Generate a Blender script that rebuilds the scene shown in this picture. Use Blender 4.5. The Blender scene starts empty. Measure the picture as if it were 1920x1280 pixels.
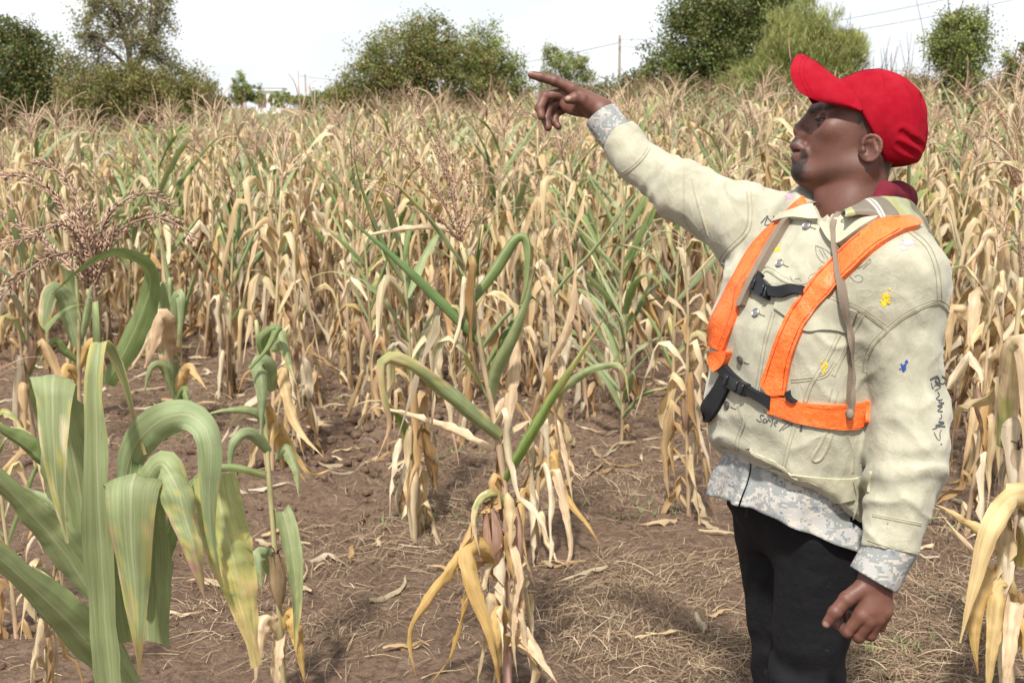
import bpy, math, random
import numpy as np
from mathutils import Vector, Matrix
from mathutils.bvhtree import BVHTree

SC = bpy.context.scene
COL = SC.collection
R = math.radians

# ------------------------------------------------------------------ camera, sky, sun, exposure
CAM_H, PITCH, FPX = 1.65, R(10.8), 2300.0
cam_data = bpy.data.cameras.new('camera')
cam_data.lens = FPX / 1920 * 36
cam_data.sensor_width = 36
cam_data.clip_start, cam_data.clip_end = 0.05, 3000
cam_data.dof.use_dof = True
cam_data.dof.focus_distance = 2.5
cam_data.dof.aperture_fstop = 10.0
cam = bpy.data.objects.new('camera', cam_data)
COL.objects.link(cam)
cam.location = (0, 0, CAM_H)
cam.rotation_euler = (R(90) - PITCH, 0, 0)
SC.camera = cam

SUN_EL, SUN_AZ = R(56), R(193)          # azimuth clockwise from +Y (the view direction)
world = bpy.data.worlds.new('World')
SC.world = world
world.use_nodes = True
wn, wl = world.node_tree.nodes, world.node_tree.links
wn.clear()
w_out = wn.new('ShaderNodeOutputWorld')
w_bg = wn.new('ShaderNodeBackground')
w_sky = wn.new('ShaderNodeTexSky')
w_sky.sky_type = 'NISHITA'
w_sky.sun_disc = False
w_sky.sun_elevation = SUN_EL
w_sky.sun_rotation = SUN_AZ
w_sky.air_density = 1.0
w_sky.dust_density = 3.0
w_sky.ozone_density = 1.0
# thin bright cloud layer, the same all round the sky
w_tc = wn.new('ShaderNodeTexCoord')
w_map = wn.new('ShaderNodeMapping')
w_map.inputs['Scale'].default_value = (1.0, 1.0, 2.6)
w_noise = wn.new('ShaderNodeTexNoise')
w_noise.inputs['Scale'].default_value = 2.6
w_noise.inputs['Detail'].default_value = 6
w_noise.inputs['Roughness'].default_value = 0.6
w_ramp = wn.new('ShaderNodeValToRGB')
w_ramp.color_ramp.elements[0].position = 0.30
w_ramp.color_ramp.elements[0].color = (0.5, 0.5, 0.5, 1)
w_ramp.color_ramp.elements[1].position = 0.60
w_ramp.color_ramp.elements[1].color = (0.95, 0.95, 0.95, 1)
w_mix = wn.new('ShaderNodeMix')
w_mix.data_type = 'RGBA'
w_mix.inputs[7].default_value = (6.3, 6.5, 6.8, 1)
wl.new(w_tc.outputs['Generated'], w_map.inputs['Vector'])
wl.new(w_map.outputs['Vector'], w_noise.inputs['Vector'])
wl.new(w_noise.outputs['Fac'], w_ramp.inputs['Fac'])
wl.new(w_ramp.outputs['Color'], w_mix.inputs[0])
wl.new(w_sky.outputs['Color'], w_mix.inputs[6])
wl.new(w_mix.outputs[2], w_bg.inputs['Color'])
w_bg.inputs['Strength'].default_value = 0.10
wl.new(w_bg.outputs['Background'], w_out.inputs['Surface'])

sun_data = bpy.data.lights.new('sun', 'SUN')
sun_data.energy = 3.5
sun_data.angle = R(4.0)
sun_data.color = (1.0, 0.96, 0.90)
sun = bpy.data.objects.new('sun', sun_data)
COL.objects.link(sun)
_sd = Vector((math.sin(SUN_AZ) * math.cos(SUN_EL), math.cos(SUN_AZ) * math.cos(SUN_EL), math.sin(SUN_EL)))
sun.rotation_euler = _sd.to_track_quat('Z', 'Y').to_euler()

SC.view_settings.view_transform = 'Standard'
SC.view_settings.look = 'None'
SC.view_settings.exposure = 0.95
SC.view_settings.gamma = 1.0
SC.view_settings.use_curve_mapping = False
SC.cycles.use_denoising = True
SC.cycles.max_bounces = 6
SC.cycles.transmission_bounces = 3
SC.cycles.sample_clamp_indirect = 6.0

# ------------------------------------------------------------------ helpers
CP, SP = math.cos(PITCH), math.sin(PITCH)
CAMPOS = np.array([0, 0, CAM_H])
EX = np.array([1.0, 0, 0]); EUP = np.array([0, SP, CP]); EFW = np.array([0, CP, -SP])

def ray(px, py):
    """direction through a picture point (1920 x 1280 frame)"""
    return EFW * FPX + EX * (px - 960) + EUP * (640 - py)

def P(px, py, Y):
    d = ray(px, py)
    return CAMPOS + d * (Y / d[1])

def proj(p):
    q = np.asarray(p) - CAMPOS
    z = q @ EFW
    return np.stack([960 + FPX * (q @ EX) / z, 640 - FPX * (q @ EUP) / z], -1)

def Pg(px, py, z=0.0):
    d = ray(px, py)
    return CAMPOS + d * ((z - CAM_H) / d[2])

def make_mesh(name, verts, faces, mats=(), smooth=True, cols=None, uvs=None, midx=None):
    """faces: one (N,3)/(N,4) array or a list of such arrays"""
    verts = np.ascontiguousarray(verts, dtype=np.float32)
    if isinstance(faces, np.ndarray):
        faces = [faces]
    faces = [np.asarray(f, dtype=np.int32) for f in faces if len(f)]
    me = bpy.data.meshes.new(name)
    me.vertices.add(len(verts))
    me.vertices.foreach_set('co', verts.ravel())
    loops = np.concatenate([f.ravel() for f in faces])
    sizes = np.concatenate([np.full(len(f), f.shape[1], np.int32) for f in faces])
    starts = np.concatenate([[0], np.cumsum(sizes)[:-1]]).astype(np.int32)
    me.loops.add(len(loops))
    me.loops.foreach_set('vertex_index', loops)
    me.polygons.add(len(sizes))
    me.polygons.foreach_set('loop_start', starts)
    if midx is not None:
        me.polygons.foreach_set('material_index', np.asarray(midx, np.int32))
    me.update(calc_edges=True)
    me.polygons.foreach_set('use_smooth', np.full(len(sizes), bool(smooth)))
    if cols is not None:
        c = np.ones((len(verts), 4), np.float32)
        c[:, :np.asarray(cols).shape[1]] = cols
        a = me.color_attributes.new('Col', 'FLOAT_COLOR', 'POINT')
        a.data.foreach_set('color', c.ravel())
    if uvs is not None:
        u = me.uv_layers.new(name='UVMap')
        u.data.foreach_set('uv', np.ascontiguousarray(np.asarray(uvs, np.float32)[loops]).ravel())
    for m in mats:
        me.materials.append(m)
    return me

def link(name, me, parent=None, loc=None):
    o = bpy.data.objects.new(name, me)
    COL.objects.link(o)
    if parent is not None:
        o.parent = parent
    if loc is not None:
        o.location = loc
    return o

def tag(o, label=None, cat=None, group=None, kind=None):
    if label: o['label'] = label
    if cat: o['category'] = cat
    if group: o['group'] = group
    if kind: o['kind'] = kind
    return o

def empty(name, loc, label, cat, group=None):
    o = bpy.data.objects.new(name, None)
    COL.objects.link(o)
    o.location = loc
    o.empty_display_size = 0.1
    return tag(o, label, cat, group)

def grid_faces(n, m, close=False):
    """quads of an n x m vertex grid, row-major; close joins the last column to the first"""
    i = np.arange(n - 1)[:, None]
    mm = m if close else m - 1
    j = np.arange(mm)[None, :]
    j2 = (j + 1) % m
    return np.stack([i * m + j, i * m + j2, (i + 1) * m + j2, (i + 1) * m + j], -1).reshape(-1, 4)

def resample(pts, n):
    pts = np.asarray(pts, float)
    d = np.concatenate([[0], np.cumsum(np.linalg.norm(np.diff(pts, axis=0), axis=1))])
    t = np.linspace(0, d[-1], n)
    return np.stack([np.interp(t, d, pts[:, k]) for k in range(pts.shape[1])], -1)

def spline(pts, n):
    """Catmull-Rom through pts, resampled to n"""
    p = np.asarray(pts, float)
    if len(p) < 3:
        return resample(p, n)
    q = np.vstack([2 * p[0] - p[1], p, 2 * p[-1] - p[-2]])
    out = []
    for i in range(1, len(q) - 2):
        t = np.linspace(0, 1, 12, endpoint=False)[:, None]
        a, b, c, d = q[i - 1], q[i], q[i + 1], q[i + 2]
        out.append(0.5 * ((2 * b) + (-a + c) * t + (2 * a - 5 * b + 4 * c - d) * t ** 2 + (-a + 3 * b - 3 * c + d) * t ** 3))
    out.append(p[-1:])
    return resample(np.vstack(out), n)

def frames(path, up=(0, 0, 1)):
    """tangent, side, normal along a path (parallel transport)"""
    path = np.asarray(path, float)
    t = np.gradient(path, axis=0)
    t /= np.linalg.norm(t, axis=1)[:, None] + 1e-12
    n = np.zeros_like(t)
    u = np.asarray(up, float)
    if abs(u @ t[0]) > 0.95:
        u = np.array([1.0, 0, 0])
    v = u - t[0] * (u @ t[0]); v /= np.linalg.norm(v)
    for i in range(len(t)):
        v = v - t[i] * (v @ t[i]); v /= np.linalg.norm(v) + 1e-12
        n[i] = v
    return t, np.cross(t, n), n

def tube(path, radii, sides=8, caps=True):
    path = np.asarray(path, float)
    radii = np.broadcast_to(np.asarray(radii, float), (len(path),))
    t, s, n = frames(path)
    a = np.linspace(0, 2 * np.pi, sides, endpoint=False)
    v = path[:, None] + (s[:, None] * np.cos(a)[None, :, None] + n[:, None] * np.sin(a)[None, :, None]) * radii[:, None, None]
    v = v.reshape(-1, 3)
    f = [grid_faces(len(path), sides, True)]
    if caps:
        k = len(v)
        v = np.vstack([v, path[:1], path[-1:]])
        j = np.arange(sides); j2 = (j + 1) % sides
        f.append(np.stack([np.full(sides, k), j2, j], -1))
        b = (len(path) - 1) * sides
        f.append(np.stack([np.full(sides, k + 1), b + j, b + j2], -1))
    return v, f

class MB:
    """collects pieces into one mesh"""
    def __init__(s):
        s.v, s.q, s.t, s.c, s.u, s.n = [], [], [], [], [], 0
    def add(s, v, faces, col=None, uv=None):
        v = np.asarray(v, float)
        if isinstance(faces, np.ndarray): faces = [faces]
        for f in faces:
            f = np.asarray(f)
            if len(f): (s.q if f.shape[1] == 4 else s.t).append(f + s.n)
        s.v.append(v); s.n += len(v)
        if col is not None:
            col = np.asarray(col, float)
            s.c.append(np.broadcast_to(col, (len(v), 3)) if col.ndim == 1 else col[:, :3])
        if uv is not None: s.u.append(np.asarray(uv, float))
        return s
    def box(s, lo, hi, col=None):
        lo, hi = np.asarray(lo, float), np.asarray(hi, float)
        v = np.array([[x, y, z] for x in (0, 1) for y in (0, 1) for z in (0, 1)]) * (hi - lo) + lo
        f = np.array([[0, 1, 3, 2], [4, 6, 7, 5], [0, 4, 5, 1], [2, 3, 7, 6], [0, 2, 6, 4], [1, 5, 7, 3]])
        return s.add(v, f, col)
    def arrays(s):
        fs = []
        if s.q: fs.append(np.vstack(s.q))
        if s.t: fs.append(np.vstack(s.t))
        return (np.vstack(s.v), fs, np.vstack(s.c) if s.c else None, np.vstack(s.u) if s.u else None)
    def mesh(s, name, mats=(), smooth=True, origin=None):
        v, fs, c, u = s.arrays()
        if origin is not None: v = v - np.asarray(origin)
        return make_mesh(name, v, fs, mats, smooth, c, u)
    def build(s, name, mats, parent=None, origin=None, smooth=True):
        if not isinstance(mats, (list, tuple)): mats = [mats]
        return link(name, s.mesh(name, mats, smooth, origin), parent)

# ------------------------------------------------------------------ materials
def mat(name, rough=0.8, spec=0.3):
    m = bpy.data.materials.new(name)
    m.use_nodes = True
    nt = m.node_tree
    b = nt.nodes['Principled BSDF']
    b.inputs['Roughness'].default_value = rough
    b.inputs['Specular IOR Level'].default_value = spec
    return m, nt, b

def N(nt, kind, **kw):
    n = nt.nodes.new(kind)
    for k, v in kw.items():
        if k.startswith('i_'):
            n.inputs[k[2:].replace('_', ' ')].default_value = v
        else:
            setattr(n, k, v)
    return n

def mixc(nt, fac, a, b, blend='MIX'):
    n = nt.nodes.new('ShaderNodeMix')
    n.data_type = 'RGBA'
    n.blend_type = blend
    for i, x in ((0, fac), (6, a), (7, b)):
        if isinstance(x, (int, float)):
            n.inputs[i].default_value = x
        elif isinstance(x, tuple):
            n.inputs[i].default_value = (*x[:3], 1)
        else:
            nt.links.new(x, n.inputs[i])
    return n.outputs[2]

def ramp(nt, src, stops):
    n = nt.nodes.new('ShaderNodeValToRGB')
    e = n.color_ramp.elements
    while len(e) < len(stops): e.new(0.5)
    for el, (pos, c) in zip(e, stops):
        el.position = pos
        el.color = (c, c, c, 1) if isinstance(c, (int, float)) else (*c, 1)
    nt.links.new(src, n.inputs['Fac'])
    return n.outputs['Color']

def noise(nt, scale, detail=4, rough=0.55, vec=None, dist=0.0):
    n = nt.nodes.new('ShaderNodeTexNoise')
    n.inputs['Scale'].default_value = scale
    n.inputs['Detail'].default_value = detail
    n.inputs['Roughness'].default_value = rough
    n.inputs['Distortion'].default_value = dist
    if vec is not None: nt.links.new(vec, n.inputs['Vector'])
    return n.outputs['Fac']

def objco(nt, scale=(1, 1, 1)):
    tc = nt.nodes.new('ShaderNodeTexCoord')
    mp = nt.nodes.new('ShaderNodeMapping')
    mp.inputs['Scale'].default_value = scale
    nt.links.new(tc.outputs['Object'], mp.inputs['Vector'])
    return mp.outputs['Vector']

def bump(nt, bsdf, height, strength, dist):
    n = nt.nodes.new('ShaderNodeBump')
    n.inputs['Strength'].default_value = strength
    n.inputs['Distance'].default_value = dist
    nt.links.new(height, n.inputs['Height'])
    nt.links.new(n.outputs['Normal'], bsdf.inputs['Normal'])
    return n

def attr(nt, name='Col'):
    a = nt.nodes.new('ShaderNodeAttribute')
    a.attribute_name = name
    return a

def plain(name, c, rough=0.8, spec=0.3, var=0.25, scale=30, bumps=0.0):
    m, nt, b = mat(name, rough, spec)
    co = objco(nt)
    f = noise(nt, scale, 5, 0.6, co)
    d = tuple(x * (1 - var) for x in c); l = tuple(min(1, x * (1 + var)) for x in c)
    nt.links.new(mixc(nt, f, d, l), b.inputs['Base Color'])
    if bumps: bump(nt, b, noise(nt, scale * 4, 4, 0.6, co), 0.5, bumps)
    return m

# ------------------------------------------------------------------ implicit surfaces -> one continuous mesh (sparse surface nets)
def smin(a, b, k):
    h = np.maximum(k - np.abs(a - b), 0) / k
    return np.minimum(a, b) - h * h * k * 0.25
def smax(a, b, k):
    return -smin(-a, -b, k)
def cap(p, a, b, ra, rb=None):
    if rb is None: rb = ra
    a = np.asarray(a, np.float32); b = np.asarray(b, np.float32)
    ab = b - a
    t = np.clip((p - a) @ ab / (ab @ ab), 0, 1)
    return np.linalg.norm(p - a - t[:, None] * ab, axis=1) - (ra + t * (rb - ra))
def ell(p, c, r):
    r = np.asarray(r, np.float32)
    q = p - np.asarray(c, np.float32)
    k0 = np.linalg.norm(q / r, axis=1)
    k1 = np.linalg.norm(q / (r * r), axis=1) + 1e-9
    return k0 * (k0 - 1) / k1
def sph(p, c, r):
    return np.linalg.norm(p - np.asarray(c, np.float32), axis=1) - r
def rot_to(p, c, ax):
    """coordinates of p in a frame with rows ax at c"""
    return (p - np.asarray(c, np.float32)) @ np.asarray(ax, np.float32).T
def bounded(p, c, rad, f):
    """evaluate f only within rad of c; outside, the distance to that ball plus a margin"""
    d = np.linalg.norm(p - np.asarray(c, np.float32), axis=1) - rad
    out = d + 0.02
    m = d < 0
    if m.any():
        out[m] = f(p[m])
    return out

def polygonise(fn, lo, hi, h, B=8, slack=1.5):
    lo, hi = np.asarray(lo, float), np.asarray(hi, float)
    nb = np.ceil((hi - lo) / (B * h)).astype(int)
    gi = np.stack(np.meshgrid(*[np.arange(n) for n in nb], indexing='ij'), -1).reshape(-1, 3)
    ctr = (lo + (gi + 0.5) * B * h).astype(np.float32)
    d = np.concatenate([fn(c) for c in np.array_split(ctr, max(1, len(ctr) // 150000))])
    gi = gi[np.abs(d) < 0.866 * B * h * slack]
    o = np.stack(np.meshgrid(*[np.arange(B + 1)] * 3, indexing='ij'), -1).reshape(-1, 3)
    idx = gi[:, None] * B + o[None]
    pts = (lo + idx.reshape(-1, 3) * h).astype(np.float32)
    V = np.concatenate([fn(c) for c in np.array_split(pts, max(1, len(pts) // 200000))])
    V = V.reshape(len(gi), B + 1, B + 1, B + 1)
    V = np.where(V == 0, 1e-9, V)
    corners = [(i, j, k) for i in (0, 1) for j in (0, 1) for k in (0, 1)]
    cv = np.stack([V[:, i:B + i, j:B + j, k:B + k] for i, j, k in corners], -1)
    cnt = (cv < 0).sum(-1)
    b, i, j, k = np.nonzero((cnt > 0) & (cnt < 8))
    c8 = cv[b, i, j, k]
    cell = gi[b] * B + np.stack([i, j, k], -1)
    acc = np.zeros((len(b), 3)); num = np.zeros(len(b))
    co = np.array(corners, float)
    for a in range(8):
        for e in range(a + 1, 8):
            if np.abs(co[a] - co[e]).sum() != 1: continue
            va, ve = c8[:, a], c8[:, e]
            m = (va < 0) != (ve < 0)
            t = np.where(m, va / np.where(m, va - ve, 1), 0)
            acc += m[:, None] * (co[a] + t[:, None] * (co[e] - co[a])); num += m
    verts = lo + (cell + acc / num[:, None]) * h
    S = nb * B + 3
    key = ((cell[:, 0] + 1) * S[1] + cell[:, 1] + 1) * S[2] + cell[:, 2] + 1
    order = np.argsort(key); sk = key[order]
    def look(c):
        q = ((c[:, 0] + 1) * S[1] + c[:, 1] + 1) * S[2] + c[:, 2] + 1
        pos = np.clip(np.searchsorted(sk, q), 0, len(sk) - 1)
        return np.where(sk[pos] == q, order[pos], -1)
    quads = []
    for ax in range(3):
        s0 = V[:, :B, :B, :B]
        sl = [slice(0, B)] * 3; sl[ax] = slice(1, B + 1)
        s1 = V[(slice(None), *sl)]
        bb, ii, jj, kk = np.nonzero((s0 < 0) != (s1 < 0))
        base = gi[bb] * B + np.stack([ii, jj, kk], -1)
        u, w = (ax + 1) % 3, (ax + 2) % 3
        eu, ew = np.eye(3, dtype=int)[u], np.eye(3, dtype=int)[w]
        q = np.stack([look(base - eu - ew), look(base - ew), look(base), look(base - eu)], -1)
        flip = s0[bb, ii, jj, kk] > 0
        q[flip] = q[flip][:, ::-1]
        quads.append(q[(q >= 0).all(1)])
    return verts, np.vstack(quads)

def grad(fn, p, e=0.003):
    p = np.asarray(p, np.float32)
    g = np.stack([fn(p + np.eye(3, dtype=np.float32)[k] * e) - fn(p - np.eye(3, dtype=np.float32)[k] * e) for k in range(3)], -1)
    return g / (np.linalg.norm(g, axis=1)[:, None] + 1e-9)

def vnoise(p, freq, seed=0):
    """smooth value noise in [-1, 1]"""
    q = np.asarray(p, np.float64) * freq + seed * 17.31
    i = np.floor(q).astype(np.int64); f = q - i
    f = f * f * (3 - 2 * f)
    def hsh(a, b, c):
        n = (a * 374761393 + b * 668265263 + c * 2147483647 + seed * 1274126177) & 0xffffffff
        n = ((n ^ (n >> 13)) * 1274126177) & 0xffffffff
        return ((n ^ (n >> 16)) & 0xffff) / 32767.5 - 1
    r = 0
    for a in (0, 1):
        for b in (0, 1):
            for c in (0, 1):
                w = (f[:, 0] if a else 1 - f[:, 0]) * (f[:, 1] if b else 1 - f[:, 1]) * (f[:, 2] if c else 1 - f[:, 2])
                r = r + w * hsh(i[:, 0] + a, i[:, 1] + b, i[:, 2] + c)
    return r.astype(np.float32)
# ------------------------------------------------------------------ ground
rnd = random.Random(7)
nrs = np.random.RandomState(11)

def gz(x, y):
    """the lie of the land"""
    x = np.asarray(x, float); y = np.asarray(y, float)
    return 0.011 * np.clip(y - 7, 0, 40) - 0.045 * np.clip(-x - 2, 0, 8) * np.clip((y - 8) / 8, 0, 1) + 0.018 * np.clip(x, -12, 14) * np.clip((y - 6) / 10, 0, 1)

def relief(x, y):
    p = np.stack([x, y, 0 * x], -1).reshape(-1, 3)
    till = np.clip(1 - np.hypot((p[:, 0] + 0.75) / 1.5, (p[:, 1] - 6.2) / 2.1), 0, 1) ** 0.5
    till = np.maximum(till, 0.6 * np.clip(1 - np.abs(p[:, 1] - 9) / 3, 0, 1))
    h = 0.028 * vnoise(p, 0.9, 1) + 0.016 * vnoise(p, 2.6, 2)
    h += (0.006 + 0.026 * till) * (1 - 2 * np.abs(vnoise(p, 6.5, 3)))
    h += (0.004 + 0.014 * till) * (1 - 2 * np.abs(vnoise(p, 14, 4)))
    h += (0.003 + 0.005 * till) * vnoise(p, 30, 5)
    flat = np.clip(1 - np.hypot(p[:, 0] - 0.55, p[:, 1] - 2.45) / 0.6, 0, 1)
    h = h * (1 - 0.9 * flat)
    far = np.clip((14 - p[:, 1]) / 4, 0, 1)
    return (h * (0.25 + 0.75 * far)).reshape(np.shape(x))

def ground_z(x, y):
    x = np.asarray(x, float); y = np.asarray(y, float)
    return gz(x, y) + relief(np.atleast_1d(x), np.atleast_1d(y)).reshape(np.shape(x))

def soil_material():
    m, nt, b = mat('dry_soil', 0.95, 0.1)
    co = objco(nt)
    c = mixc(nt, ramp(nt, noise(nt, 1.1, 5, 0.6, co), [(0.35, 0.0), (0.68, 1.0)]), (0.160, 0.100, 0.066), (0.235, 0.156, 0.105))
    c = mixc(nt, ramp(nt, noise(nt, 7, 6, 0.7, co), [(0.40, 0.0), (0.70, 0.8)]), c, (0.285, 0.200, 0.140))
    c = mixc(nt, ramp(nt, noise(nt, 38, 5, 0.7, co), [(0.46, 0.0), (0.64, 0.7)]), c, (0.075, 0.047, 0.034))
    c = mixc(nt, ramp(nt, noise(nt, 120, 4, 0.7, co), [(0.60, 0.0), (0.75, 0.5)]), c, (0.40, 0.31, 0.21))
    sp = nt.nodes.new('ShaderNodeSeparateXYZ'); nt.links.new(co, sp.inputs[0])
    mr = nt.nodes.new('ShaderNodeMapRange'); mr.inputs[1].default_value = 24; mr.inputs[2].default_value = 30
    nt.links.new(sp.outputs[1], mr.inputs[0])
    gr = mixc(nt, noise(nt, 0.6, 5, 0.65, co), (0.13, 0.145, 0.060), (0.24, 0.215, 0.115))
    c = mixc(nt, mr.outputs[0], c, gr)
    nt.links.new(c, b.inputs['Base Color'])
    h = nt.nodes.new('ShaderNodeMath'); h.operation = 'MULTIPLY_ADD'; h.inputs[1].default_value = 0.4
    nt.links.new(noise(nt, 130, 6, 0.75, co), h.inputs[0]); nt.links.new(noise(nt, 34, 6, 0.7, co), h.inputs[2])
    bump(nt, b, h.outputs[0], 1.0, 0.035)
    return m
SOIL = soil_material()

def axis(fine_lo, fine_hi, step, lo, hi):
    a = [np.arange(fine_lo, fine_hi, step)]
    up, s_ = [fine_hi], step
    while up[-1] < hi:
        s_ *= 1.22; up.append(up[-1] + s_)
    dn, s_ = [fine_lo], step
    while dn[-1] > lo:
        s_ *= 1.22; dn.append(dn[-1] - s_)
    return np.concatenate([np.array(dn[1:])[::-1], a[0], np.array(up)])
gxs, gys = axis(-3.4, 3.9, 0.026, -1800, 1800), axis(1.9, 10.5, 0.028, -300, 2500)
GX, GY = np.meshgrid(gxs, gys)
GZ = ground_z(GX, GY)
gm = make_mesh('ground', np.stack([GX, GY, GZ], -1).reshape(-1, 3), grid_faces(len(gys), len(gxs)), [SOIL], True)
tag(link('ground', gm), kind='structure')

# loose clods, straw, fallen leaves and a little green weed
def scatter_clods():
    t = (1 + 5 ** 0.5) / 2
    iv = np.array([(-1, t, 0), (1, t, 0), (-1, -t, 0), (1, -t, 0), (0, -1, t), (0, 1, t), (0, -1, -t), (0, 1, -t), (t, 0, -1), (t, 0, 1), (-t, 0, -1), (-t, 0, 1)]) / math.hypot(1, t)
    fc = np.array([(0, 11, 5), (0, 5, 1), (0, 1, 7), (0, 7, 10), (0, 10, 11), (1, 5, 9), (5, 11, 4), (11, 10, 2), (10, 7, 6), (7, 1, 8), (3, 9, 4), (3, 4, 2), (3, 2, 6), (3, 6, 8), (3, 8, 9), (4, 9, 5), (2, 4, 11), (6, 2, 10), (8, 6, 7), (9, 8, 1)])
    ed, mids, nv, nf = {}, [], list(iv), []
    def mid(a, b):
        k = (min(a, b), max(a, b))
        if k not in ed:
            q_ = nv[a] + nv[b]; nv.append(q_ / np.linalg.norm(q_)); ed[k] = len(nv) - 1
        return ed[k]
    for a, b, c in fc:
        ab, bc, ca = mid(a, b), mid(b, c), mid(c, a)
        nf += [(a, ab, ca), (b, bc, ab), (c, ca, bc), (ab, bc, ca)]
    iv, fc = np.array(nv), np.array(nf)
    n = 9000
    y = 2.3 + 8.5 * nrs.rand(n) ** 0.8
    x = (nrs.rand(n) - 0.5) * (y * 0.95 + 0.6)
    till = np.clip(1 - np.hypot((x + 0.75) / 1.6, (y - 6.2) / 2.2), 0, 1)
    keep = nrs.rand(n) < 0.22 + 0.9 * till
    x, y, till = x[keep], y[keep], till[keep]; n = len(x)
    r = (0.006 + 0.010 * nrs.rand(n) ** 2 + till * 0.030 * nrs.rand(n) ** 2)
    z = ground_z(x, y)
    sc = r[:, None, None] * np.array([1, 1, 0.75])
    v = iv[None] * sc
    q = (iv[None] * 1.7 + nrs.rand(n, 1, 3) * 90).reshape(-1, 3)
    v = v * (1 + 0.30 * vnoise(q, 1.0, 8) + 0.18 * vnoise(q, 2.4, 9)).reshape(n, -1, 1)
    v = v + np.stack([x, y, z + r * 0.25], -1)[:, None]
    f = fc[None] + (np.arange(n) * len(iv))[:, None, None]
    o = link('clods', make_mesh('clods', v.reshape(-1, 3), f.reshape(-1, 3), [SOIL], True))
    tag(o, 'loose brown clods of earth scattered over the bare field soil', 'soil clods', kind='stuff')
scatter_clods()

def straw_material():
    m, nt, b = mat('dry_straw', 0.85, 0.2)
    a = attr(nt)
    nt.links.new(a.outputs['Color'], b.inputs['Base Color'])
    return m
STRAW = straw_material()

def scatter_straw():
    cl = []   # clumps: x, y, radius, amount
    def add(px, py, r, n, z=0):
        g = Pg(px, py, z); cl.append((g[0], g[1], r, n))
    for px, py, r, n in ((1720, 1230, .38, 2100), (1800, 1130, .28, 900), (1240, 1080, .32, 1000), (1300, 1230, .35, 1200), (1120, 1180, .3, 800), (1180, 900, .45, 900), (870, 940, .35, 900),
                         (830, 880, .4, 800), (760, 1010, .3, 600), (620, 1180, .3, 600), (640, 1040, .35, 500), (470, 760, .6, 900), (340, 700, .7, 900), (600, 720, .6, 700), (1000, 1120, .3, 700),
                         (1230, 770, .6, 900), (1800, 860, .4, 900), (1850, 1000, .3, 700), (400, 1130, .3, 450), (700, 650, .8, 800), (1010, 760, .6, 700), (1400, 1280, .3, 500), (1690, 1090, .3, 600), (1560, 1270, .3, 400), (200, 650, .8, 700)):
        add(px, py, r, n)
    X, Y_, A = [], [], []
    for x, y, r, n in cl:
        a0 = nrs.rand() * 6.28
        X.append(x + nrs.randn(n) * r * 0.6); Y_.append(y + nrs.randn(n) * r * 0.5); A.append(np.where(nrs.rand(n) < 0.55, a0 + nrs.randn(n) * 0.5, nrs.rand(n) * 6.28))
    n = 15000
    y = 2.3 + 10 * nrs.rand(n) ** 0.8; x = (nrs.rand(n) - 0.5) * (y * 0.95 + 0.5)
    X.append(x); Y_.append(y); A.append(nrs.rand(n) * 6.28)
    x, y, a = np.concatenate(X), np.concatenate(Y_), np.concatenate(A)
    ok = y > 1.9; x, y, a = x[ok], y[ok], a[ok]
    n = len(x)
    L = 0.03 + 0.19 * nrs.rand(n) ** 2
    w = 0.0005 + 0.0010 * nrs.rand(n) ** 1.5
    bend = nrs.randn(n) * 0.45
    s_ = np.linspace(0, 1, 5)
    ang = a[:, None] + bend[:, None] * s_
    dx = np.cumsum(np.cos(ang), 1) / 5 * L[:, None]; dy = np.cumsum(np.sin(ang), 1) / 5 * L[:, None]
    lift = (0.004 + 0.028 * nrs.rand(n) ** 3)[:, None] * np.sin(s_ * np.pi * (0.5 + nrs.rand(n)[:, None])) + 0.003 + 0.006 * nrs.rand(n)[:, None]
    px_, py_ = x[:, None] + dx, y[:, None] + dy
    z = np.maximum(ground_z(px_, py_), ground_z(x, y)[:, None] - 0.01) + np.abs(lift)
    ctr = np.stack([px_, py_, z], -1)
    sd = np.stack([-np.sin(ang), np.cos(ang), 0.6 * nrs.randn(n)[:, None] + 0 * ang], -1)
    tp = (1 - 0.7 * s_)[None, :, None] * w[:, None, None]
    v = np.stack([ctr - sd * tp, ctr + sd * tp], 2).reshape(n, 10, 3)
    f0 = np.array([[2 * i, 2 * i + 1, 2 * i + 3, 2 * i + 2] for i in range(4)])
    f = f0[None] + (np.arange(n) * 10)[:, None, None]
    pal = np.array([(0.34, 0.25, 0.155), (0.27, 0.19, 0.115), (0.20, 0.135, 0.085), (0.44, 0.35, 0.24), (0.13, 0.085, 0.055)])
    c = pal[nrs.choice(5, n, p=[.28, .28, .22, .10, .12])] * (0.68 + 0.45 * nrs.rand(n, 1))
    o = link('straw', make_mesh('straw', v.reshape(-1, 3), f.reshape(-1, 4), [STRAW], True, np.repeat(c, 10, 0)))
    tag(o, 'thin dry grass and straw lying matted on the brown soil', 'straw', kind='stuff')
scatter_straw()

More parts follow.
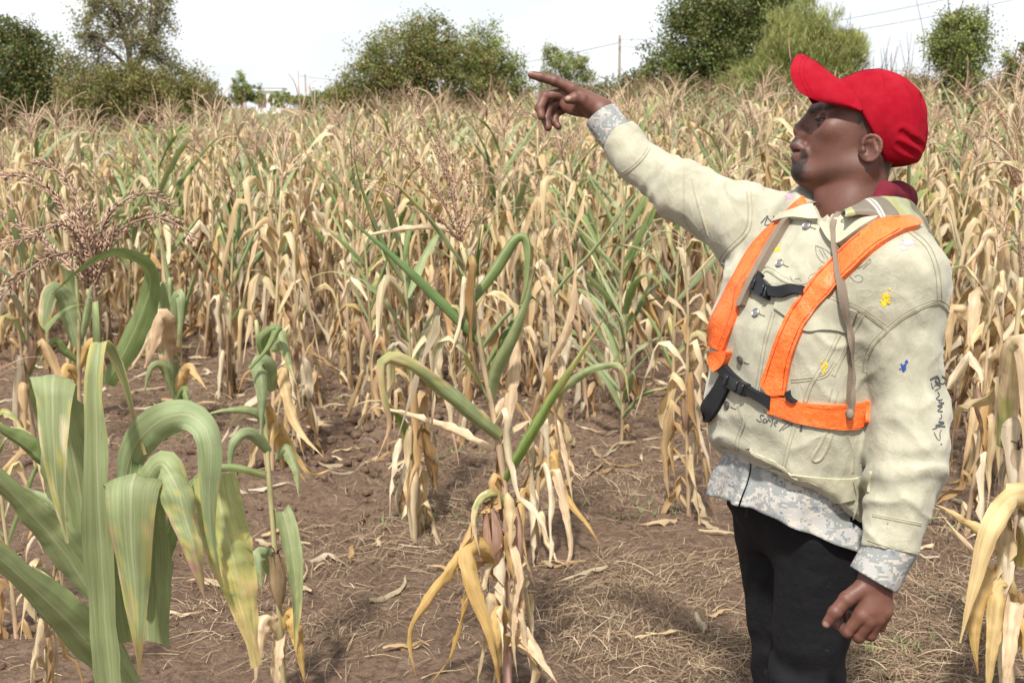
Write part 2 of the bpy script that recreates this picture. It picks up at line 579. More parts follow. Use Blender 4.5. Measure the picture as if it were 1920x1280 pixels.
def scatter_weeds():
    n_t = 26
    V, F, Cc = [], [], []
    k = 0
    spots = [(1790, 1010), (1830, 900), (1700, 1230), (1660, 1240), (800, 980), (1180, 960), (830, 860), (1250, 790), (1060, 960), (610, 610), (1240, 620), (340, 830), (560, 760)]
    for px, py in spots:
        g0 = Pg(px, py)
        for t in range(9):
            gx, gy = g0[0] + nrs.randn() * 0.10, g0[1] + nrs.randn() * 0.10
            z = float(ground_z(gx, gy))
            for b in range(7):
                a = nrs.rand() * 6.28; L = 0.02 + 0.05 * nrs.rand(); w = 0.001 + 0.0018 * nrs.rand()
                d = np.array([math.cos(a), math.sin(a), 0]); sd = np.array([-d[1], d[0], 0])
                for i in range(4):
                    s_ = i / 3
                    c = np.array([gx, gy, z]) + d * L * s_ * 0.7 + np.array([0, 0, L * (s_ - 0.45 * s_ * s_)])
                    V += [c - sd * w * (1 - s_ * 0.9), c + sd * w * (1 - s_ * 0.9)]
                F += [(k + 2 * i, k + 2 * i + 1, k + 2 * i + 3, k + 2 * i + 2) for i in range(3)]
                col = np.array([0.13, 0.17, 0.06]) * (0.7 + 0.6 * nrs.rand())
                Cc += [col] * 8; k += 8
    o = link('weeds', make_mesh('weeds', np.array(V), np.array(F), [STRAW], True, np.array(Cc)))
    tag(o, 'small green weed tufts growing between the maize stems', 'weeds', kind='stuff')
scatter_weeds()
# ------------------------------------------------------------------ bushes and trees beyond the field
def foliage_material():
    m = bpy.data.materials.new('foliage'); m.use_nodes = True
    nt = m.node_tree; b = nt.nodes['Principled BSDF']
    b.inputs['Roughness'].default_value = 0.65; b.inputs['Specular IOR Level'].default_value = 0.25
    a = attr(nt)
    nt.links.new(a.outputs['Color'], b.inputs['Base Color'])
    tr = nt.nodes.new('ShaderNodeBsdfTranslucent')
    nt.links.new(mixc(nt, 1.0, a.outputs['Color'], (1.25, 1.2, 0.75), 'MULTIPLY'), tr.inputs['Color'])
    mx = nt.nodes.new('ShaderNodeMixShader'); mx.inputs[0].default_value = 0.30
    nt.links.new(b.outputs[0], mx.inputs[1]); nt.links.new(tr.outputs[0], mx.inputs[2])
    nt.links.new(mx.outputs[0], nt.nodes['Material Output'].inputs['Surface'])
    return m
FOLIAGE = foliage_material()
BARK = plain('grey_bark', (0.12, 0.095, 0.075), 0.9, 0.1, 0.4, 12, 0.01)

def tree(name, label, cat, blobs, Y, n_leaf, pal, size=0.075, needle=False, sparse=0.0, seed=0, trunk_r=0.10, upright=0, group='trees and bushes along the far edge of the field', twig=0.6):
    """blobs: (x, y, rx, ry) of the outline in the picture at distance Y; each gets an equal depth"""
    rs = np.random.RandomState(seed + 100)
    n_leaf = int(n_leaf * 3.8); size = size * 0.68; pal = np.asarray(pal, float) * np.array([2.2, 2.05, 1.6])
    k = Y / FPX * 1.0
    cx0 = np.mean([b[0] for b in blobs])
    base = P(cx0, 300, Y); base[2] = float(gz(base[0], Y)) - 0.05
    area = np.array([b[2] * b[3] for b in blobs], float)
    cl, rad = [], []
    n_cl = max(12, int(n_leaf / 70))
    for (bx, by, rx, ry), q in zip(blobs, area / area.sum()):
        c = P(bx, by, Y)
        r = np.array([rx * k, 0.5 * (rx + ry) * k * 0.9, ry * k])
        n = max(3, int(n_cl * q))
        d = rs.randn(n, 3); d /= np.linalg.norm(d, axis=1)[:, None]
        rr = (0.30 + 0.70 * rs.rand(n) ** 0.45) * np.where(rs.rand(n) < 0.2, 1.0 + 0.28 * rs.rand(n), 0.97)
        pts = c + d * rr[:, None] * r * (1 + 0.16 * rs.randn(n, 1))
        cl.append(pts)
        rad.append(np.full(n, 0.24 * min(rx, ry) * k + 0.05) * (0.45 + 0.9 * rs.rand(n)))
    cl, rad = np.vstack(cl), np.concatenate(rad)
    ok = cl[:, 2] > base[2] + 0.15
    cl, rad = cl[ok], rad[ok]
    per = rs.poisson(n_leaf / len(cl), len(cl)) + 3
    tone = 0.66 + 0.68 * rs.rand(len(cl))
    idx = np.repeat(np.arange(len(cl)), per)
    n = len(idx)
    pos = cl[idx] + rs.randn(n, 3) * (rad[idx] * 0.55)[:, None]
    pos[:, 2] = np.maximum(pos[:, 2], base[2] + 0.05)
    pal = np.asarray(pal, float)
    col = pal[rs.randint(len(pal), size=n)] * (tone[idx] * (0.8 + 0.4 * rs.rand(n)))[:, None]
    if needle:
        d = rs.randn(n, 3) * 0.55 + np.array([0, 0, 1.0]); d += (cl[idx] - cl.mean(0)) * 0.35
        L, W = size * 3.2 * (0.6 + 0.8 * rs.rand(n)), size * 0.11 * (0.7 + 0.6 * rs.rand(n))
    else:
        d = rs.randn(n, 3) + np.array([0, 0, -0.1])
        L, W = size * (0.6 + 0.8 * rs.rand(n)), size * 0.36 * (0.7 + 0.6 * rs.rand(n))
    d /= np.linalg.norm(d, axis=1)[:, None]
    sd = np.cross(d, rs.randn(n, 3)); sd /= np.linalg.norm(sd, axis=1)[:, None] + 1e-9
    nr = np.cross(d, sd)
    a = pos - d * L[:, None] / 2; e = pos + d * L[:, None] / 2
    m1 = pos + sd * W[:, None] + nr * (0.25 * W)[:, None]; m2 = pos - sd * W[:, None] + nr * (0.25 * W)[:, None]
    v = np.stack([a, m1, e, m2], 1).reshape(-1, 3)
    f = np.arange(n * 4).reshape(n, 4)
    root = empty(name, base, label, cat, group)
    link('crown', make_mesh('crown', v - base, f, [FOLIAGE], True, np.repeat(col, 4, 0)), root)
    # trunk, limbs and twigs
    mb = MB()
    n_stem = 1 if not upright else 3
    hubs = []
    for s_ in range(n_stem):
        off = rs.randn(2) * 0.25 * (n_stem > 1)
        top = np.array([cl[:, 0].mean() + off[0], Y + off[1], base[2] + (cl[:, 2].max() - base[2]) * 0.6])
        path = spline([base + [off[0] * .3, off[1] * .3, 0], base * 0.6 + top * 0.4 + [rs.randn() * .08, rs.randn() * .08, 0], top], 10)
        mb.add(*tube(path, np.linspace(trunk_r, trunk_r * 0.45, 10), 8)); hubs.append(path)
    hubs = np.vstack(hubs)
    for bx, by, rx, ry in blobs:
        c = P(bx, by, Y) + rs.randn(3) * 0.1
        h = hubs[np.argmin(np.linalg.norm(hubs - c, axis=1) + 0.6 * np.maximum(0, hubs[:, 2] - c[2] + 0.3))]
        path = spline([h, (h + c) / 2 + np.array([0, 0, 0.12]) + rs.randn(3) * 0.1, c + [0, 0, ry * k * 0.5]], 9)
        mb.add(*tube(path, np.linspace(trunk_r * 0.5, trunk_r * 0.14, 9), 6))
        near = np.argsort(np.linalg.norm(cl - c, axis=1))[:int(18 * twig) + 4]
        for j in near:
            s0 = path[rs.randint(3, 9)]
            tw = spline([s0, (s0 + cl[j]) / 2 + rs.randn(3) * 0.06, cl[j]], 5)
            mb.add(*tube(tw, np.linspace(trunk_r * 0.16, 0.006, 5), 4, False))
    if upright:
        for j in range(upright):
            c = cl[rs.randint(len(cl))]
            tip = c + np.array([rs.randn() * 0.12, rs.randn() * 0.12, 0.35 + 0.5 * rs.rand()])
            mb.add(*tube(spline([c - [0, 0, 0.3], c, tip], 5), np.linspace(0.008, 0.003, 5), 4, False))
    link('trunk', mb.mesh('trunk', [BARK], True, base), root)
    return root

DARK = [(0.030, 0.046, 0.017), (0.042, 0.060, 0.022), (0.060, 0.078, 0.030), (0.075, 0.060, 0.034)]
OLIVE = [(0.060, 0.072, 0.030), (0.078, 0.090, 0.040), (0.105, 0.105, 0.050), (0.110, 0.075, 0.045)]
GREY = [(0.095, 0.105, 0.060), (0.120, 0.130, 0.078), (0.100, 0.080, 0.055), (0.075, 0.085, 0.048)]
LIGHT = [(0.104, 0.126, 0.050), (0.130, 0.150, 0.064), (0.086, 0.104, 0.044), (0.145, 0.152, 0.078)]
MID = [(0.060, 0.085, 0.030), (0.085, 0.110, 0.042), (0.050, 0.068, 0.026), (0.105, 0.120, 0.055)]
tree('dense_bush', 'tall dense dark green bush at the far left edge of the field', 'bush',
     [(30, 120, 62, 70), (92, 165, 58, 72), (0, 200, 80, 66), (100, 225, 70, 50), (70, 150, 70, 70), (20, 62, 34, 34), (110, 215, 50, 40), (-60, 130, 70, 90), (60, 90, 34, 34)], 27, 11000, DARK, 0.085, seed=1)
tree('sparse_tree', 'thin grey-green tree with bare limbs showing, beside the dark bush', 'tree',
     [(190, 40, 62, 46), (270, 55, 64, 62), (165, 105, 46, 50), (290, 130, 62, 60), (240, 185, 84, 44), (340, 185, 56, 50), (376, 160, 34, 26), (150, 160, 60, 60), (220, -10, 60, 34), (300, 10, 36, 44)], 26, 7800, GREY, 0.068, seed=2, trunk_r=0.09, twig=1.6)
tree('low_bush', 'low brown-green bush at the foot of the thin grey-green tree', 'bush', [(300, 195, 80, 46), (366, 190, 46, 42), (200, 190, 76, 56), (250, 160, 70, 40)], 25, 8200, OLIVE + DARK[2:], 0.07, seed=3, trunk_r=0.05)
tree('small_tree', 'small dark tree in front of the distant white house', 'tree', [(452, 158, 14, 18), (464, 172, 22, 14), (446, 180, 20, 14), (478, 184, 22, 10), (430, 190, 26, 10)], 95, 1900, MID, 0.22, seed=4, trunk_r=0.12)
tree('low_bush', 'small dark bush at the right corner of the distant white house', 'bush', [(520, 184, 12, 10), (540, 186, 16, 9), (500, 192, 22, 6), (560, 188, 18, 8)], 92, 1200, MID, 0.2, seed=5, trunk_r=0.08)
tree('round_bush', 'broad rounded olive bush in the middle of the skyline', 'bush',
     [(755, 105, 84, 58), (692, 150, 56, 44), (812, 78, 54, 42), (830, 150, 100, 56), (650, 178, 44, 26), (740, 175, 90, 40), (870, 110, 50, 50)], 27, 10500, OLIVE + MID[:2], 0.075, seed=6)
tree('light_bush', 'lighter green bush on the right flank of the olive bush', 'bush', [(905, 100, 46, 48), (945, 135, 44, 44), (900, 165, 56, 40), (965, 165, 30, 34)], 28, 4300, LIGHT[:2] + MID, 0.07, seed=7, trunk_r=0.07)
tree('low_bush', 'low pale green bush left of the olive bush near a wooden pole', 'bush', [(600, 186, 34, 15), (570, 195, 26, 12), (632, 188, 24, 18)], 32, 1600, LIGHT[2:] + MID, 0.065, seed=8, trunk_r=0.04)
tree('small_tree', 'small feathery green tree right behind the pointing hand', 'tree', [(1062, 130, 42, 30), (1034, 112, 22, 22), (1085, 140, 30, 24), (1050, 165, 60, 24)], 34, 2600, LIGHT[2:] + MID[:2], 0.07, seed=9, trunk_r=0.06)
tree('dense_tree', 'large dark green tree filling the skyline above the raised sleeve', 'tree',
     [(1330, 85, 92, 80), (1400, 25, 100, 74), (1255, 135, 66, 52), (1205, 168, 48, 34), (1470, 10, 60, 50), (1390, 120, 90, 70), (1300, 20, 54, 54), (1300, 175, 110, 40), (1150, 175, 40, 26)], 26, 15000, DARK + MID[:2], 0.085, seed=10, trunk_r=0.16)
tree('pencil_bush', 'bright yellow-green bush of fine upright twigs behind the red cap', 'bush',
     [(1505, 80, 66, 62), (1440, 150, 50, 44), (1545, 120, 62, 56), (1500, 160, 80, 44), (1590, 110, 28, 52), (1385, 165, 36, 26)], 23, 13000, LIGHT, 0.075, needle=True, seed=11, trunk_r=0.08, upright=22)
tree('leafy_tree', 'slim leafy tree with bare upright shoots, right of the red cap', 'tree',
     [(1800, 70, 56, 46), (1812, 115, 58, 46), (1770, 95, 40, 40), (1805, 165, 40, 40), (1815, 40, 36, 26)], 20, 4600, MID + LIGHT[:2], 0.058, seed=12, trunk_r=0.07, upright=16)
tree('twiggy_bush', 'half-bare brownish bush between the red cap and the slim tree', 'bush', [(1690, 160, 44, 30), (1735, 175, 36, 26), (1650, 175, 36, 24)], 22, 1300, OLIVE[2:] + GREY[2:], 0.05, seed=13, trunk_r=0.05, upright=26)
tree('leafy_bush', 'brownish leafy bush cut off by the right edge of the photo', 'bush', [(1905, 150, 34, 46), (1880, 190, 50, 30), (1935, 110, 26, 40), (1900, 215, 50, 30)], 20, 3000, OLIVE + MID[:1], 0.058, seed=14, trunk_r=0.06)
tree('dark_thicket', 'dark thicket below the slim leafy tree', 'bush', [(1770, 205, 60, 36), (1840, 205, 50, 34), (1720, 215, 50, 28)], 21, 2800, DARK, 0.06, seed=15, trunk_r=0.05)

tree('hedge', 'dark hedge of undergrowth along the left far edge of the field', 'hedge', [(x, 214, 46, 34) for x in range(-60, 400, 62)], 27.5, 6500, DARK + OLIVE, 0.07, seed=16, trunk_r=0.04)
tree('hedge', 'olive undergrowth hedge below the broad rounded bush', 'hedge', [(x, 194, 46, 26) for x in range(630, 1010, 62)], 28.5, 5200, OLIVE + MID, 0.07, seed=17, trunk_r=0.04)
tree('hedge', 'dark green undergrowth hedge behind the raised sleeve', 'hedge', [(x, 190, 46, 32) for x in range(1090, 1420, 62)], 25.5, 5200, DARK + MID, 0.07, seed=18, trunk_r=0.04)
tree('hedge', 'bright green undergrowth at the foot of the fine-twigged bush', 'hedge', [(x, 195, 44, 34) for x in range(1400, 1640, 60)], 22.5, 4800, MID + LIGHT[:2], 0.06, seed=19, trunk_r=0.04)
tree('hedge', 'dark undergrowth hedge right of the red cap', 'hedge', [(x, 212, 44, 34) for x in range(1660, 1960, 60)], 21.5, 4800, DARK + OLIVE, 0.06, seed=20, trunk_r=0.04)

# pale grass between the maize and the house
def far_grass():
    rs = np.random.RandomState(5)
    n = 16000
    y = 26 + 60 * rs.rand(n) ** 1.4; x = -0.42 * y + 0.84 * y * rs.rand(n)
    z = gz(x, y)
    h = 0.45 + 0.55 * rs.rand(n); w = 0.015 + 0.02 * rs.rand(n)
    a = rs.rand(n) * 6.28
    lean = rs.randn(n, 2) * 0.22
    b0 = np.stack([x, y, z], -1); sd = np.stack([np.cos(a), np.sin(a), 0 * a], -1) * w[:, None]
    tip = b0 + np.stack([lean[:, 0], lean[:, 1], h], -1)
    v = np.stack([b0 - sd, b0 + sd, tip], 1).reshape(-1, 3)
    pal = np.array([(0.20, 0.22, 0.09), (0.28, 0.27, 0.12), (0.34, 0.28, 0.16), (0.15, 0.18, 0.07)])
    c = pal[rs.randint(4, size=n)] * (0.8 + 0.4 * rs.rand(n, 1))
    o = link('grass', make_mesh('grass', v, np.arange(n * 3).reshape(n, 3), [FOLIAGE], True, np.repeat(c, 3, 0)))
    tag(o, 'pale rough grass beyond the maize, below the distant house', 'grass', kind='stuff')
far_grass()

# ------------------------------------------------------------------ distant house, poles and wires
def house():
    WH = plain('white_render', (0.74, 0.74, 0.74), 0.8, 0.2, 0.08, 3)
    SH = plain('dark_glass', (0.05, 0.055, 0.065), 0.15, 0.5, 0.2, 2)
    GR = plain('grey_roof_edge', (0.30, 0.30, 0.32), 0.7, 0.3, 0.15, 3)
    Y = 260.0
    a, b = P(479, 195, Y), P(527, 195, Y)
    g = P(500, 165, Y)
    base = np.array([(a[0] + b[0]) / 2, Y, float(gz(0, Y)) - 0.1])
    w = (b[0] - a[0]) / 2; top = g[2] - base[2]
    root = empty('white_house', base, 'distant white flat-roofed house with dark openings on the horizon', 'house')
    def part(name, boxes, m, parent=root):
        mb = MB()
        for lo, hi in boxes: mb.box(lo, hi)
        return mb.build(name, m, parent, smooth=False)
    part('wall', [((-w, 0, 0), (-w + 0.35, 5, top - 0.55)), ((w - 0.35, 0, 0), (w, 5, top - 0.55)), ((-w + 0.35, 0.3, 0), (w - 0.35, 5, 0.9)), ((-0.35, 0, 0), (0.35, 0.3, top - 0.55)),
                  ((-w + 0.35, 0.3, top - 1.25), (w - 0.35, 5, top - 0.55)), ((0.9, 0.3, 0.9), (1.2, 5, top - 1.25)), ((-w + 0.35, 1.6, 0.9), (0.9, 1.9, top - 1.25)), ((1.2, 1.6, 0.9), (w - 0.35, 1.9, top - 1.25))], WH)
    part('roof', [((-w - 0.35, -0.5, top - 0.55), (w + 0.35, 5.4, top - 0.22))], WH)
    part('roof_edge', [((-w - 0.42, -0.57, top - 0.22), (w + 0.42, 5.47, top))], GR)
    for x0, x1 in ((-2.1, -0.75), (-w + 0.5, -2.25), (1.45, w - 0.5)):
        f = part('window', [((x0, 1.50, 1.2), (x0 + 0.1, 1.597, top - 1.45)), ((x1 - 0.1, 1.50, 1.2), (x1, 1.597, top - 1.45)), ((x0 + 0.1, 1.50, 1.2), (x1 - 0.1, 1.597, 1.3)), ((x0 + 0.1, 1.50, top - 1.55), (x1 - 0.1, 1.597, top - 1.45))], GR)
        part('pane', [((x0 + 0.1, 1.55, 1.3), (x1 - 0.1, 1.58, top - 1.55))], SH, f)
house()

WOOD = plain('weathered_pole', (0.23, 0.19, 0.155), 0.9, 0.1, 0.35, 8)
def pole(px, py, Y, label, r=0.12):
    t = P(px, py, Y)
    base = np.array([t[0], Y, float(gz(t[0], Y)) - 0.3])
    root = empty('utility_pole', base, label, 'utility pole', 'wooden poles on the horizon')
    h = t[2] - base[2]
    v, f = tube(np.array([[0, 0, 0], [0.02, 0, h * 0.5], [0, 0, h]]), [r, r * 0.85, r * 0.7], 10)
    link('post', make_mesh('post', v, f, [WOOD], True), root)
    for z in ((h - 0.25, h - 0.7) if Y < 80 else (h - 0.2,)):
        v, f = tube(np.array([[0, -0.05, z], [0, -0.18, z + 0.03]]), 0.035, 8)
        link('insulator', make_mesh('insulator', v, f, [WOOD], True), root)
    return t
p1 = pole(1162, 66, 70, 'slim wooden utility pole standing up right of the pointing hand', 0.10)
p2 = pole(572, 139, 150, 'short-looking wooden pole on the horizon left of the olive bush', 0.11)
WIRE = plain('grey_wire', (0.10, 0.10, 0.11), 0.6, 0.3)
def wire(a, b, sag, label, r):
    t = np.linspace(0, 1, 30)[:, None]
    path = a * (1 - t) + b * t; path[:, 2] -= sag * 4 * (t * (1 - t))[:, 0]
    c = path[0].copy()
    v, f = tube(path - c, r, 5)
    o = link('overhead_wire', make_mesh('overhead_wire', v, f, [WIRE], True)); o.location = c
    tag(o, label, 'wire', 'overhead wires')
wire(P(1162, 74, 70) + [0, -0.18, 0], P(1990, -52, 38), 0.6, 'upper overhead wire crossing the sky at the top right', 0.010)
wire(P(1162, 88, 70) + [0, -0.18, 0], P(1990, -20, 38), 0.6, 'lower overhead wire crossing the sky at the top right', 0.010)
wire(P(1162, 80, 70), P(560, 142, 150), 1.2, 'thin sagging wire running left from the tall pole', 0.018)
# ------------------------------------------------------------------ maize
def leaf_material():
    m = bpy.data.materials.new('maize_leaf'); m.use_nodes = True
    nt = m.node_tree; b = nt.nodes['Principled BSDF']
    b.inputs['Roughness'].default_value = 0.55; b.inputs['Specular IOR Level'].default_value = 0.3
    a = attr(nt)
    uv = nt.nodes.new('ShaderNodeUVMap')
    mp = nt.nodes.new('ShaderNodeMapping'); mp.inputs['Scale'].default_value = (46, 1.6, 1)
    nt.links.new(uv.outputs['UV'], mp.inputs['Vector'])
    vein = noise(nt, 1.0, 3, 0.6, mp.outputs['Vector'])
    mp2 = nt.nodes.new('ShaderNodeMapping'); mp2.inputs['Scale'].default_value = (5, 3.0, 1)
    nt.links.new(uv.outputs['UV'], mp2.inputs['Vector'])
    blot = noise(nt, 1.0, 5, 0.65, mp2.outputs['Vector'])
    c = mixc(nt, 1.0, a.outputs['Color'], ramp(nt, vein, [(0.30, 0.80), (0.70, 1.16)]), 'MULTIPLY')
    c = mixc(nt, 1.0, c, ramp(nt, blot, [(0.30, (0.80, 0.74, 0.68)), (0.62, (1.1, 1.1, 1.1))]), 'MULTIPLY')
    sx = nt.nodes.new('ShaderNodeSeparateXYZ'); nt.links.new(uv.outputs['UV'], sx.inputs[0])
    rib = nt.nodes.new('ShaderNodeMath'); rib.operation = 'ABSOLUTE'
    sb = nt.nodes.new('ShaderNodeMath'); sb.operation = 'SUBTRACT'; sb.inputs[1].default_value = 0.5
    nt.links.new(sx.outputs[0], sb.inputs[0]); nt.links.new(sb.outputs[0], rib.inputs[0])
    c = mixc(nt, ramp(nt, rib.outputs[0], [(0.010, 0.50), (0.034, 0.0)]), c, (0.42, 0.40, 0.25))
    mp3 = nt.nodes.new('ShaderNodeMapping'); mp3.inputs['Scale'].default_value = (9, 26, 1)
    nt.links.new(uv.outputs['UV'], mp3.inputs['Vector'])
    c = mixc(nt, ramp(nt, noise(nt, 1.0, 3, 0.6, mp3.outputs['Vector']), [(0.64, 0.0), (0.72, 0.65)]), c, (0.22, 0.145, 0.07))
    nt.links.new(c, b.inputs['Base Color'])
    bump(nt, b, vein, 0.35, 0.0016)
    tr = nt.nodes.new('ShaderNodeBsdfTranslucent')
    nt.links.new(mixc(nt, 1.0, c, (1.08, 1.06, 0.78), 'MULTIPLY'), tr.inputs['Color'])
    mx = nt.nodes.new('ShaderNodeMixShader'); mx.inputs[0].default_value = 0.28
    nt.links.new(b.outputs[0], mx.inputs[1]); nt.links.new(tr.outputs[0], mx.inputs[2])
    nt.links.new(mx.outputs[0], nt.nodes['Material Output'].inputs['Surface'])
    return m
LEAF = leaf_material()
def stalk_material():
    m, nt, b = mat('maize_stalk', 0.6, 0.3)
    a = attr(nt); co = objco(nt, (60, 60, 6))
    c = mixc(nt, 1.0, a.outputs['Color'], ramp(nt, noise(nt, 1.0, 4, 0.6, co), [(0.3, 0.75), (0.7, 1.2)]), 'MULTIPLY')
    nt.links.new(c, b.inputs['Base Color'])
    return m
STALK = stalk_material()

GREEN = np.array([(0.205, 0.265, 0.100), (0.245, 0.305, 0.140), (0.165, 0.230, 0.080), (0.270, 0.320, 0.175)])
TAN = np.array([(0.59, 0.455, 0.265), (0.65, 0.530, 0.345), (0.52, 0.365, 0.195), (0.62, 0.490, 0.315), (0.45, 0.290, 0.130), (0.69, 0.590, 0.430), (0.58, 0.455, 0.285), (0.46, 0.385, 0.275)])
BROWN = np.array([(0.30, 0.18, 0.075), (0.24, 0.15, 0.08), (0.36, 0.23, 0.11)])

def blade(path, side, width, rs, green, tan, dry, fold=0.35, roll=0.5, wave=0.006, m=5, edge_dry=0.25):
    """a maize leaf along path; side: unit vectors across; width: full width along the path; dry: 0 green .. 1 dead"""
    n = len(path)
    t = np.gradient(path, axis=0); t /= np.linalg.norm(t, axis=1)[:, None] + 1e-9
    side = side - t * (side * t).sum(1)[:, None]; side /= np.linalg.norm(side, axis=1)[:, None] + 1e-9
    nrm = np.cross(side, t)
    s = np.linspace(0, 1, n)
    x = np.linspace(-1, 1, m)
    roll = np.broadcast_to(roll, (n,))[:, None]
    ang = x[None] * roll * 1.35
    r = (width / 2)[:, None] / np.maximum(roll * 1.35, 0.15)
    off = np.sin(ang) * r; lift = (1 - np.cos(ang)) * r + fold * np.abs(x)[None] * (width / 2)[:, None] * (1 - 0.6 * s[:, None])
    ph = rs.rand(2) * 6.28; fq = 2.0 + 3.0 * rs.rand(2)
    wv = np.where(x[None] > 0, np.sin(s[:, None] * fq[0] * 6.28 + ph[0]), np.sin(s[:, None] * fq[1] * 6.28 + ph[1])) * x[None] ** 2 * wave * np.sin(np.pi * np.clip(s * 1.1, 0, 1))[:, None]
    v = path[:, None] + side[:, None] * off[..., None] + nrm[:, None] * (lift + wv)[..., None]
    q = s[:, None] * 0.9 + edge_dry * (x[None] ** 2) + 0.16 * np.sin(s[:, None] * 19 + ph[0]) * np.sin(x[None] * 3 + ph[1]) + 0.10 * rs.randn(n, m)
    lim = 1.35 - 1.55 * dry
    k = np.clip((q - lim) / 0.22, 0, 1)[..., None]
    yel = np.array([0.46, 0.42, 0.13])
    kk = np.clip((q - lim + 0.16) / 0.20, 0, 1)[..., None] * (1 - k)
    col = (green * (1 - kk) + yel * kk) * (1 - k) + tan * k
    col = col * (0.90 + 0.2 * rs.rand(n, 1, 1))
    if rs.rand() < 0.5:
        col[-3:] *= np.array([0.75, 0.62, 0.58])
    crk = width[:, None] * (0.02 + 0.085 * min(1.0, max(0.0, dry))) * rs.randn(n, m) * (0.4 + 0.6 * np.abs(x[None])) * np.clip(s * 6, 0, 1)[:, None]
    v = v + nrm[:, None] * crk[..., None]
    uv = np.stack(np.broadcast_arrays((x[None] + 1) / 2, s[:, None] * (1 + 0 * x[None])), -1)
    uv = uv + np.array([0, rs.rand() * 7])
    return v.reshape(-1, 3), grid_faces(n, m), col.reshape(-1, 3), uv.reshape(-1, 2)

def wprof(W, n, tipw=0.06, base=0.5):
    s = np.linspace(0, 1, n)
    return W * np.minimum(base + (1 - base) * np.clip(s / 0.22, 0, 1), 1) * np.clip(1 - np.clip((s - 0.30) / 0.70, 0, 1) ** 1.35, tipw, 1)

def auto_leaf(p0, az, L, W, mode, rs, n=13, m=5):
    s = np.linspace(0, 1, n)
    j = rs.randn
    green = GREEN[rs.randint(len(GREEN))] * (0.85 + 0.3 * rs.rand())
    tan = TAN[rs.randint(len(TAN))] * (0.8 + 0.3 * rs.rand())
    tw0, tw1 = 0.0, 0.25 * j()
    wave, fold = 0.005, 0.35
    if mode == 'hang':          # crisp dead leaf folded down against the stem
        a0 = R(16 + 20 * rs.rand()); br = 0.06 + 0.14 * rs.rand()
        th = np.where(s < br, a0 + (s / br) * 0.3, R(163 + 16 * rs.rand()) + 0.13 * np.sin(s * 9 + j()))
        th = np.convolve(np.pad(th, 1, 'edge'), [0.12, 0.76, 0.12], 'valid') + 0.10 * j(n)
        dry, roll = 1.0, 0.5 + 1.5 * rs.rand() * (0.4 + s); tw1 = 3.2 * j(); wave, fold = 0.015, 0.2 + 0.5 * rs.rand()
        if rs.rand() < 0.25: tan = BROWN[rs.randint(3)]
    elif mode == 'droop':       # arches over and drops
        a0 = R(14 + 22 * rs.rand()); e = R(158 + 20 * rs.rand()); k = 0.18 + 0.26 * rs.rand()
        th = a0 + (e - a0) / (1 + np.exp(-(s - k) * (16 + 24 * rs.rand())))
        dry, roll = 0.55 + 0.5 * rs.rand(), 0.35 + 0.9 * rs.rand(); tw1 = 1.6 * j(); wave = 0.013
    elif mode == 'arch':        # living leaf, arching
        a0 = R(16 + 18 * rs.rand()); e = R(95 + 60 * rs.rand())
        th = a0 + (e - a0) * s ** (1.2 + rs.rand())
        dry, roll = 0.05 + 0.42 * rs.rand(), 0.30 + 0.6 * rs.rand(); tw1 = 0.6 * j(); wave = 0.006
    else:                       # 'spike': rolled up against the drought, nearly straight
        a0 = R(20 + 26 * rs.rand()); e = a0 + R(5 + 30 * rs.rand())
        th = a0 + (e - a0) * s ** 1.5
        if rs.rand() < 0.35: th = np.where(s > 0.62, th + R(60 + 60 * rs.rand()) * np.clip((s - 0.62) / 0.10, 0, 1), th)
        dry, roll = 0.05 + 0.45 * rs.rand(), 1.7 + 0.8 * rs.rand(); W = W * 0.95; tw1 = 0.5 * j(); wave = 0.002; fold = 0.5
    if dry > 0.8:
        for _ in range(rs.randint(0, 3)):
            s0 = 0.25 + 0.7 * rs.rand(); kx = R(35 + 50 * rs.rand()) * (1 if rs.rand() < 0.5 else -1)
            th = np.where(s > s0, np.minimum(th + kx * np.exp(-(s - s0) * 5), R(188)), th)
    phi = az + np.cumsum(j(n) * 0.09) + s * 0.5 * j()
    d = np.stack([np.sin(th) * np.cos(phi), np.sin(th) * np.sin(phi), np.cos(th)], -1)
    path = p0 + np.concatenate([np.zeros((1, 3)), np.cumsum(d[:-1], 0)]) * (L / (n - 1))
    tw = tw0 + tw1 * s ** 1.3
    sd0 = np.stack([-np.sin(phi), np.cos(phi), 0 * phi], -1)
    nn = np.cross(sd0, d)
    side = sd0 * np.cos(tw)[:, None] + nn * np.sin(tw)[:, None]
    return blade(path, side, wprof(W, n), rs, green, tan, dry, fold, roll, wave, m)

